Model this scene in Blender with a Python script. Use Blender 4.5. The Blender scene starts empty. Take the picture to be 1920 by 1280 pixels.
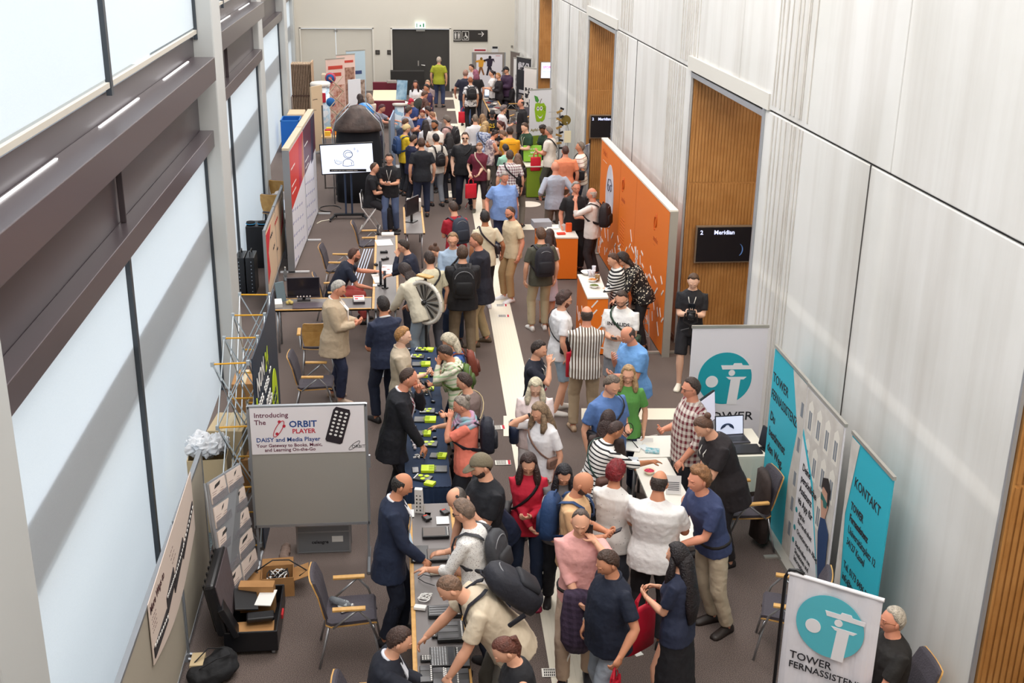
import bpy, math, random
from mathutils import Vector as V, Matrix, noise
random.seed(7)
sc = bpy.context.scene
col = sc.collection
# ---------------------------------------------------------------- camera
F_PX = 2177.2
TH, PSI, RO, CAM_H = math.radians(20.158), math.radians(5.941), math.radians(.858), 6.6
_F = V((math.sin(PSI)*math.cos(TH), math.cos(PSI)*math.cos(TH), -math.sin(TH)))
_R0 = V((math.cos(PSI), -math.sin(PSI), 0)); _U0 = _R0.cross(_F)
_R = _R0*math.cos(RO) + _U0*math.sin(RO); _U = _U0*math.cos(RO) - _R0*math.sin(RO)
cd = bpy.data.cameras.new('camera'); cam = bpy.data.objects.new('camera', cd); col.objects.link(cam)
cd.sensor_width = 36; cd.lens = F_PX/1920*36; cd.clip_start = .1; cd.clip_end = 300
m = Matrix((_R, _U, -_F)).transposed().to_4x4(); m.translation = (0, 0, CAM_H)
cam.matrix_world = m
sc.camera = cam
# ---------------------------------------------------------------- view, world, light
sc.view_settings.view_transform = 'Standard'; sc.view_settings.look = 'None'
sc.view_settings.exposure = EXPO = 0.15; sc.view_settings.gamma = 1; sc.view_settings.use_curve_mapping = False
sc.cycles.use_denoising = True
sc.cycles.max_bounces = 6; sc.cycles.diffuse_bounces = 3; sc.cycles.glossy_bounces = 2
sc.cycles.transmission_bounces = 4; sc.cycles.transparent_max_bounces = 8
sc.cycles.caustics_reflective = False; sc.cycles.caustics_refractive = False
sc.cycles.sample_clamp_indirect = 4
w = bpy.data.worlds.new('world'); sc.world = w; w.use_nodes = True
w.node_tree.nodes['Background'].inputs[0].default_value = (.80, .90, 1, 1)
w.node_tree.nodes['Background'].inputs[1].default_value = 1.3
def lamp(name, kind, loc, rot, energy, color=(1, 1, 1), size=None, size_y=None, parent=None):
    l = bpy.data.lights.new(name, kind); l.energy = energy; l.color = color
    o = bpy.data.objects.new(name, l); col.objects.link(o); o.location = loc; o.rotation_euler = [math.radians(a) for a in rot]
    if kind == 'AREA':
        l.shape = 'RECTANGLE'; l.size = size; l.size_y = size_y or size
    if kind == 'SUN': l.angle = math.radians(1.2)
    o.parent = parent
    return o
# afternoon sun outside the glazed side, high over the hall's left
lamp('sun', 'SUN', (-20, 0, 20), (0, -70, -8), 1.15, (1, .95, .88))
# the hall's own ceiling lamps: two rows of long fittings
for yy in (4, 14, 24, 34, 43):
    lamp('ceiling_lamp_light', 'AREA', (1.0, yy, 10.2), (0, 0, 0), 620, (1, .965, .93), 4.6, 7.0)

# pixel (1920x1280) and a height / depth / side distance -> point in the hall
def ray(u, v): return _F + _R*((u-960)/F_PX) - _U*((v-640)/F_PX)
def at(u, v, z=0):
    d = ray(u, v); t = (z-CAM_H)/d.z; return V((0, 0, CAM_H)) + d*t
def atY(u, v, Y):
    d = ray(u, v); return V((0, 0, CAM_H)) + d*(Y/d.y)
def atX(u, v, X):
    d = ray(u, v); return V((0, 0, CAM_H)) + d*(X/d.x)

# ---------------------------------------------------------------- materials
def lin(h):
    if not isinstance(h, str): return tuple(h)[:3]
    h = h.lstrip('#'); out = []
    for i in (0, 2, 4):
        c = int(h[i:i+2], 16)/255; out.append(c/12.92 if c <= .04045 else ((c+.055)/1.055)**2.4)
    return tuple(out)
_mats = {}
def mat(color, pat=None, c2='#ffffff', scale=1.0, rough=.8, metal=0, bump=0, bscale=60, emit=0, alpha=None, spec=None, trans=0, thr=.5):
    key = (color, pat, c2, scale, rough, metal, bump, bscale, emit, alpha, spec, trans, thr)
    if key in _mats: return _mats[key]
    name = 'm%03d' % len(_mats)
    m = bpy.data.materials.new(name); m.use_nodes = True; nt = m.node_tree; N = nt.nodes; L = nt.links
    b = N['Principled BSDF']
    c = lin(color)+(1,)
    b.inputs['Base Color'].default_value = c; b.inputs['Roughness'].default_value = rough; b.inputs['Metallic'].default_value = metal
    if spec is not None: b.inputs['Specular IOR Level'].default_value = spec
    if trans: b.inputs['Transmission Weight'].default_value = trans; b.inputs['IOR'].default_value = 1.2
    if alpha is not None: b.inputs['Alpha'].default_value = alpha
    m.diffuse_color = c
    tc = None
    def coord():
        nonlocal tc
        if tc is None: tc = N.new('ShaderNodeTexCoord')
        return tc.outputs['Object']
    def mathn(op, a, bb=None):
        n = N.new('ShaderNodeMath'); n.operation = op
        for i, x in enumerate((a, bb)):
            if x is None: continue
            if isinstance(x, (int, float)): n.inputs[i].default_value = x
            else: L.new(x, n.inputs[i])
        return n.outputs[0]
    if pat:
        sep = N.new('ShaderNodeSeparateXYZ'); L.new(coord(), sep.inputs[0]); X, Y, Z = sep.outputs
        def stripe(src, per, duty):
            f = mathn('FRACT', mathn('DIVIDE', src, per)); return mathn('LESS_THAN', f, duty)
        if pat == 'hs': fac = stripe(mathn('ADD', Z, mathn('MULTIPLY', Y, .25)), scale, thr)
        elif pat == 'vs': fac = stripe(X, scale, thr)
        elif pat == 'ys': fac = stripe(Y, scale, thr)
        elif pat in ('plaid', 'check'):
            a = stripe(mathn('ADD', X, Y), scale, thr); d = stripe(Z, scale, thr)
            fac = mathn('MAXIMUM' if pat == 'plaid' else 'MULTIPLY', a, d)
            if pat == 'plaid': fac = mathn('MULTIPLY', mathn('ADD', a, d), .5)
        elif pat == 'dots':
            v = N.new('ShaderNodeTexVoronoi'); L.new(coord(), v.inputs['Vector']); v.inputs['Scale'].default_value = scale
            fac = mathn('LESS_THAN', v.outputs['Distance'], thr)
        else:
            n = N.new('ShaderNodeTexNoise'); n.inputs['Scale'].default_value = scale; n.inputs['Detail'].default_value = 3
            if pat == 'strand': mp = N.new('ShaderNodeMapping'); mp.inputs['Scale'].default_value = (1.5, 1.5, .12); L.new(coord(), mp.inputs[0]); L.new(mp.outputs[0], n.inputs['Vector'])
            else: L.new(coord(), n.inputs['Vector'])
            r = N.new('ShaderNodeMapRange'); L.new(n.outputs[0], r.inputs[0])
            wd = .02 if pat == 'blot' else .2
            r.inputs[1].default_value = thr-wd; r.inputs[2].default_value = thr+wd; fac = r.outputs[0]
        mx = N.new('ShaderNodeMix'); mx.data_type = 'RGBA'
        L.new(fac, mx.inputs['Factor']); mx.inputs['A'].default_value = c; mx.inputs['B'].default_value = lin(c2)+(1,)
        L.new(mx.outputs['Result'], b.inputs['Base Color'])
        if emit: L.new(mx.outputs['Result'], b.inputs['Emission Color'])
    elif emit: b.inputs['Emission Color'].default_value = c
    if emit: b.inputs['Emission Strength'].default_value = emit
    if bump:
        n = N.new('ShaderNodeTexNoise'); L.new(coord(), n.inputs['Vector']); n.inputs['Scale'].default_value = bscale; n.inputs['Detail'].default_value = 2
        bn = N.new('ShaderNodeBump'); bn.inputs['Strength'].default_value = bump; bn.inputs['Distance'].default_value = .02
        L.new(n.outputs[0], bn.inputs['Height']); L.new(bn.outputs[0], b.inputs['Normal'])
    _mats[key] = m
    return m

# ---------------------------------------------------------------- object helpers
def tag(o, label=None, cat=None, group=None, kind=None):
    if label: o['label'] = label
    if cat: o['category'] = cat
    if group: o['group'] = group
    if kind: o['kind'] = kind
    return o
def thing(name, label, cat, loc=(0, 0, 0), rz=0, group=None):
    o = bpy.data.objects.new(name, None); col.objects.link(o)
    o.location = loc; o.rotation_euler = (0, 0, math.radians(rz)); o.empty_display_size = .1
    return tag(o, label, cat, group)
def rotm(rx=0, ry=0, rz=0):
    r = math.radians
    return Matrix.Rotation(r(rz), 3, 'Z') @ Matrix.Rotation(r(ry), 3, 'Y') @ Matrix.Rotation(r(rx), 3, 'X')
class MB:
    def __init__(s): s.v = []; s.f = []; s.m = []; s.mi = 0
    def add(s, vs, fs):
        n = len(s.v); s.v += [tuple(x) for x in vs]; s.f += [tuple(i+n for i in f) for f in fs]; s.m += [s.mi]*len(fs); return s
    def box(s, c, d, r=None, taper=1.0):
        x, y, z = d[0]/2, d[1]/2, d[2]/2; t = taper
        p = [V(q) for q in ((-x, -y, -z), (x, -y, -z), (x, y, -z), (-x, y, -z), (-x*t, -y*t, z), (x*t, -y*t, z), (x*t, y*t, z), (-x*t, y*t, z))]
        c = V(c); p = [(r @ q if r else q)+c for q in p]
        return s.add(p, [(3, 2, 1, 0), (4, 5, 6, 7), (0, 1, 5, 4), (1, 2, 6, 5), (2, 3, 7, 6), (3, 0, 4, 7)])
    def hexa(s, b, t):
        return s.add(list(b)+list(t), [(3, 2, 1, 0), (4, 5, 6, 7), (0, 1, 5, 4), (1, 2, 6, 5), (2, 3, 7, 6), (3, 0, 4, 7)])
    def wallq(s, p, q, z0, z1, th, n=None):
        """upright slab from ground point p to q, thickness th to the left of p->q"""
        p = V((p[0], p[1])); q = V((q[0], q[1])); d = (q-p).normalized(); nn = V((-d.y, d.x))*th
        a = [p, q, q+nn, p+nn]
        return s.hexa([(x.x, x.y, z0) for x in a], [(x.x, x.y, z1) for x in a])
    def loft(s, rings, cap=True):
        n = len(rings[0]); vs = [p for r in rings for p in r]; fs = []
        for i in range(len(rings)-1):
            for j in range(n):
                k = (j+1) % n; fs.append((i*n+j, i*n+k, (i+1)*n+k, (i+1)*n+j))
        if cap: fs.append(tuple(range(n-1, -1, -1))); fs.append(tuple(range((len(rings)-1)*n, len(rings)*n)))
        return s.add(vs, fs)
    def tube(s, pts, r, n=8, flat=1.0, up=None, closed=False):
        pts = [V(p) for p in pts]; rs = r if isinstance(r, (list, tuple)) else [r]*len(pts); rings = []; a = None
        N = len(pts)
        for i, p in enumerate(pts):
            if closed: t = pts[(i+1) % N]-pts[i-1]
            else: t = pts[min(i+1, N-1)]-pts[max(i-1, 0)]
            if t.length < 1e-9: t = V((0, 0, 1))
            t.normalize()
            if up is not None:
                u = up(i) if callable(up) else V(up); a = u - t*u.dot(t)
            elif a is None: a = t.orthogonal()
            else: a = a - t*a.dot(t)
            if a.length < 1e-6: a = t.orthogonal()
            a = a.normalized(); b = t.cross(a)
            rings.append([p + a*(math.cos(2*math.pi*k/n)*rs[i]*flat) + b*(math.sin(2*math.pi*k/n)*rs[i]) for k in range(n)])
        if closed: rings.append(rings[0]); return s.loft(rings, cap=False)
        return s.loft(rings)
    def cyl(s, p, q, r, n=16): return s.tube([p, q], r, n)
    def lathe(s, prof, c=(0, 0, 0), n=24, M=None):
        c = V(c); rings = []
        for r, z in prof:
            ring = [V((r*math.cos(2*math.pi*k/n), r*math.sin(2*math.pi*k/n), z)) for k in range(n)]
            rings.append([(M @ q if M else q)+c for q in ring])
        return s.loft(rings)
    def ball(s, c, r, n=12, mm=8, M=None):
        r = (r, r, r) if isinstance(r, (int, float)) else r; c = V(c); rings = []
        for i in range(mm+1):
            ph = -math.pi/2+math.pi*i/mm; cz = max(math.cos(ph), .02)
            ring = [V((r[0]*cz*math.cos(2*math.pi*k/n), r[1]*cz*math.sin(2*math.pi*k/n), r[2]*math.sin(ph))) for k in range(n)]
            rings.append([(M @ q if M else q)+c for q in ring])
        return s.loft(rings)
    def poly(s, pts, ext):
        """flat polygon pts (3d, planar) extruded by vector ext"""
        pts = [V(p) for p in pts]; n = len(pts); e = V(ext)
        fs = [tuple(range(n-1, -1, -1)), tuple(range(n, 2*n))]+[(i, (i+1) % n, n+(i+1) % n, n+i) for i in range(n)]
        return s.add(pts+[p+e for p in pts], fs)
    def mesh(s, name='mesh'):
        me = bpy.data.meshes.new(name); me.from_pydata(s.v, [], s.f)
        if any(s.m): me.polygons.foreach_set('material_index', s.m)
        me.update(); return me
    def build(s, name, m, parent=None, smooth=False, label=None, kind=None, bev=0):
        me = s.mesh(name)
        o = bpy.data.objects.new(name, me); col.objects.link(o); o.parent = parent
        for x in (m if isinstance(m, (list, tuple)) else [m]): me.materials.append(x)
        if smooth:
            me.polygons.foreach_set('use_smooth', [True]*len(me.polygons))
        if bev:
            b = o.modifiers.new('bevel', 'BEVEL'); b.width = bev; b.segments = 2; b.limit_method = 'ANGLE'
        if label: o['label'] = label
        if kind: o['kind'] = kind
        return o
def finish(name, mb, mats, parent, voxel=None, smooth=2, disp=0, dscale=.12, fac=.5, extra=None):
    """remesh a union of closed shapes into one skin and freeze it; extra = MB appended unremeshed"""
    me = mb.mesh(name); o = bpy.data.objects.new(name, me); col.objects.link(o)
    if voxel: r = o.modifiers.new('r', 'REMESH'); r.mode = 'VOXEL'; r.voxel_size = voxel; r.use_smooth_shade = True
    if smooth: q = o.modifiers.new('s', 'SMOOTH'); q.factor = fac; q.iterations = smooth
    if disp:
        if dscale not in _tex:
            t = bpy.data.textures.new('folds', 'CLOUDS'); t.noise_scale = dscale; t.noise_depth = 1; _tex[dscale] = t
        d = o.modifiers.new('d', 'DISPLACE'); d.texture = _tex[dscale]; d.strength = disp; d.mid_level = .5; d.texture_coords = 'GLOBAL'
    dg = bpy.context.evaluated_depsgraph_get(); dg.update()
    ev = o.evaluated_get(dg); nm = bpy.data.meshes.new_from_object(ev, depsgraph=dg)
    o.modifiers.clear(); o.data = nm; bpy.data.meshes.remove(me)
    nm.polygons.foreach_set('material_index', [0]*len(nm.polygons))
    if extra:
        import numpy as np
        nv = len(nm.vertices); co = np.empty(nv*3, 'f'); nm.vertices.foreach_get('co', co)
        fs = [tuple(p.vertices) for p in nm.polygons]; ms = [0]*len(fs)
        vs = [tuple(x) for x in co.reshape(-1, 3).tolist()]
        vs += extra.v; fs += [tuple(i+nv for i in f) for f in extra.f]; ms += extra.m
        me2 = bpy.data.meshes.new(name); me2.from_pydata(vs, [], fs); me2.polygons.foreach_set('material_index', ms); me2.update()
        o.data = me2; bpy.data.meshes.remove(nm); nm = me2
    nm.materials.clear()
    for x in (mats if isinstance(mats, (list, tuple)) else [mats]): nm.materials.append(x)
    nm.polygons.foreach_set('use_smooth', [True]*len(nm.polygons))
    o.parent = parent
    return o
_tex = {}
def text(body, size, parent, M, m, name='lettering', ext=.001, align='LEFT', bold=0, sx=1, spacing=1.0, shear=0):
    """lettering lying in the local plane of matrix M (x right, y up, z out)"""
    c = bpy.data.curves.new(name, 'FONT'); c.body = body; c.size = size; c.align_x = align; c.extrude = ext
    c.offset = bold; c.resolution_u = 2; c.space_line = spacing; c.shear = shear
    o = bpy.data.objects.new(name, c); col.objects.link(o)
    dg = bpy.context.evaluated_depsgraph_get(); dg.update()
    me = bpy.data.meshes.new_from_object(o.evaluated_get(dg), depsgraph=dg)
    bpy.data.objects.remove(o); bpy.data.curves.remove(c)
    me.transform(Matrix.Diagonal((sx, 1, 1, 1))); me.transform(M)
    me.materials.clear(); me.materials.append(m)
    o = bpy.data.objects.new(name, me); col.objects.link(o); o.parent = parent
    return o
def frame(o, x, n):
    """matrix with origin o, x axis x, normal n"""
    x = V(x).normalized(); n = V(n).normalized(); y = n.cross(x); mm = Matrix((x, y, n)).transposed().to_4x4(); mm.translation = V(o); return mm
def disc_pts(c, rx, ry, n, M=None):
    return [V((c[0]+rx*math.cos(2*math.pi*k/n), c[1]+ry*math.sin(2*math.pi*k/n), 0)) for k in range(n)]
def flat(mb, M, pts, th=.002, z=0):
    """polygon in plane M with small thickness outwards"""
    P = [M @ V((p[0], p[1], z)) for p in pts]; nrm = (M.to_3x3() @ V((0, 0, 1)))*th
    return mb.poly(P, nrm)
def rect(x0, y0, x1, y1): return [(x0, y0), (x1, y0), (x1, y1), (x0, y1)]
# ================================================================ the hall
WX = lambda y: 4.43+.0073*y          # inner face of the concrete wall
def onwall(u, v):
    d = ray(u, v); t = 4.43/(d.x-.0073*d.y); return V((0, 0, CAM_H))+d*t
def carpet():
    m = bpy.data.materials.new('carpet'); m.use_nodes = True; nt = m.node_tree; N = nt.nodes; L = nt.links; b = N['Principled BSDF']
    tc = N.new('ShaderNodeTexCoord')
    n1 = N.new('ShaderNodeTexNoise'); n1.inputs['Scale'].default_value = 150; n1.inputs['Detail'].default_value = 2
    n2 = N.new('ShaderNodeTexNoise'); n2.inputs['Scale'].default_value = .9; n2.inputs['Detail'].default_value = 3
    L.new(tc.outputs['Object'], n1.inputs['Vector']); L.new(tc.outputs['Object'], n2.inputs['Vector'])
    r = N.new('ShaderNodeValToRGB'); e = r.color_ramp.elements
    e[0].position = .36; e[0].color = lin('#3a2f2c')+(1,); e[1].position = .64; e[1].color = lin('#8b7b74')+(1,)
    L.new(n1.outputs[0], r.inputs[0])
    mx = N.new('ShaderNodeMix'); mx.data_type = 'RGBA'; mx.blend_type = 'MULTIPLY'; mx.inputs['Factor'].default_value = .25
    L.new(r.outputs[0], mx.inputs['A']); L.new(n2.outputs[0], mx.inputs['B']); L.new(mx.outputs['Result'], b.inputs['Base Color'])
    b.inputs['Roughness'].default_value = .95
    bn = N.new('ShaderNodeBump'); bn.inputs['Strength'].default_value = .4; bn.inputs['Distance'].default_value = .01
    L.new(n1.outputs[0], bn.inputs['Height']); L.new(bn.outputs[0], b.inputs['Normal'])
    return m
MB().box((1.5, 23, -.1), (16, 56, .2)).build('floor', carpet(), kind='structure')
def concrete():
    m = bpy.data.materials.new('concrete'); m.use_nodes = True; nt = m.node_tree; N = nt.nodes; L = nt.links; b = N['Principled BSDF']
    tc = N.new('ShaderNodeTexCoord')
    mp = N.new('ShaderNodeMapping'); mp.inputs['Scale'].default_value = (1, 1.6, .1); L.new(tc.outputs['Object'], mp.inputs[0])
    n1 = N.new('ShaderNodeTexNoise'); n1.inputs['Scale'].default_value = 1.6; n1.inputs['Detail'].default_value = 5; L.new(mp.outputs[0], n1.inputs['Vector'])
    r = N.new('ShaderNodeValToRGB'); e = r.color_ramp.elements
    e[0].position = .28; e[0].color = lin('#d3cfca')+(1,); e[1].position = .56; e[1].color = lin('#e4e2df')+(1,); L.new(n1.outputs[0], r.inputs[0])
    n2 = N.new('ShaderNodeTexNoise'); n2.inputs['Scale'].default_value = .7; n2.inputs['Detail'].default_value = 6; L.new(tc.outputs['Object'], n2.inputs['Vector'])
    r2 = N.new('ShaderNodeValToRGB'); e = r2.color_ramp.elements
    e[0].position = .35; e[0].color = (.9, .9, .885, 1); e[1].position = .65; e[1].color = (1, 1, 1, 1); L.new(n2.outputs[0], r2.inputs[0])
    mx = N.new('ShaderNodeMix'); mx.data_type = 'RGBA'; mx.blend_type = 'MULTIPLY'; mx.inputs['Factor'].default_value = 1
    L.new(r.outputs[0], mx.inputs['A']); L.new(r2.outputs[0], mx.inputs['B']); L.new(mx.outputs['Result'], b.inputs['Base Color'])
    b.inputs['Roughness'].default_value = .75
    bn = N.new('ShaderNodeBump'); bn.inputs['Strength'].default_value = .25; bn.inputs['Distance'].default_value = .03
    L.new(n1.outputs[0], bn.inputs['Height']); L.new(bn.outputs[0], b.inputs['Normal'])
    return m
CONC = concrete()
OPEN = [(3.75, 7.35), (13.95, 17.7), (24.35, 28.0), (34.9, 38.4)]     # passages in the wall
JZ = 4.42
mb = MB(); ys = [-1]+[a for o in OPEN for a in o]+[46.9]
for i in range(0, len(ys), 2):
    a, b_ = ys[i], ys[i+1]; k = 6
    if i == 0: b_ = OPEN[0][0]
    mb.wallq((WX(a), a), (WX(b_), b_), 0, JZ-.012, -.45)
# upper wall in tall panels with open joints
jy = [-1, 4.9, 10.1, 15.2, 20.4, 25.6, 30.8, 36, 41.2, 46.9]
for a, b_ in zip(jy, jy[1:]): mb.wallq((WX(a), a+.008), (WX(b_), b_-.008), JZ+.012, 11, -.45)
mb.build('wall_right', CONC, kind='structure', bev=.01)
MB().wallq((WX(-1)+.03, -1), (WX(46.9)+.03, 46.9), JZ-.05, JZ+.05, -.3).build('trim_1', mat('#2c2a29'), kind='structure')
# fine vertical joints cast in the lower panels, ribs of the formwork
ribs = MB(); random.seed(3)
for (a, b_) in ((7.35, 13.95), (17.7, 24.35), (28, 34.9), (38.4, 46.5)):
    for c0 in ((a+.35, b_-1.5) if a > 8 else (b_-1.5,)):
        y = c0
        for k in range(9):
            y += random.uniform(.05, .2); wd = random.uniform(.015, .05)
            ribs.box((WX(y)-.004, y, JZ/2), (.014, wd, JZ-.05))
for (a, b_) in ((15.2, 20.4), (25.6, 30.8), (20.4, 25.6), (10.1, 15.2)):
    y = a+2.2
    for k in range(9):
        y += random.uniform(.06, .22); ribs.box((WX(y)-.004, y, 7.7), (.014, random.uniform(.015, .05), 6.4))
ribs.build('trim_2', mat('#dcd8d1', 'noise', '#c9c3bb', 3), kind='structure')
seams = MB()
for y in (10.55, 22.1, 31.3): seams.box((WX(y)-.002, y, JZ/2), (.012, .014, JZ))
seams.build('trim_3', mat('#4a4744'), kind='structure')
WOOD = mat('#a8753f', 'noise', '#bd8a50', 2.5, rough=.45)
metal_trim = mat('#b9bcc2', rough=.35, metal=.6)
for i, (a, b_) in enumerate(OPEN):
    x0 = WX(b_)
    w_ = MB().box((x0+1.62, b_-.0, JZ/2), (3.2, .1, JZ-.01)); w_.build('wall_passage', WOOD, kind='structure')
    sl = MB()
    x = x0+.06
    while x < x0+3.1:
        sl.box((x, b_-.055, 3.55), (.034, .022, 1.7)); sl.box((x, b_-.055, 1.34), (.034, .022, 2.66)); x += .052
    sl.build('trim_4', mat('#b5824a', 'noise', '#a06c35', 4, rough=.45), kind='structure')
    MB().box((x0+1.6, (a+b_)/2, JZ+.1), (3.3, b_-a+.3, .2)).build('ceiling_passage', mat('#d8d4cc'), kind='structure')
    MB().box((x0+3.2, (a+b_)/2, JZ/2), (.2, b_-a+.4, JZ)).build('wall_passage_end', mat('#cfcac2'), kind='structure')
    MB().box((x0+1.8, a-.1, JZ/2), (2.7, .2, JZ)).build('wall_passage_near', mat('#cfcac2'), kind='structure')
    t = MB(); t.box((WX(a)-.012, a+.02, JZ/2), (.03, .05, JZ)); t.wallq((WX(a)-.028, a), (WX(b_)-.028, b_), JZ-.1, JZ-.03, -.03)
    t.box((WX(b_)-.012, b_-.02, JZ/2), (.03, .03, JZ)); t.build('trim_5', metal_trim, kind='structure')
    lamp('passage_lamp_light', 'AREA', (x0+1.0, a+1.3, JZ-.06), (0, 0, 0), 55, (1, .86, .68), .5, 1.6)
# back wall with two doors
CREAM = mat('#dcd6ca')
YB = 46.7
bw = MB(); bw.box((1.0, YB+.15, 6.7), (11.6, .3, 8.6))
for x0, x1 in ((-4.8, -3.55), (-.72, -.06), (2.27, 6.8)): bw.box(((x0+x1)/2, YB+.15, 1.2), (x1-x0, .3, 2.4))
bw.build('wall_back', CREAM, kind='structure')
d = MB(); d.box((-2.87, YB+.08, 1.19), (1.36, .06, 2.36)); d.box((-1.46, YB+.08, 1.19), (1.43, .06, 2.36)); d1 = d.build('door_1', mat('#d6d0c4', rough=.5), kind='structure')
MB().box((-2.17, YB+.03, 2.3), (.14, .04, .05)).build('door_closer', mat('#a9a7a2', metal=.5), d1)
d = MB().box((1.1, YB+.08, 1.19), (2.3, .06, 2.36)); d2 = d.build('door_2', mat('#3a3734', rough=.55), kind='structure')
h = MB(); h.tube([(1.12, YB+.04, 1.02), (1.12, YB-.02, 1.02), (1.26, YB-.02, 1.0)], .014, 8); h.box((1.0, YB+.04, 1.08), (.05, .02, .2)); h.build('door_handle', mat('#c9c7c2', metal=.9, rough=.3), d2)
h = MB().box((1.1, YB+.03, 2.33), (.34, .05, .05)); h.build('door_closer', mat('#c9c7c2', metal=.7), d2)
f_ = MB()
for xa in (-.03, 2.25, -3.53, -.74): f_.box((xa, YB-.01, 1.2), (.06, .05, 2.45))
for a, b_ in ((-.06, 2.28), (-3.56, -.71)): f_.box(((a+b_)/2, YB-.01, 2.42), (b_-a, .05, .06))
f_.build('trim_6', mat('#e4dfd5'), kind='structure')
MB().box((-.4, YB-.01, .05), (.66, .02, .1)).box((4.4, YB-.01, .05), (4.2, .02, .1)).build('baseboard_back', mat('#4b4642'), kind='structure')
MB().wallq((WX(-1)-.012, -1), (WX(3.7)-.012, 3.7), 0, .1, -.02).build('baseboard_right', mat('#8d8780'), kind='structure')
for a, b_ in ((7.4, 13.9), (17.75, 24.3), (28.05, 34.85), (38.45, 46.6)):
    MB().wallq((WX(a)-.012, a), (WX(b_)-.012, b_), 0, .08, -.012).build('baseboard_right', mat('#a9a49c'), kind='structure')
MB().box((1, -1.1, 5.5), (12, .2, 11)).build('wall_front', CREAM, kind='structure')
MB().box((1, 23, 11.1), (12.4, 50, .2)).build('ceiling', mat('#e6e3dd'), kind='structure')
for yy in (4, 14, 24, 34, 43):
    t = thing('ceiling_lamp', 'long white ceiling lamp fitting high above the hall', 'lamp', (1, yy, 10.3), 0, 'ceiling lamp fittings')
    MB().box((0, 0, .06), (4.8, 7.2, .1)).build('housing', mat('#d9d9d9'), t)

# ---------------------------------------------------------------- glazed side
def blind_mat():
    m = bpy.data.materials.new('blind'); m.use_nodes = True; nt = m.node_tree; N = nt.nodes; L = nt.links
    for n in list(N): N.remove(n)
    out = N.new('ShaderNodeOutputMaterial'); a = N.new('ShaderNodeBsdfTranslucent'); d = N.new('ShaderNodeBsdfDiffuse'); mx = N.new('ShaderNodeMixShader')
    tc = N.new('ShaderNodeTexCoord'); nz = N.new('ShaderNodeTexNoise'); nz.inputs['Scale'].default_value = 90; L.new(tc.outputs['Object'], nz.inputs['Vector'])
    r = N.new('ShaderNodeValToRGB'); e = r.color_ramp.elements; e[0].color = (.80, .84, .87, 1); e[1].color = (.90, .93, .95, 1); L.new(nz.outputs[0], r.inputs[0])
    L.new(r.outputs[0], a.inputs[0]); L.new(r.outputs[0], d.inputs[0]); mx.inputs[0].default_value = .72
    L.new(d.outputs[0], mx.inputs[1]); L.new(a.outputs[0], mx.inputs[2]); L.new(mx.outputs[0], out.inputs[0])
    return m
BL = blind_mat()
DARK = mat('#4d454a', rough=.35, metal=.25); DARK2 = mat('#5b5256', rough=.3, metal=.3); COLM = mat('#c2c4c3', rough=.6)
LRAIL = mat('#c9c3b8', rough=.5)
BAYS = [(-2.6, -1.0, 5.95, 0), (-2.6, 6.75, 16.12, 1), (-2.97, 16.87, 26.2, 2), (-3.42, 27.0, 36.4, 3), (-3.85, 37.3, 46.2, 4)]
glow = mat('#ffffff', emit=1.5)
for X, y0, y1, i in BAYS:
    L_ = y1-y0; ym = 11.07 if i == 1 else (y0+y1)/2; yc = (y0+y1)/2
    for k, (a, b_) in enumerate(((y0, ym-.05), (ym+.05, y1))):
        wn = MB().box((X, (a+b_)/2, 1.79), (.006, b_-a-.02, 3.5)).build('window_%d' % (1+i*4+k), BL, kind='structure')
        wn = MB().box((X, (a+b_)/2, 8.1), (.006, b_-a-.02, 5.9)).build('window_%d' % (3+i*4+k), BL, kind='structure')
        MB().box((X+.02, (a+b_)/2, 5.1), (.04, b_-a-.04, .05)).build('blind_rail', LRAIL, wn)
    t = MB()
    for yy, w_ in ((ym, .08), (y0+.02, .04), (y1-.02, .04)):
        t.box((X+.02, yy, 1.75), (.05, w_, 3.5)); t.box((X+.02, yy, 8), (.05, w_, 6))
    t.build('trim_7', mat('#3c4249', rough=.4), kind='structure')
    MB().box((X-.08, yc, 4.28), (.12, L_, 1.5)).build('wall_left', DARK, kind='structure')
    MB().box((X+.07, yc, 3.69), (.18, L_, .22)).box((X+.02, ym, 4.2), (.06, .012, .8)).build('trim_8', DARK2, kind='structure', bev=.008)
    MB().box((X+.13, yc-.13, 4.65), (.3, L_-.25, .3)).build('trim_9', DARK2, kind='structure', bev=.008)
    sl = MB()
    for q in range(3): sl.box((X+.03, y0+1.5+q*3.1, 4.806), (.02, 1.7, .01))
    sl.build('trim_gap_light', glow, kind='structure')  # glowing strips standing in for sunlight through gaps at the back of the ledge
COLS = [(-2.35, -2.9, 5.95, 6.75), (-2.35, -3.2, 16.1, 16.87), (-2.86, -3.7, 26.2, 27.0), (-3.2, -4.1, 36.4, 37.3), (-3.72, -4.5, 46.1, 46.7)]
for k, (xi, xo, a, b_) in enumerate(COLS):
    MB().box(((xi+xo)/2, (a+b_)/2, 5.5), (abs(xi-xo), b_-a, 11)).build('trim_10', COLM, kind='structure', bev=.02)
# outside: ground and an unseen beam, set right behind the blinds to shade a band of them
MB().box((-13, 22, -.3), (19, 70, .2)).build('ground', mat('#b9b4aa'), kind='structure')
for X, y0, y1, i in BAYS: MB().box((X-.10, (y0+y1)/2, 2.31), (.14, y1-y0, .52)).build('trim_12', mat('#b5adb0'), kind='structure')
# floor grille along the glazing
g = MB(); y = 7.9
while y < 15.6: g.box((-2.2, y, .004), (.2, .018, .01)); y += .036
tg = g.build('trim_11', mat('#a9bcc6', metal=.5, rough=.4), kind='structure')
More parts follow.
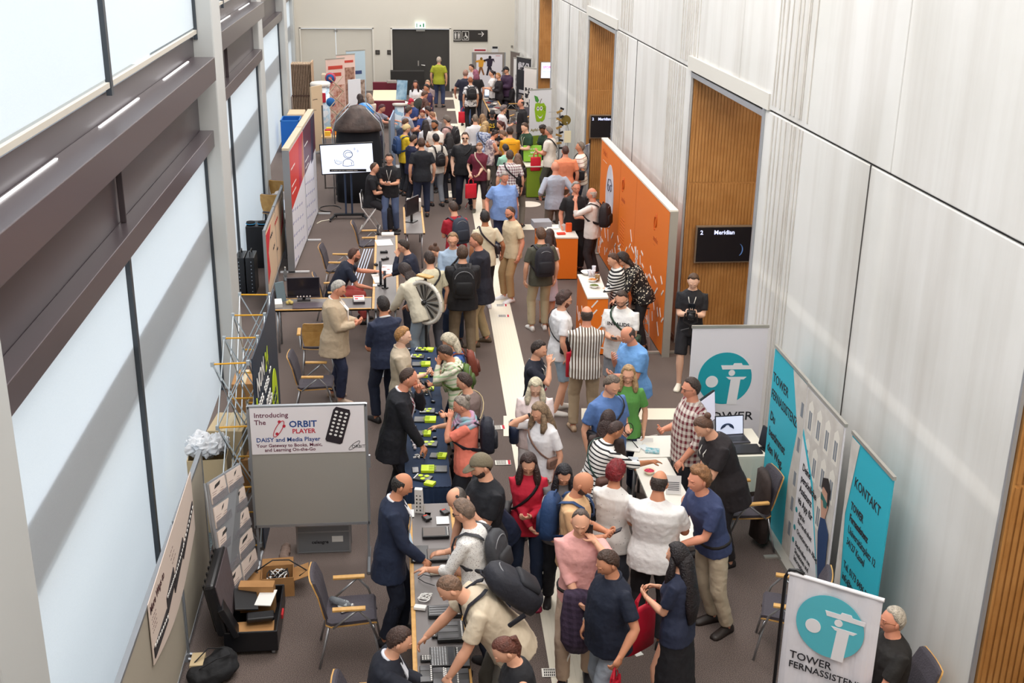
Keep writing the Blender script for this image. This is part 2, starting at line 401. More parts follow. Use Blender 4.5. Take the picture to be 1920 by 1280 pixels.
# tactile guidance strips on the carpet
WS = mat('#eae2d0', rough=.6)
st = MB()
st.hexa([(1.31, 8.0, .001), (1.73, 8.0, .001), (2.62, 46, .001), (2.3, 46, .001)], [(1.31, 8.0, .006), (1.73, 8.0, .006), (2.62, 46, .006), (2.3, 46, .006)])
to = tag(st.build('guidance_strip', WS), 'long cream ribbed guidance strip running down the aisle carpet', 'floor strip')
r_ = MB()
for k in range(9):
    a0 = 1.36+.42*k/9; a1 = 2.32+.32*k/9
    r_.hexa([(a0, 8, .006), (a0+.012, 8, .006), (a1+.01, 46, .006), (a1, 46, .006)], [(a0, 8, .009), (a0+.012, 8, .009), (a1+.01, 46, .009), (a1, 46, .009)])
r_.build('rib', WS, to)
def branch(u0, u1, v0, v1, label):
    p = [at(u0, v1), at(u1, v1), at(u1, v0), at(u0, v0)]
    return tag(MB().hexa([(q.x, q.y, .001) for q in p], [(q.x, q.y, .007) for q in p]).build('guidance_branch', WS), label, 'floor strip')
branch(1090, 1420, 766, 787, 'cream guidance branch crossing the carpet towards the white roll-up banner')
branch(960, 1002, 421, 431, 'short cream guidance branch ending at the far orange counter')
branch(926, 958, 576, 588, 'short cream guidance branch beside the printed floor stickers')
branch(944, 960, 780, 818, 'wide cream guidance field behind the blonde women')
branch(828, 880, 183, 187, 'far cream guidance branch near the dark back door')
branch(838, 856, 204, 208, 'cream guidance branch left of the far red bag')
branch(845, 862, 232, 237, 'small cream guidance branch in the far aisle')
branch(833, 850, 358, 370, 'cream guidance branch beside the woman in burgundy')
RED = mat('#c8283a')
for k, (u, v, lb) in enumerate(((940, 573, 'printed floor sticker above the short guidance branch'), (944, 593, 'printed floor sticker below the short guidance branch'), (933, 802, 'printed floor sticker by the woman in coral'), (943, 868, 'dense printed floor sticker on the aisle strip'), (850, 362, 'small red-marked floor sticker in the middle aisle'), (1036, 1262, 'printed floor sticker at the bottom of the aisle'))):
    p = at(u, v)
    t = thing('floor_sticker', 'white ' + lb, 'sticker', (p.x, p.y, .009), random.uniform(-4, 4))
    MB().box((0, 0, 0), (.2, .13, .003)).build('sheet', mat('#ece8e0'), t)
    q = MB()
    for a in range(7):
        for b_ in range(3): q.box((-.075+a*.018, -.04+b_*.04, .003), (.011, .026, .002))
    q.build('print', mat('#3b3936'), t)
    MB().box((.08, 0, .003), (.03, .12, .002)).build('red_edge', RED, t)
for u, v in ((1033, 568), (907, 568)): 
    p = at(u, v); tag(MB().box((p.x, p.y, .003), (.06, .05, .004)).build('paper_scrap', mat('#f0eee8')), 'tiny white paper scrap on the carpet %s' % ('beside the man with the dark backpack' if u > 1000 else 'by the aisle'), 'paper')
p = at(1197, 1226); tag(MB().box((p.x, p.y, .003), (.08, .06, .004), rotm(0, 0, 20)).build('paper_scrap', mat('#f0eee8')), 'white paper scrap on the carpet below the red tote', 'paper')
# ================================================================ people
SKINS = {'l': '#e6ac8e', 'm': '#d09070', 't': '#b57a58', 'd': '#8a5a40', 'p': '#f0c2a8', 'r': '#e09a7e'}
def ring(c, rx, ry, n, q, sq=2.3):
    """superellipse ring round c, orientation matrix q (cols x,y)"""
    out = []
    for k in range(n):
        a = 2*math.pi*k/n; ca, sa = math.cos(a), math.sin(a); e = 2/sq
        out.append(c + q @ V((rx*math.copysign(abs(ca)**e, ca), ry*math.copysign(abs(sa)**e, sa), 0)))
    return out
def head_pt(az, el, off=0.0):
    """az 0 = face forward (+y); unit sphere direction to sculpted head surface, metres, head centre origin"""
    x, y, z = math.sin(az)*math.cos(el), math.cos(az)*math.cos(el), math.sin(el)
    X, Y, Z = .074*x, .094*y, .116*z
    if z < 0:
        X *= 1-.30*abs(z)**1.6
        if y < 0: Y *= 1-.42*abs(z)
        else: Y *= 1-.02*abs(z)
    if y > 0:
        g = lambda u, s: math.exp(-(u/s)**2)
        fx = abs(x)
        X *= 1+.03*y*(1 if z > -.5 else .4)
        if z < .16 and z > -.42:
            t = (.16-z)/.44 if z > -.28 else (z+.42)/.14
            Y += .029*max(0, min(1, t))*g(fx, .15)*y
        Y -= .011*g(fx-.40, .17)*g(z-.04, .12)
        Y += .006*g(z-.22, .09)*g(fx, .6)
        Y += .005*g(fx, .25)*g(z+.52, .09)
        Y += .008*g(fx, .3)*g(z+.86, .16)
        Y += .003*g(fx-.5, .2)*g(z+.22, .2)
    n = V((x/.8, y, z/1.2)).normalized()
    return V((X, Y, Z))+n*off
HAIRLINE = {'short': (.76, .06, -.60), 'buzz': (.80, .08, -.55), 'recede': (.90, .12, -.55), 'curly': (.70, .04, -.6), 'afro': (.5, -.1, -.7), 'bob': (.62, -.75, -.95), 'long': (.74, -.7, -.95), 'pony': (.78, .08, -.6), 'bun': (.78, .08, -.6), 'cap': (.42, .12, -.35)}
THICK = {'short': .014, 'buzz': .005, 'recede': .007, 'curly': .030, 'afro': .05, 'bob': .026, 'long': .018, 'pony': .009, 'bun': .010, 'cap': .016}
def shell(mb, maskf, thick, M, s, na=34, ne=24, rough=0, seed=0):
    rings = []
    for i in range(ne+1):
        el = -math.pi/2+math.pi*i/ne; r = []
        el = max(-1.5, min(1.5, el))
        for k in range(na):
            az = 2*math.pi*k/na; z = math.sin(el); w = maskf(az, el)
            o = -.012+(thick+.012)*max(0, min(1, w))
            p = head_pt(az, el, o)
            if rough and w > .3:
                nn = noise.noise(p*38+V((seed, 0, 0))); p += p.normalized()*rough*(nn+noise.noise(p*90)*.5)
            r.append(M @ (p*s))
        rings.append(r)
    mb.loft(rings)
def hair_mask(style, part=0):
    hf, hs, hb = HAIRLINE[style]
    def f(az, el):
        a = abs((az+math.pi) % (2*math.pi)-math.pi); z = math.sin(el)
        if a < 1.0: h = hf+.10*math.cos(a*3.0+part)*0
        elif a < 1.75: h = hf+(hs-hf)*((a-1.0)/.75)
        elif a < 2.3: h = hs+(hb-hs)*((a-1.75)/.55)
        else: h = hb
        return (z-h)/.10+.5
    return f
def ring_mask(az, el):
    a = abs((az+math.pi) % (2*math.pi)-math.pi); z = math.sin(el)
    if a < 1.35: return 0
    return min((a-1.35)/.15, (z-(-.05 if a < 1.9 else -.55))/.1+.5, (.50-z)/.2+.5)
def beard_mask(az, el):
    a = abs((az+math.pi) % (2*math.pi)-math.pi); z = math.sin(el)
    if a > 1.55: return 0
    top = -.42 if a < .45 else -.42+.35*(a-.45)
    return min((top-z)/.08+.5, (1.55-a)/.15)
def ik(a, b, l1, l2, pole):
    d = b-a; L = d.length; mx = (l1+l2)*.995
    if L > mx: b = a+d*(mx/L); d = b-a; L = mx
    if L < abs(l1-l2)+.03: L = abs(l1-l2)+.03; d = d.normalized()*L; b = a+d
    x = (l1*l1-l2*l2+L*L)/(2*L); h = math.sqrt(max(0, l1*l1-x*x)); n = d.normalized()
    p = pole-n*pole.dot(n)
    if p.length < 1e-5: p = n.orthogonal()
    return a+n*x+p.normalized()*h, b
ARMS = {'down': (.07, .03, -.52), 'hold': (-.13, .30, -.26), 'chest': (-.12, .24, -.10), 'table': (-.02, .36, -.34), 'reach': (.02, .50, -.16),
        'low': (-.02, .30, -.44), 'far': (0, .46, -.34), 'ear': (-.035, .07, .15), 'chin': (-.15, .20, .06), 'fold': (-.24, .22, -.22), 'back': (-.12, -.14, -.42),
        'hip': (.10, .08, -.36), 'wave': (.02, .28, .10), 'knee': (-.03, .36, -.34), 'cam': (-.15, .27, -.20), 'side': (.16, .10, -.46), 'cross': (-.20, .26, -.42)}
def hand(mb, W, d, palm, s, side, curl=.35):
    """W wrist, d finger direction, palm = direction the palm faces; thumb leaves the side near the palm's base"""
    d = d.normalized(); palm = (palm-d*palm.dot(d)); palm = palm.normalized() if palm.length > 1e-4 else d.orthogonal().normalized()
    across = palm.cross(d).normalized()*side        # towards the thumb
    mb.loft([[W+d*t*s+across*(x*w*s)+palm*(y*h*s) for x, y in ((1, .3), (.7, 1), (-.7, 1), (-1, .3), (-1, -.3), (-.7, -1), (.7, -1), (1, -.3))] for t, w, h in ((-.02, .026, .02), (.02, .032, .017), (.055, .041, .015), (.088, .041, .012))])
    for i, (o, L) in enumerate(((.030, .072), (.010, .080), (-.011, .075), (-.031, .060))):
        p = W+d*.084*s+across*o*s; a = 0; pts = [p-d*.015*s, p]; c = curl*(1+.12*i)
        for seg in (.42, .33, .25):
            a += c; dd = d*math.cos(a)+palm*math.sin(a)+across*(.06*(1.5-i)); p = p+dd*L*seg*s; pts.append(p)
        mb.tube(pts, [.0095*s, .0095*s, .0088*s, .008*s, .006*s], 6)
    p = W+d*.025*s+across*.028*s; q = p+(d*.5+across*.75+palm*.35).normalized()*.042*s; r = q+(d*.85+across*.25+palm*.4).normalized()*.034*s
    mb.tube([p-across*.012*s, p, q, r], [.013*s, .0125*s, .011*s, .008*s], 6)
PEOPLE = {}
def person(key, u, v, face, label, top='#333333', sl='s', bot='#2a2c33', btype='t', hair=('short', '#3a2a22'), h=1.75, lean=2, pitch=8, yaw=0,
           arms=('down', 'down'), legs='stand', b=1.0, belly=0, skin='l', f=0, x=(), tm=None, bm=None, shoe='#2b2728', seat=.47, up=None, tilt=0, jacket=None, Z0=0.0, stag=.08, curl=.4):
    """u, v: picture position of the head; face: heading in degrees (0 = away from the camera, 90 = to the left)"""
    s = h/1.75; rs = random.Random(sum(ord(c)*(i+1) for i, c in enumerate(label)))
    sit = legs == 'sit'; L = math.radians(lean); R3 = rotm(0, 0, face)
    # --- skeleton, metres, local: +y forward
    hipz = .93 if not sit else (seat+.10)/s
    P = V((0, -.10*math.sin(L) if not sit else 0, hipz+.02))
    dirs = lambda k: V((math.sin(math.radians(tilt))*k, math.sin(L*k), math.cos(L*k))).normalized()
    d1, d2, d3 = dirs(.55), dirs(.95), dirs(1.05)
    W = P+d1*.14; C = W+d2*.22; N = C+d3*.18
    nd = (dirs(.75)+V((0, math.sin(math.radians(pitch))*.55, 0))).normalized()
    HC = N+nd*.135+V((0, .012, 0))
    hm = Matrix.Rotation(math.radians(yaw), 3, 'Z') @ Matrix.Rotation(math.radians(-pitch-lean*.45), 3, 'X')
    # place so that the head is where the picture shows it
    hw = at(u, v, Z0+HC.z*s); off = R3 @ (V((HC.x, HC.y, 0))*s)
    root = V((hw.x-off.x, hw.y-off.y, Z0))
    T = thing('person', label, 'person', root, face)
    dist = (hw-V((0, 0, CAM_H))).length; fine = dist < 17; mid = dist < 26
    vox = .0115 if fine else (.014 if mid else .02)
    n = 16
    spine = [(P-d1*.09, d1), (P, d1), (W, (d1+d2).normalized()), (C, d2), (C+d3*.09, d3), (C+d3*.145, d3), (N, d3)]
    def q_of(d, ):
        y = (V((0, 1, 0))-d*V((0, 1, 0)).dot(d)).normalized(); x = y.cross(d); return Matrix((x, y, d)).transposed()
    fm = 1 if f else 0
    RX = [.168+.012*fm, .170+.012*fm, .146-.012*fm, .168-.018*fm, .163-.02*fm, .112, .060]; RY = [.122, .120, .102, .116+.008*fm, .100, .078, .058]
    RX = [r*(1+(b-1)*(1.15 if i < 2 else 1)) for i, r in enumerate(RX[:5])]+RX[5:]; RY = [r*(1+(b-1)*1.25) for r in RY[:5]]+RY[5:]
    OY = [.0, .0, .01+belly*.5, .005+.012*fm, -.005, -.012, -.01]
    def torso(mb, grow, hem=.0, top=7, flare=0):
        rings = []
        for i in range(top):
            c, d = spine[i]; g = grow if i < 5 else grow*.6
            bl = belly*(1, 1, 1, .45, 0, 0, 0)[i]
            c = c+q_of(d) @ V((0, OY[i]+bl*.45, 0))
            rx, ry = RX[i]+g+bl*.35, RY[i]+g+bl*.6
            if i == 0 and hem: rings.append([p*s for p in ring(c-d*hem, rx+flare, ry+flare, n, q_of(d))])
            rings.append([p*s for p in ring(c, rx, ry, n, q_of(d), 2.5)])
        mb.loft(rings)
    # arms
    A = []
    for side, pose in ((-1, arms[0]), (1, arms[1])):
        S = C+d3*.090+V((side*(.176-.022*fm+(b-1)*.12), -.012, 0))
        t = ARMS[pose] if isinstance(pose, str) else pose
        tgt = S+V((side*t[0], t[1], t[2]))
        pole = V((side*.45, -.55, -.6)) if pose not in ('ear', 'wave', 'chin') else V((side*.5, .1, -1))
        E, Wr = ik(S, tgt, .29, .255, pole)
        A.append((side, S, E, Wr, pose))
    # legs
    G = []
    for side in (-1, 1):
        H = P+V((side*.092, 0, -.03)); w = .09+(b-1)*.12
        if sit: K, F_ = ik(H, V((side*.13, .44, (.09-Z0)/s if Z0 else .09)), .43, .43, V((side*.1, 1, 1.2))); kk = 1
        elif legs == 'walk': K, F_ = ik(H, V((side*w, .22*side, .085)), .43, .43, V((0, 1, 0)))
        elif legs == 'cross': K, F_ = ik(H, V((side*.02, .05*side, .085)), .43, .43, V((0, 1, 0)))
        else: K, F_ = ik(H, V((side*(w+.015), stag*side*rs.choice((-1, 1)), .085)), .43, .43, V((side*.15, 1, 0)))
        G.append((side, H, K, F_))
    # --- body: one skin
    body = MB(); torso(body, -.004)
    body.tube([p*s for p in (C+d3*.10, N+d3*.01, N+nd*.06, HC-nd*.02)], [.07*s, .060*s*(1+(b-1)*.5), .054*s, .05*s], 14)
    for side, S, E, Wr, pose in A:
        q = 1+(b-1)*.7-.08*fm
        body.tube([p*s for p in (S+V((-side*.05, 0, -.02)), S+V((0, 0, -.006)), S+(E-S)*.3, S+(E-S)*.7, E, E+(Wr-E)*.25, E+(Wr-E)*.65, Wr, Wr+(Wr-E).normalized()*.02)], [x*s*q for x in (.034, .046, .048, .043, .038, .042, .033, .0255, .022)], 12)
    for side, H, K, F_ in G:
        q = 1+(b-1)*.6
        body.tube([p*s for p in (H+V((0, 0, .04)), H, H+(K-H)*.4, K-(K-H)*.12, K, K+(F_-K)*.28, K+(F_-K)*.7, F_, F_-V((0, 0, .05)))], [x*s*q for x in (.085, .085, .078, .057, .055, .057, .041, .036, .036)], 12)
    ex = MB(); HM = hm.to_4x4(); HM.translation = HC*s
    na, ne = (40, 34) if fine else (24, 20)
    rg = []
    for i in range(ne+1):
        el = -math.pi/2+math.pi*i/ne; el = max(-1.53, min(1.53, el)); rg.append([HM @ (head_pt(2*math.pi*k/na, el)*s) for k in range(na)])
    ex.loft(rg)
    for i in (-1, 1):
        ex.ball(HM @ (V((i*.076, -.006, -.008))*s), (.010*s, .018*s, .030*s), 8, 6, hm @ rotm(0, i*8, -i*14))
    if mid:
        for i in (-1, 1):
            ex.mi = 1; ex.ball(HM @ (head_pt(i*.42, .05, .001)*s), (.0135*s, .0075*s, .0065*s), 8, 6, hm)
            ex.mi = 2; ex.ball(HM @ (head_pt(i*.41, .05, .007)*s), (.0088*s, .004*s, .0078*s), 8, 4, hm)
            ex.mi = 3; ex.tube([HM @ (head_pt(i*a, .22-.05*abs(a-.4), .001)*s) for a in (.2, .35, .5, .62)], [.0042*s, .0062*s, .0055*s, .003*s], 5)
        ex.mi = 4; ex.tube([HM @ (head_pt(a, -.545+.02*abs(a), .0005)*s) for a in (-.3, -.15, 0, .15, .3)], [.002*s, .006*s, .007*s, .006*s, .002*s], 6)
        ex.mi = 0
    hands = []
    for side, S, E, Wr, pose in A:
        d = (Wr-E).normalized(); palm = V((-side, .15, 0)) if pose in ('down', 'side', 'back', 'hip') else V((-side*.5, -.3, -.9))
        cu = curl
        if pose in ('table', 'reach', 'low', 'far', 'knee'): d = (d+V((0, .5, -.05))).normalized(); palm = V((0, .1, -1)); cu = .22
        if pose in ('ear', 'chin'): palm = V((-side, -.1, .1)); cu = .5; d = (d+V((-side*.2, -.1, .5))).normalized()
        if pose in ('hold', 'cam', 'chest', 'cross'): palm = V((-side*.6, -.2, .7)); cu = .55; d = (d+V((-side*.5, .2, .1))).normalized()
        hand(ex, Wr*s, d, palm, s*(.97 if not fm else .88), side*-1 if pose in ('hold', 'cam', 'chest', 'cross') else side, cu)
        hands.append((Wr+d*.09)*s)
    sk = mat(SKINS.get(skin, skin), rough=.55, spec=.3)
    hc = hair[1] if hair and hair[1] else '#4a3a30'
    finish('body', body, [sk, mat('#d6ccc4', rough=.4), mat('#2a211d', rough=.3), mat(hc if hair[0] != 'none' else '#5b4636'), mat('#b9655a' if skin != 'd' else '#7a4038')], T, vox*1.15, 2, fac=.4, extra=ex)
    # --- clothes
    tmat = tm or mat(top, bump=.5, bscale=14)
    tp = MB(); gr = .014+.006*rs.random(); dress = btype == 'd'
    if jacket: gr += .012
    torso(tp, gr, hem={'in': .0, 'long': .16}.get(up, .05) if not dress else .1, top=7, flare=.006 if up != 'long' else .02)
    for side, S, E, Wr, pose in A:
        q = (1+(b-1)*.7-.05*fm); bk = V((-side*.07, 0, -.01))
        if sl == 's': pts = [S+bk, S, S+(E-S)*.35, S+(E-S)*.72]; rr = [.045, .058, .062, .064]
        elif sl == 'l': pts = [S+bk, S, S+(E-S)*.35, S+(E-S)*.75, E, E+(Wr-E)*.3, E+(Wr-E)*.93]; rr = [.045, .058, .058, .055, .052, .05, .038]
        elif sl == 'h': pts = [S+bk, S, S+(E-S)*.35, S+(E-S)*.75, E, E+(Wr-E)*.35]; rr = [.045, .058, .058, .055, .052, .05]
        else: pts = None
        if pts: g = .010 if jacket else 0; tp.tube([p*s for p in pts], [(r+g)*s*q for r in rr], 12)
    finish('jacket' if jacket else ('dress' if dress and sl != 'x' else 'shirt'), tp, tmat, T, vox, 4, .008, .05)
    bmat = bm or mat(bot, bump=.4, bscale=18)
    bt = MB(); rings = []
    for i in (0, 1, 2)[:3 if not dress else 2]:
        c, d = spine[i]; bl = belly*.6
        if i == 2: c = (spine[1][0]*.55+spine[2][0]*.45)
        c = c+q_of(d) @ V((0, OY[min(i, 1)]+bl*.2, 0)); rings.append([p*s for p in ring(c, RX[min(i, 1)]-.010+bl*.2, RY[min(i, 1)]-.016+bl*.3, n, q_of(d), 2.4)])
    bt.loft(rings)
    if btype in ('t', 'sh', 'cp'):
        for side, H, K, F_ in G:
            q = 1+(b-1)*.6
            if btype == 't': pts = [H+V((0, 0, .03)), H, H+(K-H)*.4, K-(K-H)*.12, K, K+(F_-K)*.12, K+(F_-K)*.5, F_-(F_-K)*.04]; rr = [.088, .092, .088, .078, .076, .073, .067, .063]
            elif btype == 'cp': pts = [H+V((0, 0, .03)), H, H+(K-H)*.4, K, K+(F_-K)*.35]; rr = [.095, .095, .087, .070, .066]
            else: pts = [H+V((0, 0, .03)), H, H+(K-H)*.4, K-(K-H)*.05]; rr = [.095, .100, .097, .092]
            bt.tube([p*s for p in pts], [r*s*q for r in rr], 14)
    else:
        zl = {'d': .42, 'k': .48, 'dl': .12}.get(btype, .45)
        rings = []
        for t in (0, .3, .65, 1):
            c = V((0, P.y*(1-t), P.z-.05-(P.z-.05-zl)*t)); rings.append([p*s for p in ring(c, RX[0]+.01+.05*t, RY[0]+.012+.07*t, n, Matrix.Identity(3))])
        bt.loft(rings[::-1])
    finish({'t': 'trousers', 'sh': 'shorts', 'cp': 'trousers'}.get(btype, 'skirt'), bt, bmat, T, vox*1.1, 3, .014 if fine else .01, .09)
    if not sit or Z0 == 0:
        for side, H, K, F_ in G:
            fo = MB(); yw = side*.18 if not sit else 0; dd = V((math.sin(yw), math.cos(yw), 0)); ac = V((dd.y, -dd.x, 0)); a0 = V((F_.x, F_.y, 0))
            rings = []
            for t, w, z0, z1 in ((-.075, .026, .0, .06), (-.05, .036, 0, .085), (0, .038, 0, .10), (.06, .042, 0, .075), (.12, .048, 0, .055), (.165, .044, 0, .045), (.195, .025, .004, .03)):
                c = a0+dd*t; rings.append([(c+ac*(w*px)+V((0, 0, z0+(z1-z0)*pz)))*s for px, pz in ((-1, 0), (-1, .45), (-.72, .85), (0, 1), (.72, .85), (1, .45), (1, 0), (0, 0))])
            fo.loft(rings); fo.build('shoe', mat(shoe, rough=.5), T, smooth=True)
    # --- hair
    st, hcol = hair[0], hair[1]
    if st != 'none':
        hb = MB(); hmt = mat(hcol, 'noise', _shade(hcol, .72), 28, rough=.55, bump=.7, bscale=70, thr=.5)
        sd = rs.random()*50
        if st == 'ring': shell(hb, ring_mask, .007, HM, s, rough=.002, seed=sd)
        elif st == 'cap':
            shell(hb, hair_mask('short'), .008, HM, s)
        else: shell(hb, hair_mask(st), THICK[st], HM, s, rough={'curly': .016, 'afro': .014, 'short': .003, 'bob': .002, 'long': .002}.get(st, .002), seed=sd)
        if st in ('long', 'bob'):
            ln = {'long': .30, 'bob': .10}[st]
            if 'vlong' in x: ln = .50
            if 'mlong' in x: ln = .2
            base = HC+V((0, -.045, -.02)); dn = (-d3*.9+V((0, -.02, -.25))).normalized(); bk = q_of(d3) @ V((0, -1, 0)); rings = []
            for t, wx, wy in ((-.06, .045, .05), (0, .088, .068), (.35, .105, .062), (.7, .115, .055), (1, .085, .032)):
                c = base+dn*(ln+.08)*max(t, 0)-dn*.06*(t < 0)+bk*(.03+.07*min(1, max(t, 0)*1.6)*(1 if ln > .15 else .3))
                rings.append([p*s for p in [c+V((math.cos(a)*wx*(1+.1*noise.noise(V((a*2, t*3, sd)))), math.sin(a)*wy, 0)) for a in [2*math.pi*k/18 for k in range(18)]]])
            hb.loft(rings)
            if st == 'long':
                for i in (-1, 1):
                    p0 = HC+hm @ V((i*.066, .02, .02)); hb.tube([p*s for p in (p0, p0+V((i*.016, -.01, -.08)), p0+V((i*.026, .0, -.16)), p0+V((i*.03, .03, -.17-ln*.28)))], [.024*s, .034*s, .042*s, .022*s], 8)
        if st == 'pony':
            p0 = HC+hm @ V((0, -.09, .05)); hb.tube([p*s for p in (HC+hm @ V((0, -.07, .05)), p0+V((0, -.03, .0)), p0+V((0, -.06, -.09)), p0+V((0, -.05, -.2)), p0+V((0, -.02, -.30)))], [.022*s, .026*s, .032*s, .028*s, .008*s], 10)
        if st == 'bun': hb.ball((HC+hm @ V((0, -.105, .06)))*s, (.038*s, .034*s, .036*s), 12, 8)
        hb.build('hair', hmt, T, smooth=True)
    for a in x:
        if isinstance(a, str): a = (a,)
        k = a[0]
        if k == 'beard': bd = MB(); shell(bd, beard_mask, .009, HM, s, rough=.003, seed=3); bd.build('beard', mat(a[1] if len(a) > 1 else hcol, rough=.8), T, smooth=True)
        elif k in ('glasses', 'shades'):
            g = MB()
            for i in (-1, 1):
                c = head_pt(i*.42, .05, .014)
                pts = [c+V((.023*math.cos(t), 0, .017*math.sin(t))) for t in [2*math.pi*j/12 for j in range(12)]]
                if k == 'shades': g.loft([[HM @ (p*s) for p in pts], [HM @ ((p+V((0, .004, 0)))*s) for p in pts]])
                else: g.tube([HM @ (p*s) for p in pts], .002*s, 5, closed=True)
                g.tube([HM @ (V((i*.052, c.y-.004, c.z+.004))*s), HM @ (V((i*.080, .0, .006))*s)], .0022*s, 5)
            g.tube([HM @ (V((j*.012, .104, .012))*s) for j in (-1, 0, 1)], .002*s, 5)
            g.build('glasses', mat(a[1] if len(a) > 1 else '#1c1a1b', rough=.25), T)
        elif k == 'cap':
            c_ = MB(); shell(c_, hair_mask('cap'), .017, HM, s, rough=0)
            br = [V((.06*math.sin(t), .075+.105*math.cos(t), .040+.0)) for t in [math.radians(q) for q in range(-90, 91, 15)]]
            sgn = -1 if 'rev' in a else 1
            P1 = [HM @ (V((p.x, p.y*sgn, p.z-.012*abs(p.y-.075)/.1))*s) for p in br]; P2 = [p+HM.to_3x3() @ V((0, 0, .006*s)) for p in P1]
            c_.loft([P1, P2]); c_.build('cap', mat(a[1], bump=.3), T, smooth=True)
        elif k == 'hat':
            c_ = MB(); shell(c_, hair_mask('cap'), .02, HM, s); c_.build('hat', mat(a[1], bump=.3), T, smooth=True)
        elif k == 'collar':
            c_ = MB(); q = q_of(d3); cc = N-d3*.018
            pts = [(cc+q @ V((.070*math.sin(t), .068*math.cos(t)-.006, -.028*math.cos(t))))*s for t in [2*math.pi*j/16 for j in range(16)]]
            c_.tube(pts, .014*s, 6, closed=True); c_.build('collar', mat(a[1]), T, smooth=True)
        elif k == 'vest':      # shirt front showing in an open jacket
            c_ = MB(); q = q_of(d3); top_ = N+q @ V((0, .055, -.02)); bot_ = C+q_of(d2) @ V((0, RY[3]+gr+.012+belly*.5, -.16)); mid_ = C+q_of(d2) @ V((0, RY[3]+gr+.010+belly*.3, .03))
            rr_ = []
            for p_, w_ in ((top_, .05), (mid_, .045), (bot_, .012)): rr_.append([(p_+V((-w_, 0, 0)))*s, (p_+V((w_, 0, 0)))*s, (p_+V((w_, .012, 0)))*s, (p_+V((-w_, .012, 0)))*s])
            c_.loft(rr_); c_.build('shirt_front', mat(a[1]), T)
        elif k == 'lanyard':
            c_ = MB(); q = q_of(d2)
            fr = C+q @ V((0, RY[3]+gr+.014+belly*.4, -.12)); nk = N-d3*.03
            lp = [(fr+V((0, 0, 0)))*s]+[((C+d3*.07)+q @ V((-.045, RY[4]+gr+.012, 0)))*s, (nk+q @ V((-.07, .02, .012)))*s, (nk+q @ V((0, -.085, .02)))*s, (nk+q @ V((.07, .02, .012)))*s, ((C+d3*.07)+q @ V((.045, RY[4]+gr+.012, 0)))*s]
            c_.tube(lp, .006*s, 5, closed=True); ly = c_.build('lanyard', mat(a[1] if len(a) > 1 else '#e8e4dc'), T)
            c_ = MB(); c_.box((fr+q @ V((0, .004, -.06)))*s, (.07*s, .005, .095*s), q); c_.build('badge', mat('#f2ecec'), ly)
            c_ = MB(); c_.box((fr+q @ V((0, .008, -.085)))*s, (.066*s, .003, .035*s), q); c_.build('badge_stripe', mat('#c22a4a'), ly)
        elif k == 'print':     # printed area on the chest
            q = q_of(d2); c0 = C+q @ V((0, RY[3]+gr+.012+belly*.45, -.02)); MM = frame((c0)*s, V((-1, 0, 0)), q @ V((0, 1, 0)))
            text(a[1], a[3]*s if len(a) > 3 else .08*s, T, MM, mat(a[2]), 'print', .001, 'CENTER', .002)
        elif k == 'backprint':
            q = q_of(d3); c0 = C+q @ V((0, -RY[4]-gr-.014, .02)); MM = frame((c0)*s, V((1, 0, 0)), q @ V((0, -1, 0)))
            text(a[1], .07*s, T, MM, mat(a[2]), 'print', .001, 'CENTER', .001)
        elif k == 'belt' and up == 'in':
            c_ = MB(); c = spine[1][0]+q_of(d1) @ V((0, 0, .035)); c_.loft([[p*s for p in ring(c+d1*t, RX[1]+.02, RY[1]+.02+belly*.4, n, q_of(d1), 2.4)] for t in (-.014, .014)]); c_.build('belt', mat('#26211f'), T, smooth=True)
        elif k == 'scarf':
            c_ = MB(); q = q_of(d3)
            for j, (rr_, zz) in enumerate(((.10, -.01), (.125, -.045), (.15, -.09))):
                c_.tube([(N+q @ V((rr_*math.sin(t)*1.15, rr_*math.cos(t)*.8, zz+.02*math.sin(3*t+j))))*s for t in [2*math.pi*i/14 for i in range(14)]], .034*s, 8, closed=True)
            c_.tube([(N+q @ V((.03, .12, -.1)))*s, (N+q @ V((.02, .17, -.25)))*s, (N+q @ V((.03, .16, -.42)))*s], [.04*s, .045*s, .03*s], 8)
            c_.build('scarf', a[1], T, smooth=True)
        elif k == 'watch':
            sd_ = A[0 if a[1] < 0 else 1]; dd = (sd_[3]-sd_[2]).normalized(); c_ = MB(); c_.cyl((sd_[3]-dd*.035)*s, (sd_[3]-dd*.01)*s, .031*s, 10); c_.build('watch', mat('#1b1b1d'), T, smooth=True)
    Mw = Matrix.Translation(root) @ Matrix.Rotation(math.radians(face), 4, 'Z')
    PEOPLE[key] = dict(M=Mw, s=s, hands=hands, A=A, N=N, C=C, P=P, W=W, d1=d1, d2=d2, d3=d3, q=q_of(d2), q3=q_of(d3), RX=[r+gr for r in RX], RY=[r+gr+belly*.3 for r in RY], face=face, HC=HC, hm=hm, root=root, lean=lean)
    return T
def _shade(c, k):
    c = c.lstrip('#'); return '#'+''.join('%02x' % int(int(c[i:i+2], 16)*k) for i in (0, 2, 4))
def under(o, p):
    o.matrix_world = p['M']; return o
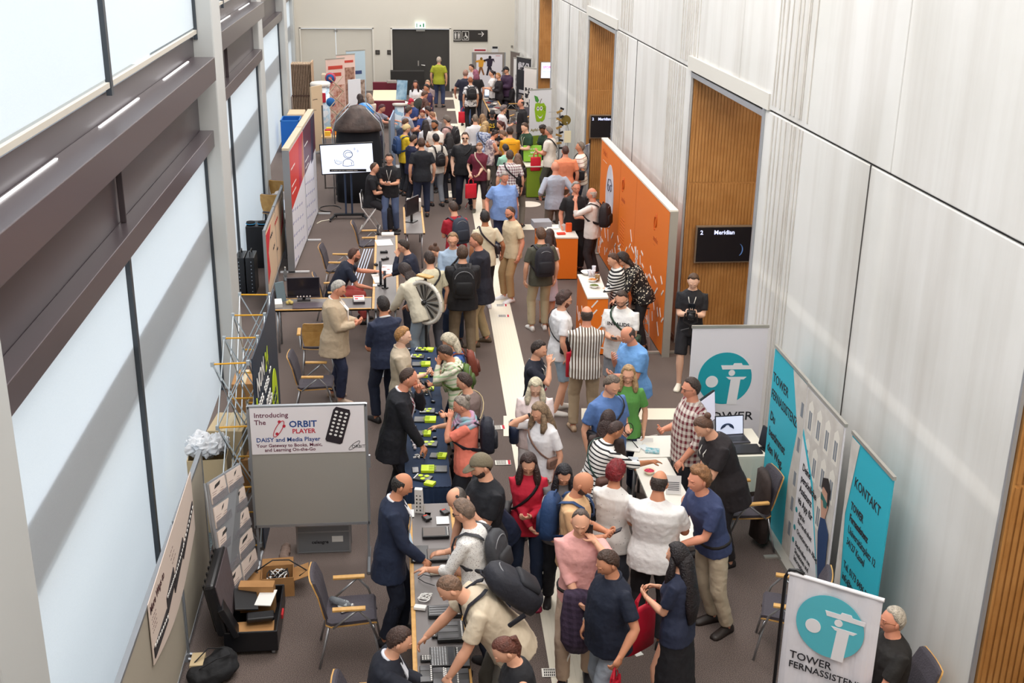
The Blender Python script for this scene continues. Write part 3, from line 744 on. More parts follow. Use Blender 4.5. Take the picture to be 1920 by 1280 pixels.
def backpack(key, color, label, size=(.30, .17, .44), c2=None, drop=0, name='backpack'):
    p = PEOPLE[key]; s = p['s']; q = p['q3']
    t = thing(name, label, 'backpack'); t.matrix_world = p['M']
    c = p['C']+q @ V((0, -p['RY'][4]-size[1]/2-.02, -.06-drop)); w, d, h = size; mt = mat(color, rough=.7, bump=.4, bscale=20)
    body = MB(); rings = []
    for tz, k in ((-.5, .72), (-.46, .92), (-.25, 1.0), (.1, .98), (.32, .88), (.44, .62), (.5, .3)):
        rings.append([(c+q @ (V((math.copysign(abs(math.cos(a))**.6, math.cos(a))*w/2*k, math.copysign(abs(math.sin(a))**.6, math.sin(a))*d/2*k+d*.04*(1-k), tz*h))))*s for a in [2*math.pi*i/20 for i in range(20)]])
    body.loft(rings); body.build('bag', mt, t, smooth=True)
    pk = MB(); rings = []
    for tz, k in ((-.36, .8), (-.33, 1), (-.02, 1), (.04, .75)):
        rings.append([(c+q @ V((math.copysign(abs(math.cos(a))**.6, math.cos(a))*w*.38*k, -d*.48+math.sin(a)*.035*k, tz*h)))*s for a in [2*math.pi*i/16 for i in range(16)]])
    pk.loft(rings); pko = pk.build('front_pocket', mat(c2 or _shade(color, .8), rough=.7), t, smooth=True)
    z = MB(); z.tube([(c+q @ V((w*.40*math.sin(a), -d*.30-.02*math.cos(a), h*(.08+.30*math.cos(a)))))*s for a in [math.radians(g) for g in range(-80, 81, 16)]], .005*s, 5); z.build('zip', mat('#8c8c90', rough=.4), pko)
    hd = MB(); hd.tube([(c+q @ V((x, d*.2, z_)))*s for x, z_ in ((-.04, h*.47), (-.03, h*.55), (.03, h*.55), (.04, h*.47))], .008*s, 6); hd.build('handle', mt, t)
    for i in (-1, 1):
        N, C = p['N'], p['C']; st = MB()
        pts = [c+q @ V((i*.07, d*.5, h*.36)), C+q @ V((i*.10, -p['RY'][5]-.02, .135)), C+q @ V((i*.112, 0, .165)), C+q @ V((i*.118, p['RY'][5]+.005, .125)), C+q @ V((i*.125, p['RY'][4]+.022, .04)), C+q @ V((i*.14, p['RY'][3]+.012, -.06)), C+q @ V((i*.178, .03, -.15)), c+q @ V((i*w*.42, d*.4, -h*.36))]
        st.tube([x*s for x in pts], .024*s, 8, flat=.28, up=lambda j: [q @ V((0, -.3, 1)), q @ V((0, -.6, 1)), q @ V((0, 0, 1)), q @ V((0, .7, 1)), q @ V((0, 1, .2)), q @ V((0, 1, 0)), q @ V((1*i, .3, 0)), q @ V((i, 0, 0))][j])
        st.build('strap', mt, t, smooth=True)
    return t
def crossbag(key, color, label, side=1, bag=(.24, .09, .17), behind=False, strap=None, low=0, name='shoulder_bag', y=None):
    """strap over the shoulder on -side, bag at the hip on side"""
    p = PEOPLE[key]; s = p['s']; q = p['q']; t = thing(name, label, 'bag'); t.matrix_world = p['M']
    st = MB(); pts = []; nn = 20
    for k in range(nn):
        a = 2*math.pi*k/nn; ca, sa = math.cos(a), math.sin(a)      # ca=1 hip side
        zz = -.035-.19*ca-low*max(0, ca); e = max(0, -ca)
        rx = (p['RX'][3]+.016)*(1-.48*e*e); ry = (p['RY'][3]+.02)
        pts.append((p['C']+q @ V((side*rx*ca, ry*sa, zz+ (.02*e))))*s)
    st.tube(pts, .017*s, 6, flat=.35, closed=True, up=lambda j: (pts[j]-p['C']*s).normalized())
    st.build('strap', mat(strap or color, rough=.6), t, smooth=True)
    if bag:
        b_ = MB(); yy = y if y is not None else (-.06 if behind else .05)
        c = p['C']+q @ V((side*(p['RX'][3]+bag[1]*.5+.0), yy, -.25-low)); w, d, h = bag; rings = []
        for tz, k in ((-.5, .8), (-.42, 1), (.2, 1), (.42, .95), (.5, .7)):
            rings.append([(c+V((side*math.copysign(abs(math.sin(a))**.6, math.sin(a))*d/2*k, math.copysign(abs(math.cos(a))**.6, math.cos(a))*w/2*k, tz*h)))*s for a in [2*math.pi*i/18 for i in range(18)]])
        b_.loft(rings); bo = b_.build('bag', mat(color, rough=.6, bump=.3, bscale=20), t, smooth=True)
        fl = MB(); fl.box((c+V((side*(d/2+.002), 0, h*.12)))*s, (.006*s, w*.8*s, h*.5*s)); fl.build('flap', mat(_shade(color, .8), rough=.6), bo)
    return t
def tote(key, hand_i, color, label, w=.34, h=.36, d=.09, rz=0, drop=.16, cat='bag', name='tote_bag'):
    p = PEOPLE[key]; pt = p['M'] @ p['hands'][hand_i]; t = thing(name, label, cat, (pt.x, pt.y, pt.z-drop), rz)
    mt = mat(color, rough=.55, bump=.3, bscale=9); b_ = MB(); rings = []
    for z, kw, kd in ((-h, .92, .5), (-h*.97, 1, .9), (-h*.5, 1, 1.0), (-.03, 1, .55), (0, 1, .35)):
        rings.append([V((math.copysign(abs(math.cos(a))**.5, math.cos(a))*w/2*kw, math.copysign(abs(math.sin(a))**.8, math.sin(a))*d/2*kd, z)) for a in [2*math.pi*i/20 for i in range(20)]])
    b_.loft(rings); b_.build('bag', mt, t, smooth=True)
    for i in (-1, 1):
        hb = MB(); hb.tube([(-w*.22, i*d*.16, -.02), (-w*.18, i*d*.12, drop*.5), (0, 0, drop), (w*.18, i*d*.12, drop*.5), (w*.22, i*d*.16, -.02)], .011, 6, flat=.4); hb.build('handle', mt, t)
    return t
def cane(key, hand_i, end, label, loop=False, red=True):
    p = PEOPLE[key]; a = p['M'] @ p['hands'][hand_i]; e = V(end); d = (e-a).normalized(); a0 = a-d*.12
    t = thing('white_cane', label, 'cane', e)
    g = MB(); g.cyl(a0-e, a+d*.08-e, .014, 10); g.build('grip', mat('#2a2829'), t)
    g = MB(); g.cyl(a+d*.08-e, a+(e-a)*.82-e, .0085, 8); g.build('shaft', mat('#f3f1ee', rough=.4), t)
    g = MB(); g.cyl(a+(e-a)*.82-e, V((0, 0, .02)), .0085, 8); g.build('lower_shaft', mat('#c4312c' if red else '#eceae6'), t)
    g = MB(); g.ball((0, 0, .014), .014, 8, 6); g.build('tip', mat('#e6e3de'), t)
    if loop: g = MB(); g.tube([a0-e+V((.05*math.sin(q), 0, .07-.07*math.cos(q))) for q in [2*math.pi*i/12 for i in range(12)]], .005, 5, closed=True); g.build('loop', mat('#1f1d1e'), t)
    return t
def phone(key, hand_i, label, color='#1c1c20', dz=.02, rx=35, dy=.02):
    p = PEOPLE[key]; a = p['M'] @ (p['hands'][hand_i]+V((0, dy, dz))); t = thing('phone', label, 'phone', a, p['face'])
    MB().box((0, 0, 0), (.075, .009, .15), rotm(rx-90, 0, 0)).build('case', mat(color, rough=.3), t, bev=.003)
    MB().box(rotm(rx-90, 0, 0) @ V((0, -.006, 0)), (.066, .002, .135), rotm(rx-90, 0, 0)).build('screen', mat('#3a4250', rough=.15), t)
    return t
# ================================================================ the crowd, front to back
BRS = mat('#efece8', 'dots', '#8b6f78', 70, thr=.22)
P_ = person
# --- desk with braille devices
P_('suitL', 753, 909, -90, 'bald man in a long dark navy suit coat standing behind the desk of reading devices', '#1c2740', 'l', '#141a2c', hair=('ring', '#2c2622'), skin='m', jacket=1, x=(('vest', '#e9eaf0'), ('collar', '#e9eaf0')), arms=('down', (.0, .26, -.46)), lean=8, pitch=22, h=1.8, up='long', shoe='#15151a')
P_('seatSuit', 748, 1201, -90, 'seated man in a dark suit with a white name tag reaching over the braille displays', '#161a28', 'l', '#161a28', hair=('short', '#4a332b'), legs='sit', lean=14, pitch=18, jacket=1, x=(('vest', '#dfe3ee'), ('collar', '#dfe3ee')), arms=('table', 'reach'), h=1.78)
P_('bendNavy', 857, 933, 125, 'man in a navy t-shirt bending over the desk pointing at a tactile display', '#16223c', 's', '#22304a', hair=('ring', '#6d655f'), lean=52, pitch=30, arms=((0, .30, -.50), (.02, .10, -.52)), h=1.8, b=1.08)
P_('floral', 870, 959, 62, 'grey-blond man in a speckled white shirt carrying a dark grey flap backpack', tm=BRS, sl='h', bot='#2a3042', hair=('short', '#8d7565'), x=('glasses',), lean=12, pitch=20, arms=('table', 'table'), h=1.78, b=1.05)
P_('capman', 903, 873, 108, 'bearded man in an olive cap and black printed t-shirt gripping a white cane', '#12141c', 's', '#20263a', hair=('cap', '#2c2320'), x=(('cap', '#7a705c'), ('beard', '#3a2c28'), ('print', 'ITZ', '#d8dce4', .09)), pitch=20, arms=('chest', 'down'), h=1.86, b=1.2, belly=.05)
P_('redtop', 991, 868, 172, 'smiling woman with dark brown hair in a red top with a black crossbody strap', '#c8203a', 'l', '#22304a', hair=('long', '#3d2723'), f=1, pitch=28, arms=('hold', 'cross'), h=1.70, x=('mlong',), shoe='#8c1d3c')
P_('bigpack', 845, 1102, 96, 'close-cropped man in beige leaning over the braille displays under a large black backpack', '#d6c6ae', 's', '#5d5850', hair=('buzz', '#8a6a55'), lean=48, pitch=26, arms=((.02, .24, -.50), (.02, .36, -.42)), h=1.84, b=1.2, belly=.04)
P_('ponytail', 948, 1218, 100, 'woman with a reddish brown ponytail in a black sleeveless top at the bottom edge', '#17171d', 'n', '#23242c', hair=('pony', '#6b3a2c'), f=1, lean=12, pitch=35, arms=('hold', 'hold'), h=1.70)
P_('greytee', 1057, 888, 178, 'woman with long black hair in a grey t-shirt looking down at her hands', '#6c6768', 's', '#22232b', hair=('long', '#1d1a22'), f=1, pitch=35, arms=('cross', 'cross'), h=1.64, b=1.05)
P_('peach', 1092, 906, -112, 'bald bearded man in a peach t-shirt with a navy backpack', '#e3b789', 's', '#16171d', hair=('none', None), x=(('beard', '#43312b'),), pitch=32, arms=('hold', 'hold'), skin='m', h=1.8, shoe='#9c9690', b=1.04)
P_('pinkphone', 1089, 978, 168, 'man in a pink shirt holding a phone to his ear, dark jacket over arm', '#e9a9a4', 'h', '#b9a08c', hair=('recede', '#6a5a52'), x=(('collar', '#e9a9a4'), 'belt'), up='in', pitch=14, arms=((-.05, .11, .08), 'cross'), h=1.82, shoe='#2c2a32')
P_('navypolo', 1140, 1055, 108, 'brown-haired man in a dark navy polo and pale grey jeans holding a red bag', '#121a2e', 's', '#8f959f', hair=('short', '#4b3428'), x=(('collar', '#121a2e'),), pitch=24, arms=('side', (.05, .12, -.50)), h=1.74, b=1.12, belly=.05, skin='m')
P_('longblack', 1271, 1042, 55, 'woman with very long black hair in a dark dress carrying a red tote bag', '#232a42', 's', '#17161c', 'dl', hair=('long', '#221a1e'), f=1, pitch=10, arms=('hold', (-.02, .26, -.22)), h=1.70, x=('vlong',))
P_('redhair', 1155, 886, -35, 'person with short crimson hair in a speckled white t-shirt and dark jeans', tm=mat('#ece8e4', 'dots', '#a9a2a2', 26, thr=.12), sl='s', bot='#4c525e', hair=('curly', '#8a1c24'), f=1, pitch=15, arms=('hold', 'hold'), h=1.70, b=1.08, skin='m')
P_('whitetee', 1236, 906, -25, 'broad man in a plain white t-shirt seen from behind at the white table', '#ece9e8', 's', '#1b1a20', hair=('ring', '#3a2d28'), x=(('shades', '#181818'),), pitch=18, arms=('table', 'table'), h=1.80, b=1.25, belly=.05, skin='m')
P_('ginger', 1310, 899, 112, 'curly ginger-haired man in navy t-shirt and beige trousers at the white table end', '#39446a', 's', '#c3b29a', hair=('curly', '#9a6b45'), lean=20, pitch=-4, arms=((-.14, .30, -.36), (-.05, .26, -.42)), h=1.88, skin='r', shoe='#2c2320', x=('belt',), up='in', seat=.74, stag=.2)
P_('stripew', 1153, 807, -75, 'short-haired woman in a black and white striped top writing at the white table', tm=mat('#efece8', 'hs', '#1e1d22', .045, thr=.35), sl='h', bot='#20232c', hair=('buzz', '#4a3530'), f=1, lean=22, pitch=26, arms=('table', 'reach'), h=1.66, b=1.1, skin='t')
P_('darkhair', 1140, 788, -20, 'woman with thick long dark brown hair hidden behind the striped top woman', '#3a2b28', 's', '#2a2528', hair=('long', '#3b2521'), f=1, pitch=20, arms=('hold', 'hold'), h=1.64, b=1.05, x=('mlong',))
P_('bluepolo', 1147, 722, -150, 'man in a blue polo shirt holding a folded black-handled white cane', '#5576ae', 's', '#26324c', hair=('short', '#7d6e62'), x=(('collar', '#5576ae'),), pitch=24, arms=('hold', 'down'), h=1.82, b=1.12, belly=.04)
P_('greentee', 1178, 702, 168, 'woman with wavy blonde hair and glasses in a green t-shirt holding a white sheet', '#5d9a4a', 's', '#26324c', hair=('long', '#c9a273'), f=1, x=('glasses', 'mlong'), pitch=8, arms=('down', 'down'), h=1.70)
P_('bluetee', 1178, 628, 112, 'balding man in a light blue t-shirt tapping his palm beside the orange counter', '#6d9fd8', 's', '#20232e', hair=('ring', '#4b3a33'), pitch=30, lean=10, arms=('hold', 'chest'), h=1.80, b=1.18, belly=.06, skin='r')
P_('graphic', 1165, 560, 158, 'man in glasses and a white graphic t-shirt with a green crossbody strap', '#eceae8', 's', '#8b8f96', 'sh', hair=('short', '#4a3830'), x=('glasses', ('beard', '#7a5a48'), ('print', 'INVALIDS', '#2c2c30', .07)), pitch=22, arms=('hold', 'hold'), h=1.82, b=1.1, belly=.03)
P_('curly', 1058, 562, -80, 'curly-haired bearded man in white t-shirt and denim shorts with round black bag', '#eae8ea', 's', '#93a6b8', 'sh', hair=('curly', '#4a2f28'), x=('glasses', ('beard', '#6a3c2c')), pitch=14, arms=('down', 'down'), h=1.80, b=1.05, shoe='#e9e4de')
P_('stripeman', 1100, 591, -3, 'man in a brown and white vertically striped shirt seen from behind in khaki trousers', tm=mat('#f0ece4', 'vs', '#6b5648', .038, thr=.5), sl='h', bot='#b59e82', hair=('ring', '#4d3a30'), pitch=8, arms=('fold', 'fold'), h=1.80, b=1.12, up='', shoe='#c9a98c', skin='r')
P_('earhand', 1010, 655, -115, 'dark-haired man in a navy t-shirt with white lanyard, hand on cheek', '#191c2c', 's', '#22252f', hair=('short', '#352620'), x=(('lanyard',), ('print', 'R', '#e6e6e8', .09)), pitch=16, arms=('down', 'chin'), h=1.72)
P_('platinum', 1004, 724, 175, 'woman with curly platinum hair in a pale pink blouse looking at her phone', '#ecd9d6', 's', '#d9d3d2', hair=('long', '#ece0c2'), f=1, pitch=34, arms=('hold', 'hold'), h=1.66, b=1.15, x=('mlong',), skin='p')
P_('leopard', 1012, 772, 130, 'woman with streaked blonde hair in a leopard print white t-shirt touching her ear', '#efedf0', 's', '#7d6c58', 'k', hair=('long', '#9c8266'), f=1, pitch=26, arms=('down', 'ear'), h=1.70, x=('mlong', ('watch', 1)))
# --- around the navy cloth table
P_('bob', 843, 640, 92, 'woman with a white-blonde bob in a blue top and rust brown backpack', '#4a6db4', 's', '#2c3a55', hair=('bob', '#e2d6bd'), f=1, pitch=32, lean=10, arms=('hold', 'hold'), h=1.62)
P_('scarf', 836, 662, 80, 'dark-haired woman wrapped in a pale striped scarf with a green backpack', tm=mat('#e6e0cc', 'hs', '#a9c49a', .07, thr=.3), sl='l', bot='#c9c2b4', hair=('short', '#43322b'), f=1, pitch=36, lean=12, arms=('chin', 'hold'), h=1.62, x=(('scarf', mat('#ebe3cf', 'vs', '#b7cda6', .05, thr=.35)),), skin='m')
P_('brownhair', 871, 716, 72, 'person with short dark brown hair in a grey-brown t-shirt wearing a checked harness strap', '#7b6a66', 's', '#3a3436', hair=('short', '#44302a'), f=1, pitch=20, arms=('table', 'hold'), h=1.66, b=1.15)
P_('coral', 866, 760, 85, 'grey-haired woman in a coral t-shirt with a black backpack and pastel scarf', '#f2846f', 's', '#23262e', hair=('bun', '#a09488'), f=1, pitch=24, arms=('chin', 'down'), h=1.66, b=1.15, x=(('scarf', mat('#c97aa0', 'noise', '#6fc0c4', 9)),), skin='r')
P_('strawb', 755, 630, -95, 'strawberry-blond man in a beige shirt standing behind the navy cloth table', '#c9b9a3', 'h', '#454b4c', hair=('short', '#c08b52'), x=(('collar', '#c9b9a3'),), pitch=10, arms=('cross', 'hold'), h=1.80, skin='p')
P_('suit2', 765, 709, -88, 'man in a black suit leaning on the navy table with hand at chin', '#15161f', 'l', '#131420', hair=('recede', '#4a342b'), jacket=1, x=(('vest', '#e6e3ea'), ('collar', '#e6e3ea'), ('lanyard', '#8d2a38')), pitch=16, lean=14, arms=('chin', (.0, .22, -.50)), h=1.86, up='long', skin='r')
P_('blazer', 634, 541, -98, 'grey-haired man in a beige linen blazer and dark blue trousers', '#c3ae93', 'l', '#252b45', hair=('short', '#c9c3bb'), jacket=1, x=(('vest', '#efecea'), ('collar', '#efecea')), pitch=26, lean=5, arms=('hold', 'hold'), h=1.82, b=1.12, belly=.04, up='long', shoe='#a88f7a', skin='r')
P_('navysweat', 718, 572, 28, 'man with cropped dark hair in a navy sweatshirt and trousers seen from behind', '#232b44', 'l', '#1d2438', hair=('short', '#2c2220'), x=('beard', ('collar', '#d7d7d9')), pitch=6, arms=('hold', 'cross'), h=1.82, b=1.08, skin='m')
P_('jacketw', 760, 508, 42, 'dark-haired person in a cream bomber jacket bending over the table beside the wheel', '#ddd3bd', 'l', '#8d9aa6', hair=('bob', '#3a2c2a'), pitch=24, lean=38, arms=('low', 'low'), h=1.74, b=1.12, jacket=1)
P_('khakistrap', 805, 486, 22, 'man in a pale cream shirt with a thin black crossbody strap behind the spoked wheel', '#d6cdb0', 's', '#4c4c55', hair=('short', '#3b2924'), pitch=14, lean=6, arms=('side', 'down'), h=1.78)
P_('bendcream', 815, 470, 60, 'woman in a cream blouse with a leaf pattern stooping over the display table', tm=mat('#ddd0b6', 'blot', '#b08a5a', 7, thr=.66), sl='h', bot='#6a5a4c', hair=('bun', '#6b4a38'), f=1, pitch=30, lean=55, arms=('low', 'low'), h=1.66)
P_('navyglass', 757, 462, 78, 'man in a navy jumper lifting his hand to his glasses beside the sheets of paper', '#1f2438', 'l', '#2a2c38', hair=('short', '#38281f'), x=('glasses',), pitch=16, lean=16, arms=('chin', 'table'), h=1.70)
P_('blueshirt', 849, 450, 172, 'man with glasses in a light blue shirt and dark jeans facing the camera', '#a9bcd2', 'l', '#2f3f5c', hair=('short', '#a88560'), x=('glasses', 'belt', ('collar', '#a9bcd2')), up='in', pitch=10, arms=('down', 'hold'), h=1.86, shoe='#2a2523')
P_('blackjkt', 867, 475, 2, 'man in black jacket and brown trousers seen from behind before the blue shirt', '#17151a', 'l', '#75644f', hair=('short', '#5a4233'), pitch=4, arms=('hold', 'hold'), h=1.86, b=1.15, jacket=1, x=(('backprint', '--', '#e2e2e2'),))
P_('navyblazer', 893, 452, 82, 'man in a dark navy blazer and khaki chinos talking to the man in black', '#1d1d2a', 'l', '#b09c78', hair=('short', '#8a6545'), jacket=1, pitch=12, lean=6, arms=('hold', 'hold'), h=1.88, b=1.12, shoe='#5a4a3a', up='long', skin='r')
P_('redtee', 850, 390, 22, 'man in a red t-shirt with a dark slate backpack beside the aisle strip', '#a9192c', 's', '#2f5a45', 'sh', hair=('short', '#4b362c'), pitch=22, lean=8, arms=('hold', 'hold'), h=1.78, b=1.05)
P_('creamtee', 909, 408, 12, 'man in a cream t-shirt and black trousers with a dark crossbody bag', '#dfd2b6', 's', '#1a171f', hair=('short', '#241c1c'), pitch=6, arms=('down', 'side'), h=1.80, skin='t', shoe='#dedbe0')
P_('beigetee', 957, 399, 118, 'bearded man in a beige t-shirt and tan trousers with bright white sneakers', '#d9c6a5', 's', '#b08f66', hair=('buzz', '#5a463c'), x=('glasses', ('beard', '#5a463c'), ('watch', 1)), pitch=14, arms=('down', 'down'), h=1.76, b=1.08, skin='r', shoe='#e6e6ea')
P_('olivetee', 1014, 440, 8, 'man in an olive t-shirt and light chinos with a large black backpack', '#4c4a3e', 's', '#b9aa8c', hair=('short', '#6a4c3a'), pitch=12, arms=('down', 'down'), h=1.80, b=1.05, shoe='#e9e6e2')
P_('pinktop', 1030, 442, -25, 'woman with long dark brown hair in a pale pink patterned top at the orange counter', tm=mat('#e3c9c4', 'blot', '#c79a9a', 12, thr=.6), sl='s', bot='#c9c2d4', btype='k', hair=('long', '#3b2420'), f=1, pitch=20, lean=8, arms=('table', 'hold'), h=1.66, shoe='#a87a5c')
P_('patterndress', 1168, 486, 95, 'dark-haired woman in a speckled black dress leaning on the near orange counter', tm=mat('#1e1a1c', 'dots', '#e9dfca', 30, thr=.32), sl='l', bot='#1b191d', hair=('bob', '#2c211f'), f=1, x=('glasses',), pitch=16, lean=34, arms=('low', 'table'), h=1.72, b=1.25)
P_('stripegirl', 1150, 487, 100, 'person in a black and white striped shirt behind the woman in the speckled dress', tm=mat('#ece9e6', 'hs', '#1d1c22', .05, thr=.5), sl='l', bot='#1f1d22', hair=('short', '#5a3c2e'), f=1, pitch=20, lean=10, arms=('cross', 'cross'), h=1.64)
P_('photog', 1300, 527, 165, 'young man in black t-shirt and shorts with a video camera by the wood-lined passage', '#1a1a20', 's', '#1b1a20', 'sh', hair=('short', '#59402f'), x=(('lanyard',),), pitch=26, arms=('cam', 'cam'), h=1.80, shoe='#e6dfd0', skin='p')
P_('plaidm', 1296, 728, 96, 'man with glasses in a red and white plaid shirt at the white table', tm=mat('#d9cfc6', 'plaid', '#6e1f2c', .075, thr=.45), sl='h', bot='#23222a', hair=('short', '#45332b'), x=('glasses',), pitch=6, arms=((.06, .18, -.48), 'hold'), h=1.84, b=1.15, belly=.04, skin='r')
P_('bunblack', 1320, 800, 100, 'person with pinned-up brown hair in loose black shirt bending over the table', '#241d20', 's', '#1f1a1c', hair=('bun', '#6b4a38'), f=1, pitch=34, lean=26, arms=('low', 'down'), h=1.84, b=1.25, up='long', x=(('lanyard',),))
P_('greyseat', 1674, 1163, 88, 'grey-haired man in glasses and a black t-shirt seated behind the foreground banner', '#1e1b1a', 's', '#22201f', hair=('short', '#cfc4b4'), x=(('glasses', '#7a4a2c'),), legs='sit', pitch=-4, lean=4, arms=('knee', 'knee'), h=1.78, b=1.12, skin='r')
# --- left side, behind the partition
P_('vestman', 664, 478, -80, 'seated man with glasses in a navy polo and rust-red trousers leaning towards the desk', '#1d2336', 's', '#b34a44', hair=('short', '#5a3a30'), x=('glasses', ('beard', '#5a3a30'), ('lanyard', '#d9cfae')), legs='sit', lean=34, pitch=-6, arms=('reach', 'knee'), h=1.80, skin='r')
P_('stoolman', 702, 315, -95, 'man with cropped hair in black sitting on a white folding stool by the screen', '#191a20', 's', '#1c1b21', hair=('buzz', '#5f4636'), legs='sit', seat=.62, lean=10, pitch=4, arms=('knee', 'hold'), h=1.82)
P_('lanyardman', 730, 298, 170, 'smiling man with glasses and white lanyard standing next to the presentation screen', '#17171c', 's', '#5a6a8c', hair=('short', '#40302a'), x=('glasses', ('lanyard',)), pitch=10, arms=('hold', 'hold'), h=1.78)
# --- middle of the aisle
P_('bluebig', 946, 333, 135 - 300, 'heavy grey-haired man in a light blue polo shirt and dark blue trousers', '#7f9fd8', 's', '#222b4a', hair=('short', '#b9aca2'), x=(('collar', '#7f9fd8'),), pitch=18, arms=('down', 'side'), h=1.78, b=1.28, belly=.09, skin='r')
P_('blacksun', 872, 258, 176, 'large man in sunglasses and a black v-neck t-shirt walking with a white cane', '#17161b', 's', '#1e2034', hair=('short', '#5a3f30'), x=(('shades', '#1a1a1a'),), pitch=4, arms=('down', 'down'), h=1.84, b=1.28, belly=.05, skin='p')
P_('burgundy', 899, 276, 178, 'woman in a burgundy t-shirt and dark shorts carrying red and beige bags', '#6f2036', 's', '#2a2028', 'cp', hair=('short', '#a8704a'), f=1, x=('glasses',), pitch=28, arms=('cross', (.06, .12, -.42)), h=1.68, b=1.1, skin='p', shoe='#5c5a50')
P_('checkshirt', 956, 292, 3, 'man in a red and white checked shirt with a black shoulder strap', tm=mat('#ece6e4', 'plaid', '#7a4452', .06, thr=.4), sl='s', bot='#4a5262', hair=('short', '#5c463a'), pitch=6, arms=('down', 'down'), h=1.80, b=1.12)
P_('packlady', 971, 298, -12, 'long-haired woman in black with a black backpack beside the checked shirt', '#2a1e22', 's', '#8d8478', hair=('long', '#7a5a48'), f=1, pitch=8, arms=('hold', 'hold'), h=1.68, x=('mlong',))
P_('yellowtee', 956, 247, 3, 'man in a bright orange-yellow t-shirt with black lettering on the back', '#f2a818', 's', '#3a3a44', hair=('short', '#3c2820'), pitch=14, arms=('hold', 'hold'), h=1.80, b=1.08, x=(('backprint', '~ ~~~~', '#2a2218'),))
P_('mintman', 948, 279, 20, 'person with a black cap and mint green shirt in front of the yellow t-shirt', '#9ccdb8', 's', '#8c9a8a', hair=('short', '#2a2224'), pitch=24, arms=('hold', 'hold'), h=1.62)
P_('limegrey', 943, 252, 55, 'person in a pale lime shirt leaning towards the apple stand table', '#cfd8ac', 's', '#8b8478', hair=('short', '#8a6a55'), f=1, pitch=24, lean=16, arms=('table', 'table'), h=1.66)
P_('tankpeach', 928, 252, -70, 'dark-haired woman in a sleeveless patterned top with bare shoulders', tm=mat('#d9c9c8', 'blot', '#8a7a86', 14), sl='n', bot='#5a5450', hair=('bun', '#3a2826'), f=1, pitch=30, lean=14, arms=('table', 'table'), h=1.64, b=1.1, skin='r')
P_('bluefloral', 910, 236, -35, 'blonde woman in a blue and white floral blouse with a thin strap', tm=mat('#c5cbdd', 'blot', '#6f7ba0', 20), sl='s', bot='#4a5064', hair=('bob', '#d9b27c'), f=1, pitch=26, lean=14, arms=('hold', 'hold'), h=1.66, b=1.12)
P_('whiteback', 891, 223, 5, 'grey-haired man in a white shirt with a dark shoulder strap', '#e6e2e4', 's', '#4b5a78', hair=('buzz', '#8d7b6a'), pitch=4, arms=('down', 'down'), h=1.78, b=1.1)
P_('blondlong', 905, 222, 20, 'person with very long light brown hair in a mustard top', '#d9a53a', 's', '#4a4038', hair=('long', '#a87f58'), f=1, pitch=8, arms=('hold', 'hold'), h=1.66)
P_('cap25', 923, 215, 175, 'person in a black cap and a black and yellow sports jersey', '#1b1b20', 's', '#2a2a30', hair=('short', '#5a4034'), x=(('cap', '#221f22'), ('print', '25', '#e6c23a', .16)), pitch=26, arms=('hold', 'hold'), h=1.72, b=1.1, tm=None)
P_('auburn', 938, 234, 70, 'person with auburn hair in a black and white jersey', tm=mat('#1d1c22', 'hs', '#dcd8dc', .16, thr=.2), sl='s', bot='#2a2a30', hair=('pony', '#5c2a26'), f=1, pitch=18, arms=('hold', 'hold'), h=1.64)
P_('redfloral', 944, 205, -75, 'grey-haired woman in a white blouse with large red flowers', tm=mat('#efe6e6', 'blot', '#c8264a', 5, thr=.55), sl='h', bot='#4a4448', hair=('curly', '#8b7a78'), f=1, pitch=22, arms=('hold', 'hold'), h=1.64, b=1.1)
P_('darklany', 977, 194, 100, 'balding man in a black shirt with a white lanyard near the dark roll-up', '#211d20', 'l', '#1b191c', hair=('ring', '#3c2c28'), x=(('lanyard',),), pitch=6, arms=('down', 'down'), h=1.78, b=1.1, skin='r')
P_('greenpolo', 984, 239, 120, 'man in a dark green polo with a lanyard behind the lime counter', '#24422e', 's', '#1e1e22', hair=('short', '#5c4030'), x=(('lanyard', '#d9d4c4'),), pitch=20, lean=6, arms=('hold', 'hold'), h=1.78, skin='p')
P_('afro', 1018, 243, 130, 'person with curly dark hair in a dark green shirt under the apple banner', '#22382a', 's', '#1e1e22', hair=('curly', '#2c1c1c'), f=1, pitch=26, lean=8, arms=('table', 'hold'), h=1.68, skin='d')
P_('strapwhite', 1029, 247, 62, 'grey-haired man in a white t-shirt with a black diagonal strap at the apple stand', '#ece2d8', 's', '#4a4a40', hair=('short', '#8f857e'), pitch=14, arms=('hold', 'table'), h=1.80, b=1.12, skin='r')
P_('coralback', 1060, 283, 4, 'man in a coral orange t-shirt seen from behind', '#f28d66', 's', '#8d6a52', 'sh', hair=('buzz', '#5a3a32'), pitch=4, arms=('hold', 'down'), h=1.80, b=1.15, skin='r')
P_('linen', 1041, 314, 8, 'bald man in a light grey linen shirt with rolled sleeves seen from behind', '#aeb4c2', 'h', '#6e6256', hair=('none', None), pitch=10, arms=('hip', 'hip'), h=1.84, b=1.12, skin='r', up='')
P_('stripepolo', 1088, 276, 80, 'grey-haired man in a striped cream polo with a dark shoulder bag', tm=mat('#efe3d8', 'hs', '#a87a6c', .09, thr=.18), sl='s', bot='#2a3450', hair=('short', '#8a7b70'), pitch=2, arms=('down', 'cross'), h=1.80, b=1.1, skin='m')
P_('blackpolo', 1080, 352, -165, 'silver-haired man with glasses in a black polo shirt at the far orange counter', '#1a171a', 's', '#1d1a1c', hair=('short', '#b3aaa2'), x=('glasses', ('collar', '#1a171a')), pitch=2, arms=('down', 'down'), h=1.80, b=1.12, skin='r')
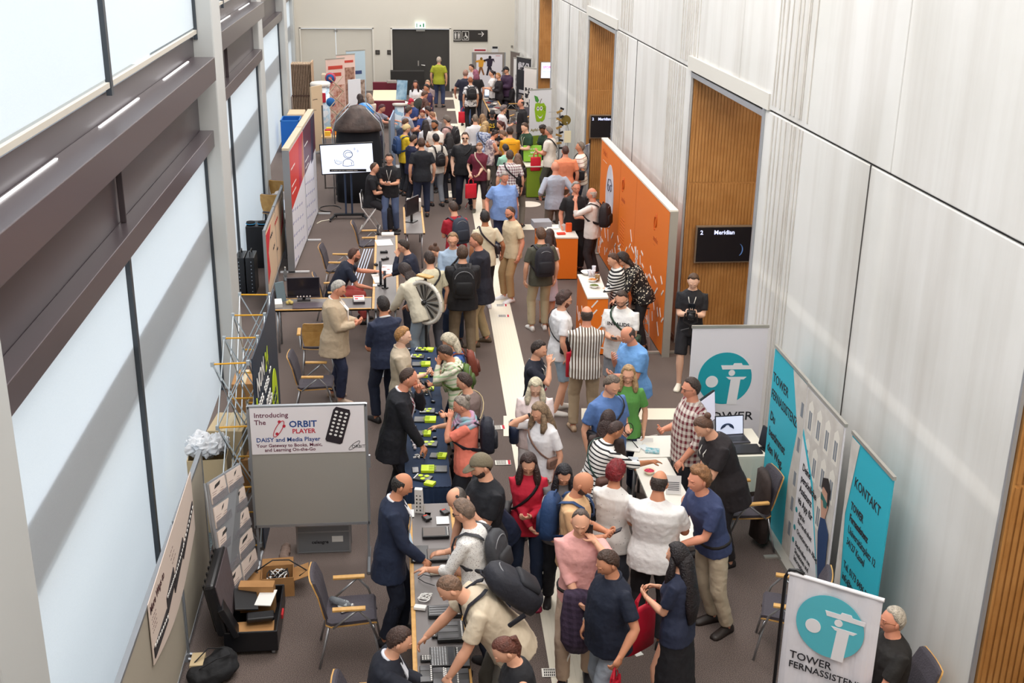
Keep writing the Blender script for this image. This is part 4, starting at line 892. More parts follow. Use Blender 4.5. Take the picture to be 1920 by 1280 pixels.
P_('whitepack', 1110, 364, 62, 'white-haired man in a white shirt raising one hand with a black backpack', '#e9e2dc', 'h', '#2e2628', hair=('ring', '#d2c8bc'), pitch=2, arms=('wave', 'hold'), h=1.78, b=1.08, skin='r')
# --- left of the aisle, middle distance
P_('blackteeback', 790, 269, 8, 'man with brown hair in a black t-shirt and dark jeans seen from behind', '#1a1c24', 's', '#27304a', hair=('short', '#5a3e30'), pitch=6, arms=('down', 'down'), h=1.84, b=1.1)
P_('navyboy', 775, 262, -60, 'dark-haired boyish man with glasses in a navy t-shirt looking down', '#1d2140', 's', '#23242e', hair=('short', '#38261f'), x=('glasses',), pitch=26, arms=('hold', 'hold'), h=1.74)
P_('yellowpack', 762, 242, -65, 'man in a beige cap and yellow t-shirt with a blue backpack', '#e9c42c', 's', '#2a2c34', hair=('cap', '#8a6a4a'), x=(('cap', '#d9bf8c'),), pitch=16, arms=('hold', 'hold'), h=1.76)
P_('whitebeard', 815, 234, 140, 'dark-bearded man in a cream t-shirt beside the woman with long black hair', '#ece0d6', 's', '#3b3f4c', hair=('short', '#211a1a'), x=(('beard', '#241c1c'),), pitch=14, arms=('hold', 'hold'), h=1.80, b=1.1, skin='t')
P_('whitestrap', 817, 260, 25, 'dark-haired person in a white shirt with a small black backpack', '#e2dad0', 's', '#8a8f98', hair=('short', '#231d20'), pitch=10, arms=('down', 'down'), h=1.74)
P_('longblackpk', 842, 258, 12, 'person with long black hair wearing a black top and a tall black backpack', '#211c22', 's', '#20212c', hair=('long', '#1e171b'), f=1, pitch=10, arms=('hold', 'hold'), h=1.68)
P_('blackhairw', 798, 233, 15, 'woman with long wavy black hair in a white top', '#e2dfe4', 's', '#5a5e68', hair=('long', '#2a1c1e'), f=1, pitch=14, arms=('hold', 'hold'), h=1.66)
P_('greycap', 838, 225, 55, 'man in a grey cap and dusty pink t-shirt with a black backpack', '#c9a3a0', 's', '#3a3a46', hair=('cap', '#4a3a34'), x=(('cap', '#6e635c'),), pitch=12, arms=('hold', 'hold'), h=1.78)
P_('baldtable', 811, 217, 40, 'bald man in a grey t-shirt at the ball table', '#8a8488', 's', '#3a3a46', hair=('buzz', '#b07a58'), pitch=30, lean=16, arms=('hold', 'hold'), h=1.74, skin='r')
P_('darktable', 803, 207, 60, 'dark-haired man in a pale grey shirt leaning at the ball table', '#c9c6cc', 's', '#2c2c38', hair=('short', '#3a2624'), pitch=26, lean=14, arms=('hold', 'hold'), h=1.74, skin='r')
P_('redhaired', 792, 213, 150, 'red-haired person in a blue and yellow top behind the ball table', '#3c4f8c', 's', '#2c2c38', hair=('short', '#8a3426'), f=1, pitch=30, arms=('hold', 'hold'), h=1.62)
P_('greyleft', 766, 208, -60, 'man in a grey t-shirt standing left of the ball table', '#a9a8b4', 's', '#3a3f4c', hair=('short', '#4a3226'), pitch=22, arms=('hold', 'hold'), h=1.78, skin='r')
P_('browndown', 760, 230, -45, 'brown-haired person stooping over the table in front of the grey t-shirt man', '#2b3550', 's', '#2a2c34', hair=('short', '#6a452c'), pitch=34, lean=12, arms=('hold', 'hold'), h=1.68)
P_('redcap', 771, 192, 150, 'person with a red cap standing beside the white drum', '#33447a', 's', '#2a2c34', hair=('short', '#5a3a2c'), x=(('cap', '#b8203a'),), pitch=20, arms=('hold', 'hold'), h=1.64)
P_('olivebend', 796, 178, -60, 'brown-haired man in a black and olive t-shirt bending with hand on hip', '#2c2c24', 's', '#3a3848', hair=('short', '#6a4632'), pitch=22, lean=36, arms=('hold', 'hip'), h=1.82, skin='r')
P_('longdark', 779, 158, 172, 'woman with very long dark hair in a white t-shirt at the back tables', '#ece8ea', 's', '#4a4a58', hair=('long', '#3a2022'), f=1, pitch=14, arms=('side', 'hold'), h=1.72, skin='r')
P_('darkbeside', 800, 165, 120, 'dark-haired person with a purple bag beside the long-haired woman', '#3a2c4c', 's', '#2a2c38', hair=('short', '#1e181a'), pitch=14, arms=('hold', 'hold'), h=1.74, skin='m')
P_('fairback', 802, 157, 160, 'fair-haired person at the back behind the purple bag', '#8d7a7a', 's', '#4a4a52', hair=('short', '#c9a888'), pitch=14, arms=('hold', 'hold'), h=1.70)
P_('longwhite', 797, 192, 40, 'person with long brown hair in a white t-shirt among the ball table crowd', '#efe9ea', 's', '#4a4a58', hair=('long', '#6a4034'), f=1, pitch=16, arms=('hold', 'hold'), h=1.66)
P_('lime', 823, 113, -12, 'grey-haired man in a lime green shirt walking towards the dark back door', '#a3a62c', 's', '#3a4568', hair=('short', '#d2bfb0'), pitch=2, arms=('down', 'down'), h=1.80, b=1.15)
P_('balldark', 675, 184, 20, 'dark-haired woman in a floral blouse leaning over the black booth', tm=mat('#efe2e0', 'blot', '#b0505c', 14, thr=.58), sl='l', bot='#4a4044', hair=('bob', '#35211e'), f=1, pitch=14, arms=('reach', 'hold'), h=1.66)
P_('beigehair', 692, 183, 35, 'person with beige wavy hair in a cream shirt behind the black booth', '#e3cfc0', 'l', '#7a6a60', hair=('bob', '#c9a58c'), f=1, pitch=14, arms=('hold', 'hold'), h=1.66, b=1.1)
P_('greyarm', 716, 203, -110, 'person in a grey t-shirt stretching an arm right of the black booth', '#8f8c9c', 's', '#3a3848', hair=('short', '#5a2c34'), pitch=24, lean=14, arms=('reach', 'reach'), h=1.68, skin='r')
P_('childred', 649, 217, 150, 'small red-haired child looking over the black booth', '#b8c4d4', 's', '#4a5a78', hair=('short', '#a8482c'), pitch=10, arms=('hold', 'hold'), h=1.28)
# --- far right group
P_('navyfar', 873, 138, -20, 'grey-haired man in a navy t-shirt in the far group', '#262638', 's', '#56709c', hair=('short', '#b48a7a'), pitch=10, arms=('side', 'hold'), h=1.84, b=1.15, skin='r')
P_('pinkhair', 892, 138, 12, 'person with dusty pink hair in a black t-shirt in the far group', '#1e1a20', 's', '#2a2a34', hair=('bob', '#a8607a'), f=1, pitch=14, arms=('down', 'down'), h=1.78, b=1.1)
P_('farpack', 882, 151, 6, 'short-haired woman in a patterned white blouse with a black backpack and a red bag', tm=mat('#efeaea', 'blot', '#33303c', 13, thr=.55), sl='s', bot='#1b181c', hair=('buzz', '#b46a44'), f=1, pitch=6, arms=(('down'), 'down'), h=1.74, b=1.05, shoe='#c9c4c4')
P_('fartall', 884, 127, 120, 'dark-haired person hidden behind the pink-haired person', '#d9d0d0', 's', '#2a2a34', hair=('short', '#3a2422'), pitch=16, arms=('hold', 'hold'), h=1.78)
P_('farwhite', 922, 138, 88, 'dark-haired woman in a white t-shirt and black skirt by the far table', '#efebea', 's', '#1a171a', 'dl', hair=('pony', '#2c1e22'), f=1, pitch=10, arms=('hold', 'hold'), h=1.72)
P_('farblond', 934, 143, 110, 'fair-haired person in dark clothes beside the purple hoodie', '#221c22', 'l', '#1e1a1e', hair=('short', '#c08a4a'), f=1, pitch=14, arms=('hold', 'hold'), h=1.66)
P_('farpurple', 949, 132, 120, 'large person in a black cap and dark purple hoodie by the far roll-ups', '#3c2440', 'l', '#241a28', hair=('cap', '#2a1e22'), x=(('cap', '#1e1c20'),), pitch=16, arms=('hold', 'hold'), h=1.84, b=1.25, jacket=1)
P_('farseat', 957, 157, 95, 'seated bald man in a dark jacket holding a small doll-like figure at the far table', '#1e1a20', 'l', '#1b181c', hair=('buzz', '#b08a7a'), legs='sit', x=(('lanyard',),), pitch=6, arms=('hold', 'hold'), h=1.78, skin='r')
# --- what they carry
backpack('floral', '#3c3d42', 'dark grey flap backpack on the man in the speckled shirt', (.30, .14, .40))
backpack('bigpack', '#1d1e28', 'large black backpack on the man leaning over the braille displays', (.34, .22, .50))
backpack('peach', '#22406c', 'navy blue backpack on the bald man in peach', (.30, .17, .44))
backpack('bob', '#7c3a2a', 'rust brown leather backpack on the woman with the white-blonde bob', (.27, .14, .36))
backpack('scarf', '#55702f', 'green backpack on the woman in the striped scarf', (.24, .10, .34))
backpack('coral', '#1a1d2c', 'black backpack on the woman in the coral t-shirt', (.30, .18, .42))
backpack('redtee', '#303848', 'slate backpack on the man in the red t-shirt', (.31, .17, .46))
backpack('olivetee', '#221f28', 'large black backpack on the man in the olive t-shirt', (.32, .18, .48))
backpack('blackjkt', '#141217', 'flat black backpack on the man in the black jacket', (.34, .08, .46))
backpack('packlady', '#221c22', 'black backpack on the long-haired woman beside the checked shirt', (.26, .16, .42))
backpack('whitepack', '#241c20', 'black backpack on the white-haired man at the far orange counter', (.30, .20, .44))
backpack('yellowpack', '#2c4a7c', 'blue backpack on the man in the yellow t-shirt', (.28, .16, .42))
backpack('whitestrap', '#201c20', 'small black backpack on the person in the white shirt', (.24, .13, .34), drop=.08)
backpack('longblackpk', '#1c181e', 'tall black backpack below long black hair', (.30, .18, .46), drop=.1)
backpack('greycap', '#221e22', 'black backpack on the man in the grey cap', (.28, .15, .42))
backpack('farpack', '#221f24', 'black backpack on the short-haired woman with the red bag', (.32, .16, .42))
crossbag('redtop', '#17161c', 'black crossbody bag on the woman in red', 1, (.22, .08, .17))
crossbag('curly', '#1b1a1e', 'round black bag slung on the curly-haired man', 1, (.24, .08, .22))
crossbag('creamtee', '#2c2028', 'dark crossbody bag on the man in the cream t-shirt', 1, (.20, .08, .15))
crossbag('platinum', '#18253f', 'navy shoulder bag of the woman with platinum hair', 1, (.30, .12, .24), low=.05)
crossbag('bluepolo', '#1b1b22', 'black crossbody strap bag of the man in the blue polo', 1, (.20, .07, .15))
crossbag('graphic', '#26402f', 'green crossbody strap of the man in the graphic t-shirt', -1, (.18, .07, .14))
crossbag('khakistrap', '#1f1c1f', 'small black bag of the man in the pale cream shirt', -1, (.18, .07, .14))
crossbag('blueshirt', '#1f1d20', 'black shoulder bag of the man in the light blue shirt', 1, (.28, .10, .24), low=.1)
crossbag('stripepolo', '#24242a', 'dark green-black shoulder bag of the man in the striped polo', -1, (.28, .12, .22))
crossbag('strapwhite', '#1c1a1d', 'thin black strap bag of the man at the apple stand', 1, (.16, .06, .12))
crossbag('blacksun', '#17161b', 'thin black strap of the man in sunglasses', 1, None)
crossbag('stripew', '#5a3a30', 'brown leather shoulder bag of the woman in the striped top', 1, (.26, .12, .20), strap='#2f4a44')
crossbag('bluefloral', '#3a3a48', 'dark strap bag of the blonde woman in blue floral', 1, (.18, .07, .14))
crossbag('brownhair', '#2c2c30', 'checked harness strap bag of the person in grey-brown', -1, (.18, .07, .12), strap='#d9c79a')
crossbag('leopard', '#8b6a5c', 'brown chain strap bag of the woman in the leopard print t-shirt', -1, (.16, .06, .12))
crossbag('burgundy', '#d6c4ae', 'beige shoulder bag of the woman in burgundy', -1, (.26, .08, .24), low=.1, y=.08)
crossbag('checkshirt', '#1b191d', 'black strap bag of the man in the checked shirt', 1, (.2, .08, .2))
tote('longblack', 0, '#c81432', 'bright red tote bag held by the woman with very long black hair', .36, .44, .09, 35)
tote('navypolo', 0, '#b8122c', 'dark red bag held by the man in the navy polo', .30, .44, .08, 60)
tote('burgundy', 1, '#dc1c34', 'red tote bag held by the woman in burgundy', .28, .34, .06, 15)
tote('farpack', 0, '#dc1c34', 'red tote bag held by the short-haired woman in the far group', .32, .36, .07, 5)
tote('strapwhite', 0, '#dc1c34', 'red tote bag held by the man at the lime counter', .26, .34, .06, 5)
tote('stripeman', 1, '#c81432', 'red tote bag half hidden beside the striped shirt man', .26, .36, .06, 20)
cane('pinkphone', 1, at(1045, 1285), 'white cane with a red lower part held by the man in the pink shirt')
cane('blacksun', 0, at(873, 391), 'thin white cane of the man in sunglasses')
cane('greentee', 1, at(1231, 818), 'long white cane ending on the carpet beside the white table', red=False)
cane('bluepolo', 0, at(1168, 830), 'white cane with a black looped handle held by the man in the blue polo', loop=True, red=False)
cane('capman', 0, at(893, 1010), 'white cane held by the man in the olive cap', red=False)
cane('scarf', 1, at(831, 800), 'slim white cane standing beside the navy cloth table', red=False)
phone('platinum', 0, 'dark phone in the hands of the woman with platinum hair')
phone('pinkphone', 0, 'black phone held to the ear of the man in the pink shirt', dz=.02, rx=80, dy=0)
phone('scarf', 1, 'black phone in the hand of the woman in the striped scarf')
phone('peach', 1, 'black phone in the hands of the bald man in peach')
phone('graphic', 0, 'black phone in the hand of the man in the graphic t-shirt')
p = PEOPLE['greentee']; a = p['M'] @ p['hands'][0]
tag(MB().box((a.x+.02, a.y-.05, a.z-.12), (.2, .004, .28), rotm(-12, 0, 5)).build('paper_sheet', mat('#f3f1ee')), 'white sheet of paper held by the woman in green', 'paper')
# jacket over the arm of the man in pink
p = PEOPLE['pinkphone']; j = MB(); e = p['A'][1][2]*p['s']; w_ = p['hands'][1]
c = e.lerp(w_, .6); rings = []
for z, rx, ry in ((.06, .03, .03), (.04, .13, .055), (-.05, .14, .06), (-.25, .15, .07), (-.45, .14, .08), (-.56, .09, .05)):
    rings.append([c+V((math.cos(q)*rx*(1+.18*noise.noise(V((q*2, z*6, 1)))), math.sin(q)*ry*(1+.3*noise.noise(V((q*3, z*7, 4)))), z)) for q in [2*math.pi*k/24 for k in range(24)]])
j.loft(rings); t = j.build('jacket', mat('#33263c', 'plaid', '#4a3a52', .06, bump=.5, bscale=20), smooth=True); t.matrix_world = p['M']; tag(t, 'dark purple checked jacket draped over the arm of the man in pink', 'jacket')
# video camera of the photographer
p = PEOPLE['photog']; a = p['M'] @ ((p['hands'][0]+p['hands'][1])*.5)
t = thing('video_camera', 'black video camera on a handheld stabiliser held by the photographer', 'camera', (a.x, a.y, a.z), p['face'])
MB().box((0, .06, .02), (.13, .09, .09)).build('body', mat('#151517', rough=.4), t, bev=.008)
MB().lathe([(.038, 0), (.042, .03), (.038, .08), (.045, .12), (.04, .125)], (0, .1, .02), 16, rotm(-90, 0, 0)).build('lens', mat('#1d1d20', rough=.3), t, smooth=True)
MB().box((0, .02, .13), (.10, .02, .07), rotm(-20, 0, 0)).build('monitor', mat('#1b2028', rough=.2), t)
g = MB(); g.tube([(-.08, .05, .02), (-.1, .05, -.1), (0, .05, -.16), (.1, .05, -.1), (.08, .05, .02)], .012, 8); g.cyl((0, .05, -.16), (0, .05, -.30), .016, 8); g.tube([(0, .05, -.2), (.13, .07, -.24)], .008, 6); g.tube([(0, .05, -.2), (-.15, .07, -.26)], .008, 6)
g.build('stabiliser', mat('#1b1b1e', rough=.4), t)
# ================================================================ furniture and stands
WOODE = mat('#d8a964', 'noise', '#c4924e', 12, rough=.5); STEEL = mat('#b4b6ba', rough=.3, metal=.8); GREYTOP = mat('#76706f', rough=.5)
FAB = mat('#4a454d', bump=.3, bscale=60); BLK = mat('#18181b', rough=.4); WHT = mat('#efedea', rough=.6); PAPER = mat('#f1efeb', rough=.8)
CARD = mat('#b98a58', 'noise', '#a87a4a', 5, rough=.85); CARD2 = mat('#c9b48f', rough=.85); SILV = mat('#a9adb3', rough=.35, metal=.6)
INK = mat('#24232a'); LIME = mat('#c3dc1c', rough=.45); TEAL = mat('#1aa3b2', rough=.6); TEAL2 = mat('#2fb6cb', rough=.55)
def quad(u0, v0, u1, v1, u2, v2, u3, v3, z): return [at(a, b, z) for a, b in ((u0, v0), (u1, v1), (u2, v2), (u3, v3))]
def desk(label, x0, x1, y0, y1, h=.74, along='y', edge=True, group=None):
    t = thing('desk', label, 'desk', ((x0+x1)/2, (y0+y1)/2, 0), 0, group); w, l = x1-x0, y1-y0
    dt = MB().box((0, 0, h-.015), (w, l, .03)).build('desk_top', GREYTOP, t, bev=.004)
    for s in (-1, 1):
        if along == 'y': MB().box((s*(w/2-.02), 0, h-.012), (.04, l, .036)).build('wood_edge', WOODE, dt, bev=.005)
        else: MB().box((0, s*(l/2-.02), h-.012), (w, .04, .036)).build('wood_edge', WOODE, dt, bev=.005)
    for a in (-1, 1):
        for b_ in (-1, 1):
            g = MB(); x, y = a*(w/2-.06), b_*(l/2-.10); g.cyl((x, y, 0), (x, y, h-.03), .018, 10); g.build('leg', STEEL, t, smooth=True)
    return t
def on(name, label, cat, u, v, z, rz=0, group=None): p = at(u, v, z); return thing(name, label, cat, p, rz, group)
def chair(label, x, y, rz, arms=True, shell=FAB, group=None, back=None):
    """local +y is where the sitter looks"""
    t = thing('armchair' if arms else 'side_chair', label, 'chair', (x, y, 0), rz, group)
    def sheet(prof, w, th, m_, nm, off=0):
        g = MB(); rings = []
        for (yy, zz, nx, nz, k) in prof: rings.append([V((a*w/2*k, yy+nx*b_+off*nx, zz+nz*b_+off*nz)) for a, b_ in ((-1, 0), (-.5, -.012), (0, -.016), (.5, -.012), (1, 0), (1, th), (.5, th-.012), (0, th-.016), (-.5, th-.012), (-1, th))])
        g.loft(rings); return g.build(nm, m_, t, smooth=False)
    seat = [(.24, .43, 0, 1, .86), (.22, .45, 0, 1, .96), (.0, .44, 0, 1, 1), (-.18, .43, 0, 1, 1), (-.23, .45, .3, .9, .95)]
    sheet(seat, .46, .012, WOODE, 'seat_shell'); sheet(seat, .44, .03, shell, 'seat', .012)
    bk = [(-.23, .50, 1, 0, .86), (-.25, .60, 1, 0, .95), (-.28, .75, 1, 0, 1), (-.33, .88, 1, .2, .9), (-.345, .90, 1, .2, .8)]
    sheet(bk, .44, .012, back or WOODE, 'back_shell', -.012); sheet(bk, .42, .025, shell, 'backrest', .0)
    for s in (-1, 1):
        for yy, y2 in ((.20, .27), (-.20, -.30)):
            g = MB(); g.tube([(s*.20, yy, .43), (s*.235, y2, .0)], .012, 8); g.build('leg', STEEL, t, smooth=True)
        if arms:
            g = MB(); g.tube([(s*.24, .24, .3), (s*.27, .17, .52), (s*.275, .08, .63), (s*.27, -.08, .64)], .011, 8); g.tube([(s*.275, .06, .63), (s*.25, -.16, .44)], .011, 8); sp = g.build('arm_support', STEEL, t, smooth=True)
            g = MB(); g.loft([[V((s*.275+a*.028, yy, .655+b_*.013)) for a, b_ in ((-1, -1), (1, -1), (1, .6), (.5, 1), (-.5, 1), (-1, .6))] for yy in (-.16, -.13, .10, .14)]); g.build('armrest', WOODE, sp, bev=.004)
    return t
# ---------------- navy cloth table with books
NAVY = mat('#14263f', 'noise', '#1a3050', 3, rough=.85, bump=.25, bscale=8)
t = thing('cloth_table', 'long narrow table under a floor-length navy blue cloth', 'table', (.29, 13.5, 0))
cl = MB(); rings = []
for z, g in ((.02, .035), (.35, .022), (.70, .008), (.74, .0), (.752, -.012)):
    r = []
    for k in range(120):
        s_ = k/120*4; i = int(s_); f = s_-i; c4 = [(-.235, -2.16), (.235, -2.16), (.235, 2.16), (-.235, 2.16)]; a, b_ = c4[i], c4[(i+1) % 4]
        x, y = a[0]+(b_[0]-a[0])*f, a[1]+(b_[1]-a[1])*f; wv = math.sin(k*1.9)*g*.6+g
        r.append(V((x+math.copysign(wv, x), y+math.copysign(wv if abs(y) > 2.1 else 0, y), z)))
    rings.append(r)
cl.loft(rings); cl.build('tablecloth', NAVY, t, smooth=False)
BZ = .754
def clear_box(u, v, rz, i):
    t = on('brochure_box', BOXL[i], 'box', u, v, BZ, rz)
    MB().box((0, 0, .012), (.19, .135, .024)).build('sleeve', mat('#2b2f33', rough=.3), t, bev=.003)
    for a, b_ in ((-.04, .03), (.03, .04), (.01, -.03)): MB().lathe([(.0, 0), (.027, 0), (.027, .003), (0, .003)], (a, b_, .025), 18).build('lime_disc', LIME, t)
    g = MB(); g.box((-.084, 0, .026), (.012, .12, .003)); g.build('white_edge', WHT, t)
    return t
BOXL = ['black sleeve with lime discs at the far end of the navy table', 'black sleeve with lime discs second from the far end of the navy table', 'black sleeve with lime discs midway along the navy table', 'black sleeve with lime discs below the open lime brochure', 'black sleeve with lime discs at the near left corner of the navy table']
for i, (u, v, rz) in enumerate(((792, 657, -12), (783, 670, -10), (801, 772, -4), (805, 834, -8), (793, 898, -25))): clear_box(u, v, rz, i)
BK = ['far-end lime leaflet beside the first black sleeve', 'lime box with a dark lid beside the second small device', 'lime box third from the far end of the navy table', 'lime leaflet lying beside the glass bowl', 'wide black and lime folder midway on the navy table', 'lime box below the wide black and lime folder', 'lime edged pack near the coral woman', 'large lime folder near the front of the navy table', 'lime flap at the front edge of the navy table']
for i, (u, v, rz, w, d, k) in enumerate(((806, 657, -14, .10, .12, 0), (790, 684, -3, .25, .14, 1), (794, 705, -3, .12, .13, 0), (808, 730, -5, .08, .10, 0), (797, 788, -5, .27, .15, 1), (795, 814, -7, .17, .13, 1), (822, 856, -12, .19, .12, 1), (814, 881, -3, .29, .15, 2), (806, 908, -28, .11, .09, 0))):
    t = on('brochure', BK[i], 'brochure', u, v, BZ, rz)
    if k == 0: MB().box((0, 0, .015), (w, d, .03)).build('cover', LIME, t, bev=.002); MB().box((0, 0, .0315), (w*.5, d*.7, .002)).build('print', mat('#dfe96a'), t)
    else:
        s_ = 1 if k == 1 else -1
        MB().box((s_*w*.25, 0, .016), (w*.5, d, .032)).build('lime_cover', LIME, t, bev=.002); MB().box((-s_*w*.25, 0, .010), (w*.5, d, .02)).build('dark_cover', mat('#343638', rough=.35), t, bev=.002)
        q = MB()
        for a in range(4): q.box((-s_*w*.03-.0, -d*.33+a*d*.2, .0335 if s_ > 0 else .034), (.03, .010, .002))
        for a in range(4): q.box((s_*w*.12, -d*.33+a*d*.2, .034), (.05, .012, .002))
        q.build('print', mat('#8ea51c'), t)
for i, (u, v) in enumerate(((767, 657), (804, 674), (808, 693), (809, 706), (793, 719), (806, 720), (812, 755), (795, 758), (819, 778), (814, 808), (815, 823), (793, 846), (777, 802), (776, 773))):
    t = on('small_device', 'small black wearable device lying among the lime brochures', 'device', u, v, BZ, random.uniform(-40, 40), 'small black devices on the navy table')
    MB().box((0, 0, .014), (.055, .034, .028)).build('case', BLK, t, bev=.008); MB().box((0, 0, .029), (.03, .012, .002)).build('light_bar', mat('#d9d9dd'), t)
t = on('tablet', 'black phone-like tablet lying left of the large lime folder', 'tablet', 779, 882, BZ, 2); MB().box((0, 0, .006), (.075, .14, .012)).build('case', BLK, t, bev=.004); MB().box((0, 0, .0125), (.065, .125, .001)).build('screen', mat('#34343c', rough=.15), t)
t = on('glass_bowl', 'clear glass bowl of wrapped sweets on the navy table', 'bowl', 800, 738, BZ)
MB().lathe([(.03, 0), (.05, .01), (.075, .05), (.08, .075), (.077, .075), (.07, .05), (.045, .014), (0, .012)], (0, 0, 0), 24).build('glass', mat('#e9f2f4', rough=.05, trans=.9), t, smooth=True)
for k in range(9):
    a = k*2.4; tag(MB().ball(at(800, 738, BZ)+V((.035*math.cos(a)*(k % 3)/2, .035*math.sin(a)*(k % 3)/2, .035+.006*(k//3))), (.014, .010, .009), 8, 6, rotm(0, 0, k*50)).build('wrapped_sweet', mat(['#d9b46a', '#e8d9a8', '#c98a4a'][k % 3], rough=.3), smooth=True), 'golden wrapped sweet in the clear glass bowl', 'sweet', 'sweets in the glass bowl')
for lab, pts in (('white bead bracelet left of the glass bowl', ((770, 738), (769, 745), (772, 752), (776, 757), (779, 750), (781, 742), (781, 734))), ('white bead bracelet near the black suit man\'s hand', ((772, 820), (773, 828), (776, 838), (778, 843), (781, 836), (785, 828), (785, 818)))):
    c0 = at(*pts[0], BZ); t = thing('bead_bracelet', lab, 'bracelet', c0)
    P3 = [at(a, b_, BZ)-c0+V((0, 0, .02)) for a, b_ in pts]
    MB().tube(P3, .006, 6).build('cord', mat('#8a8088'), t)
    for q in P3: MB().ball(q, .020, 10, 6).build('bead', mat('#e6dfe0', rough=.3), t, smooth=True)
t = on('hardware_tray', 'tangle of small white and black plastic connectors by a pointing hand', 'parts', 788, 857, BZ)
for k in range(12): MB().box((random.uniform(-.07, .07), random.uniform(-.04, .04), .012+.004*(k % 3)), (.035, .012, .016), rotm(0, 0, k*41)).build('connector', WHT if k % 2 else BLK, t)
# ---------------- front desks with reading devices
desk('front desk with a grey top and pale wood edges under the braille displays', .06, .54, 6.9, 9.02)
desk('grey-topped desk with pale wood edges between navy cloth table and braille displays', .06, .54, 9.03, 10.98)
DZ = .752
def slab(name, label, cat, u, v, size, rz, m_=BLK, z=DZ, group=None):
    t = on(name, label, cat, u, v, z, rz, group); MB().box((0, 0, size[2]/2), size).build('case', m_, t, bev=.006); return t
def braille(label, u, v, size, rz, lines=4, keys=9, side=1):
    t = slab('braille_display', label, 'braille display', u, v, size, rz, mat('#1e1f22', rough=.35)); w, d, h = size
    for k in range(lines):
        MB().box((-w*.09*side, -d*.34+k*d*.68/max(1, lines-1), h+.001), (w*.72, d*.60/lines, .003)).build('braille_row', mat('#3a3a3f', rough=.3), t)
    q = MB()
    for k in range(keys): q.lathe([(0, 0), (.008, 0), (.007, .007), (0, .008)], (w*.40*side, -d*.42+k*d*.84/(keys-1), h), 10)
    q.build('keys', WHT, t)
    return t
braille('wide braille display with four rows beside the white cables', 834, 1149, (.30, .17, .035), 0)
braille('tall braille display right of the seated suit man\'s hand', 845, 1187, (.24, .28, .035), 0, 3, 11)
t = slab('keyboard', 'black computer keyboard with white keys on the front desk', 'keyboard', 831, 1234, (.22, .27, .025), 0)
q = MB()
for a in range(6):
    for b_ in range(12): q.box((-.09+a*.022, -.118+b_*.0215, .027), (.012, .012, .005))
q.build('keys', mat('#bfc0c4'), t); MB().box((.065, 0, .026), (.05, .24, .003)).build('display_strip', mat('#3c3d42'), t)
braille('slim upright braille display right of the keyboard', 868, 1236, (.11, .27, .03), 0, 2, 9, -1)
t = slab('number_pad', 'small black number pad left of the keyboard', 'keypad', 803, 1236, (.13, .08, .02), 0)
q = MB()
for a in range(5):
    for b_ in range(3): q.box((-.045+a*.022, -.022+b_*.022, .022), (.014, .012, .004))
q.build('keys', WHT, t)
t = slab('number_pad', 'small black keypad under the fingers of the seated suit man', 'keypad', 817, 1189, (.07, .12, .02), 0); q = MB()
for a in range(2):
    for b_ in range(4): q.box((-.015+a*.03, -.04+b_*.025, .022), (.014, .012, .004))
q.build('keys', WHT, t)
for u, v, l_ in ((799, 1268, 'leftmost braille display in the bottom row of the front desk'), (823, 1272, 'second braille display from the left in the bottom row'), (846, 1272, 'third braille display from the left in the bottom row'), (868, 1274, 'rightmost braille display in the bottom row of the front desk')): braille(l_, u, v, (.105, .22, .03), 0, 2, 8, 1 if u < 830 else -1)
for u, v, s_, l_ in ((817, 1001, (.27, .19, .03), 'large tactile tablet under the pointing arm'), (823, 1043, (.23, .22, .03), 'nearer tactile tablet touched by a finger')):
    t = slab('tactile_tablet', l_, 'tablet', u, v, s_, 0); MB().box((-.015, 0, s_[2]+.001), (s_[0]*.82, s_[1]*.86, .002)).build('pin_area', mat('#5b504a', rough=.5), t)
    q = MB()
    for k in range(8): q.lathe([(0, 0), (.006, 0), (.006, .005), (0, .006)], (s_[0]*.44, -s_[1]*.4+k*s_[1]*.8/7, s_[2]), 8)
    q.build('keys', WHT, t)
t = on('laptop', 'open laptop with a pale screen turned to the tactile tablets', 'laptop', 787, 1040, DZ, 88)
MB().box((0, .0, .01), (.30, .16, .018)).build('base', BLK, t, bev=.003); MB().box((0, .085, .10), (.30, .010, .19), rotm(-12, 0, 0)).build('lid', BLK, t, bev=.003); MB().box((0, .079, .10), (.28, .003, .17), rotm(-12, 0, 0)).build('screen', mat('#b8cfe0', emit=.35), t)
t = on('white_slate', 'tall white punched tower with a wedge foot at the head of the desk', 'device', 786, 962, DZ, -12)
MB().box((0, 0, .15), (.09, .05, .30), rotm(8, 0, 0), .9).build('tower', WHT, t, bev=.006); q = MB()
for k in range(6):
    for a in (-1, 1): q.box((a*.018, -.028-.002+.0038*k*.0-(.15-k*.045)*-.14*0, .05+k*.042), (.014, .006, .014), rotm(8, 0, 0))
q.build('slots', BLK, t); MB().hexa([(.05, -.02, 0), (.12, -.02, 0), (.12, .03, 0), (.05, .03, 0)], [(.05, -.02, .1), (.06, -.02, .0), (.06, .03, .0), (.05, .03, .1)]).build('wedge', mat('#d8d4cc'), t)
slab('paper_sheet', 'white sheet at the left edge beside the white tower', 'paper', 770, 962, (.07, .16, .002), 0, PAPER)
slab('paper_sheet', 'printed sheet between the white tower and the first tablet', 'paper', 830, 975, (.13, .16, .002), 0, PAPER)
for u, v, l_ in ((800, 973, 'black handset with red lights beside the white tower'), (834, 962, 'small black handset with red lights near the bending man')):
    t = slab('handset', l_, 'device', u, v, (.07, .10, .03), 30); MB().box((0, .03, .031), (.04, .012, .003)).build('lights', mat('#d83a2c', emit=.5), t)
t = slab('media_player', 'pale handheld player with a green screen on the desk', 'player', 820, 1075, (.14, .06, .025), 5, mat('#cfc9b8')); MB().box((.03, 0, .026), (.05, .035, .002)).build('screen', mat('#3fae6a', emit=.4), t)
q = MB(); 
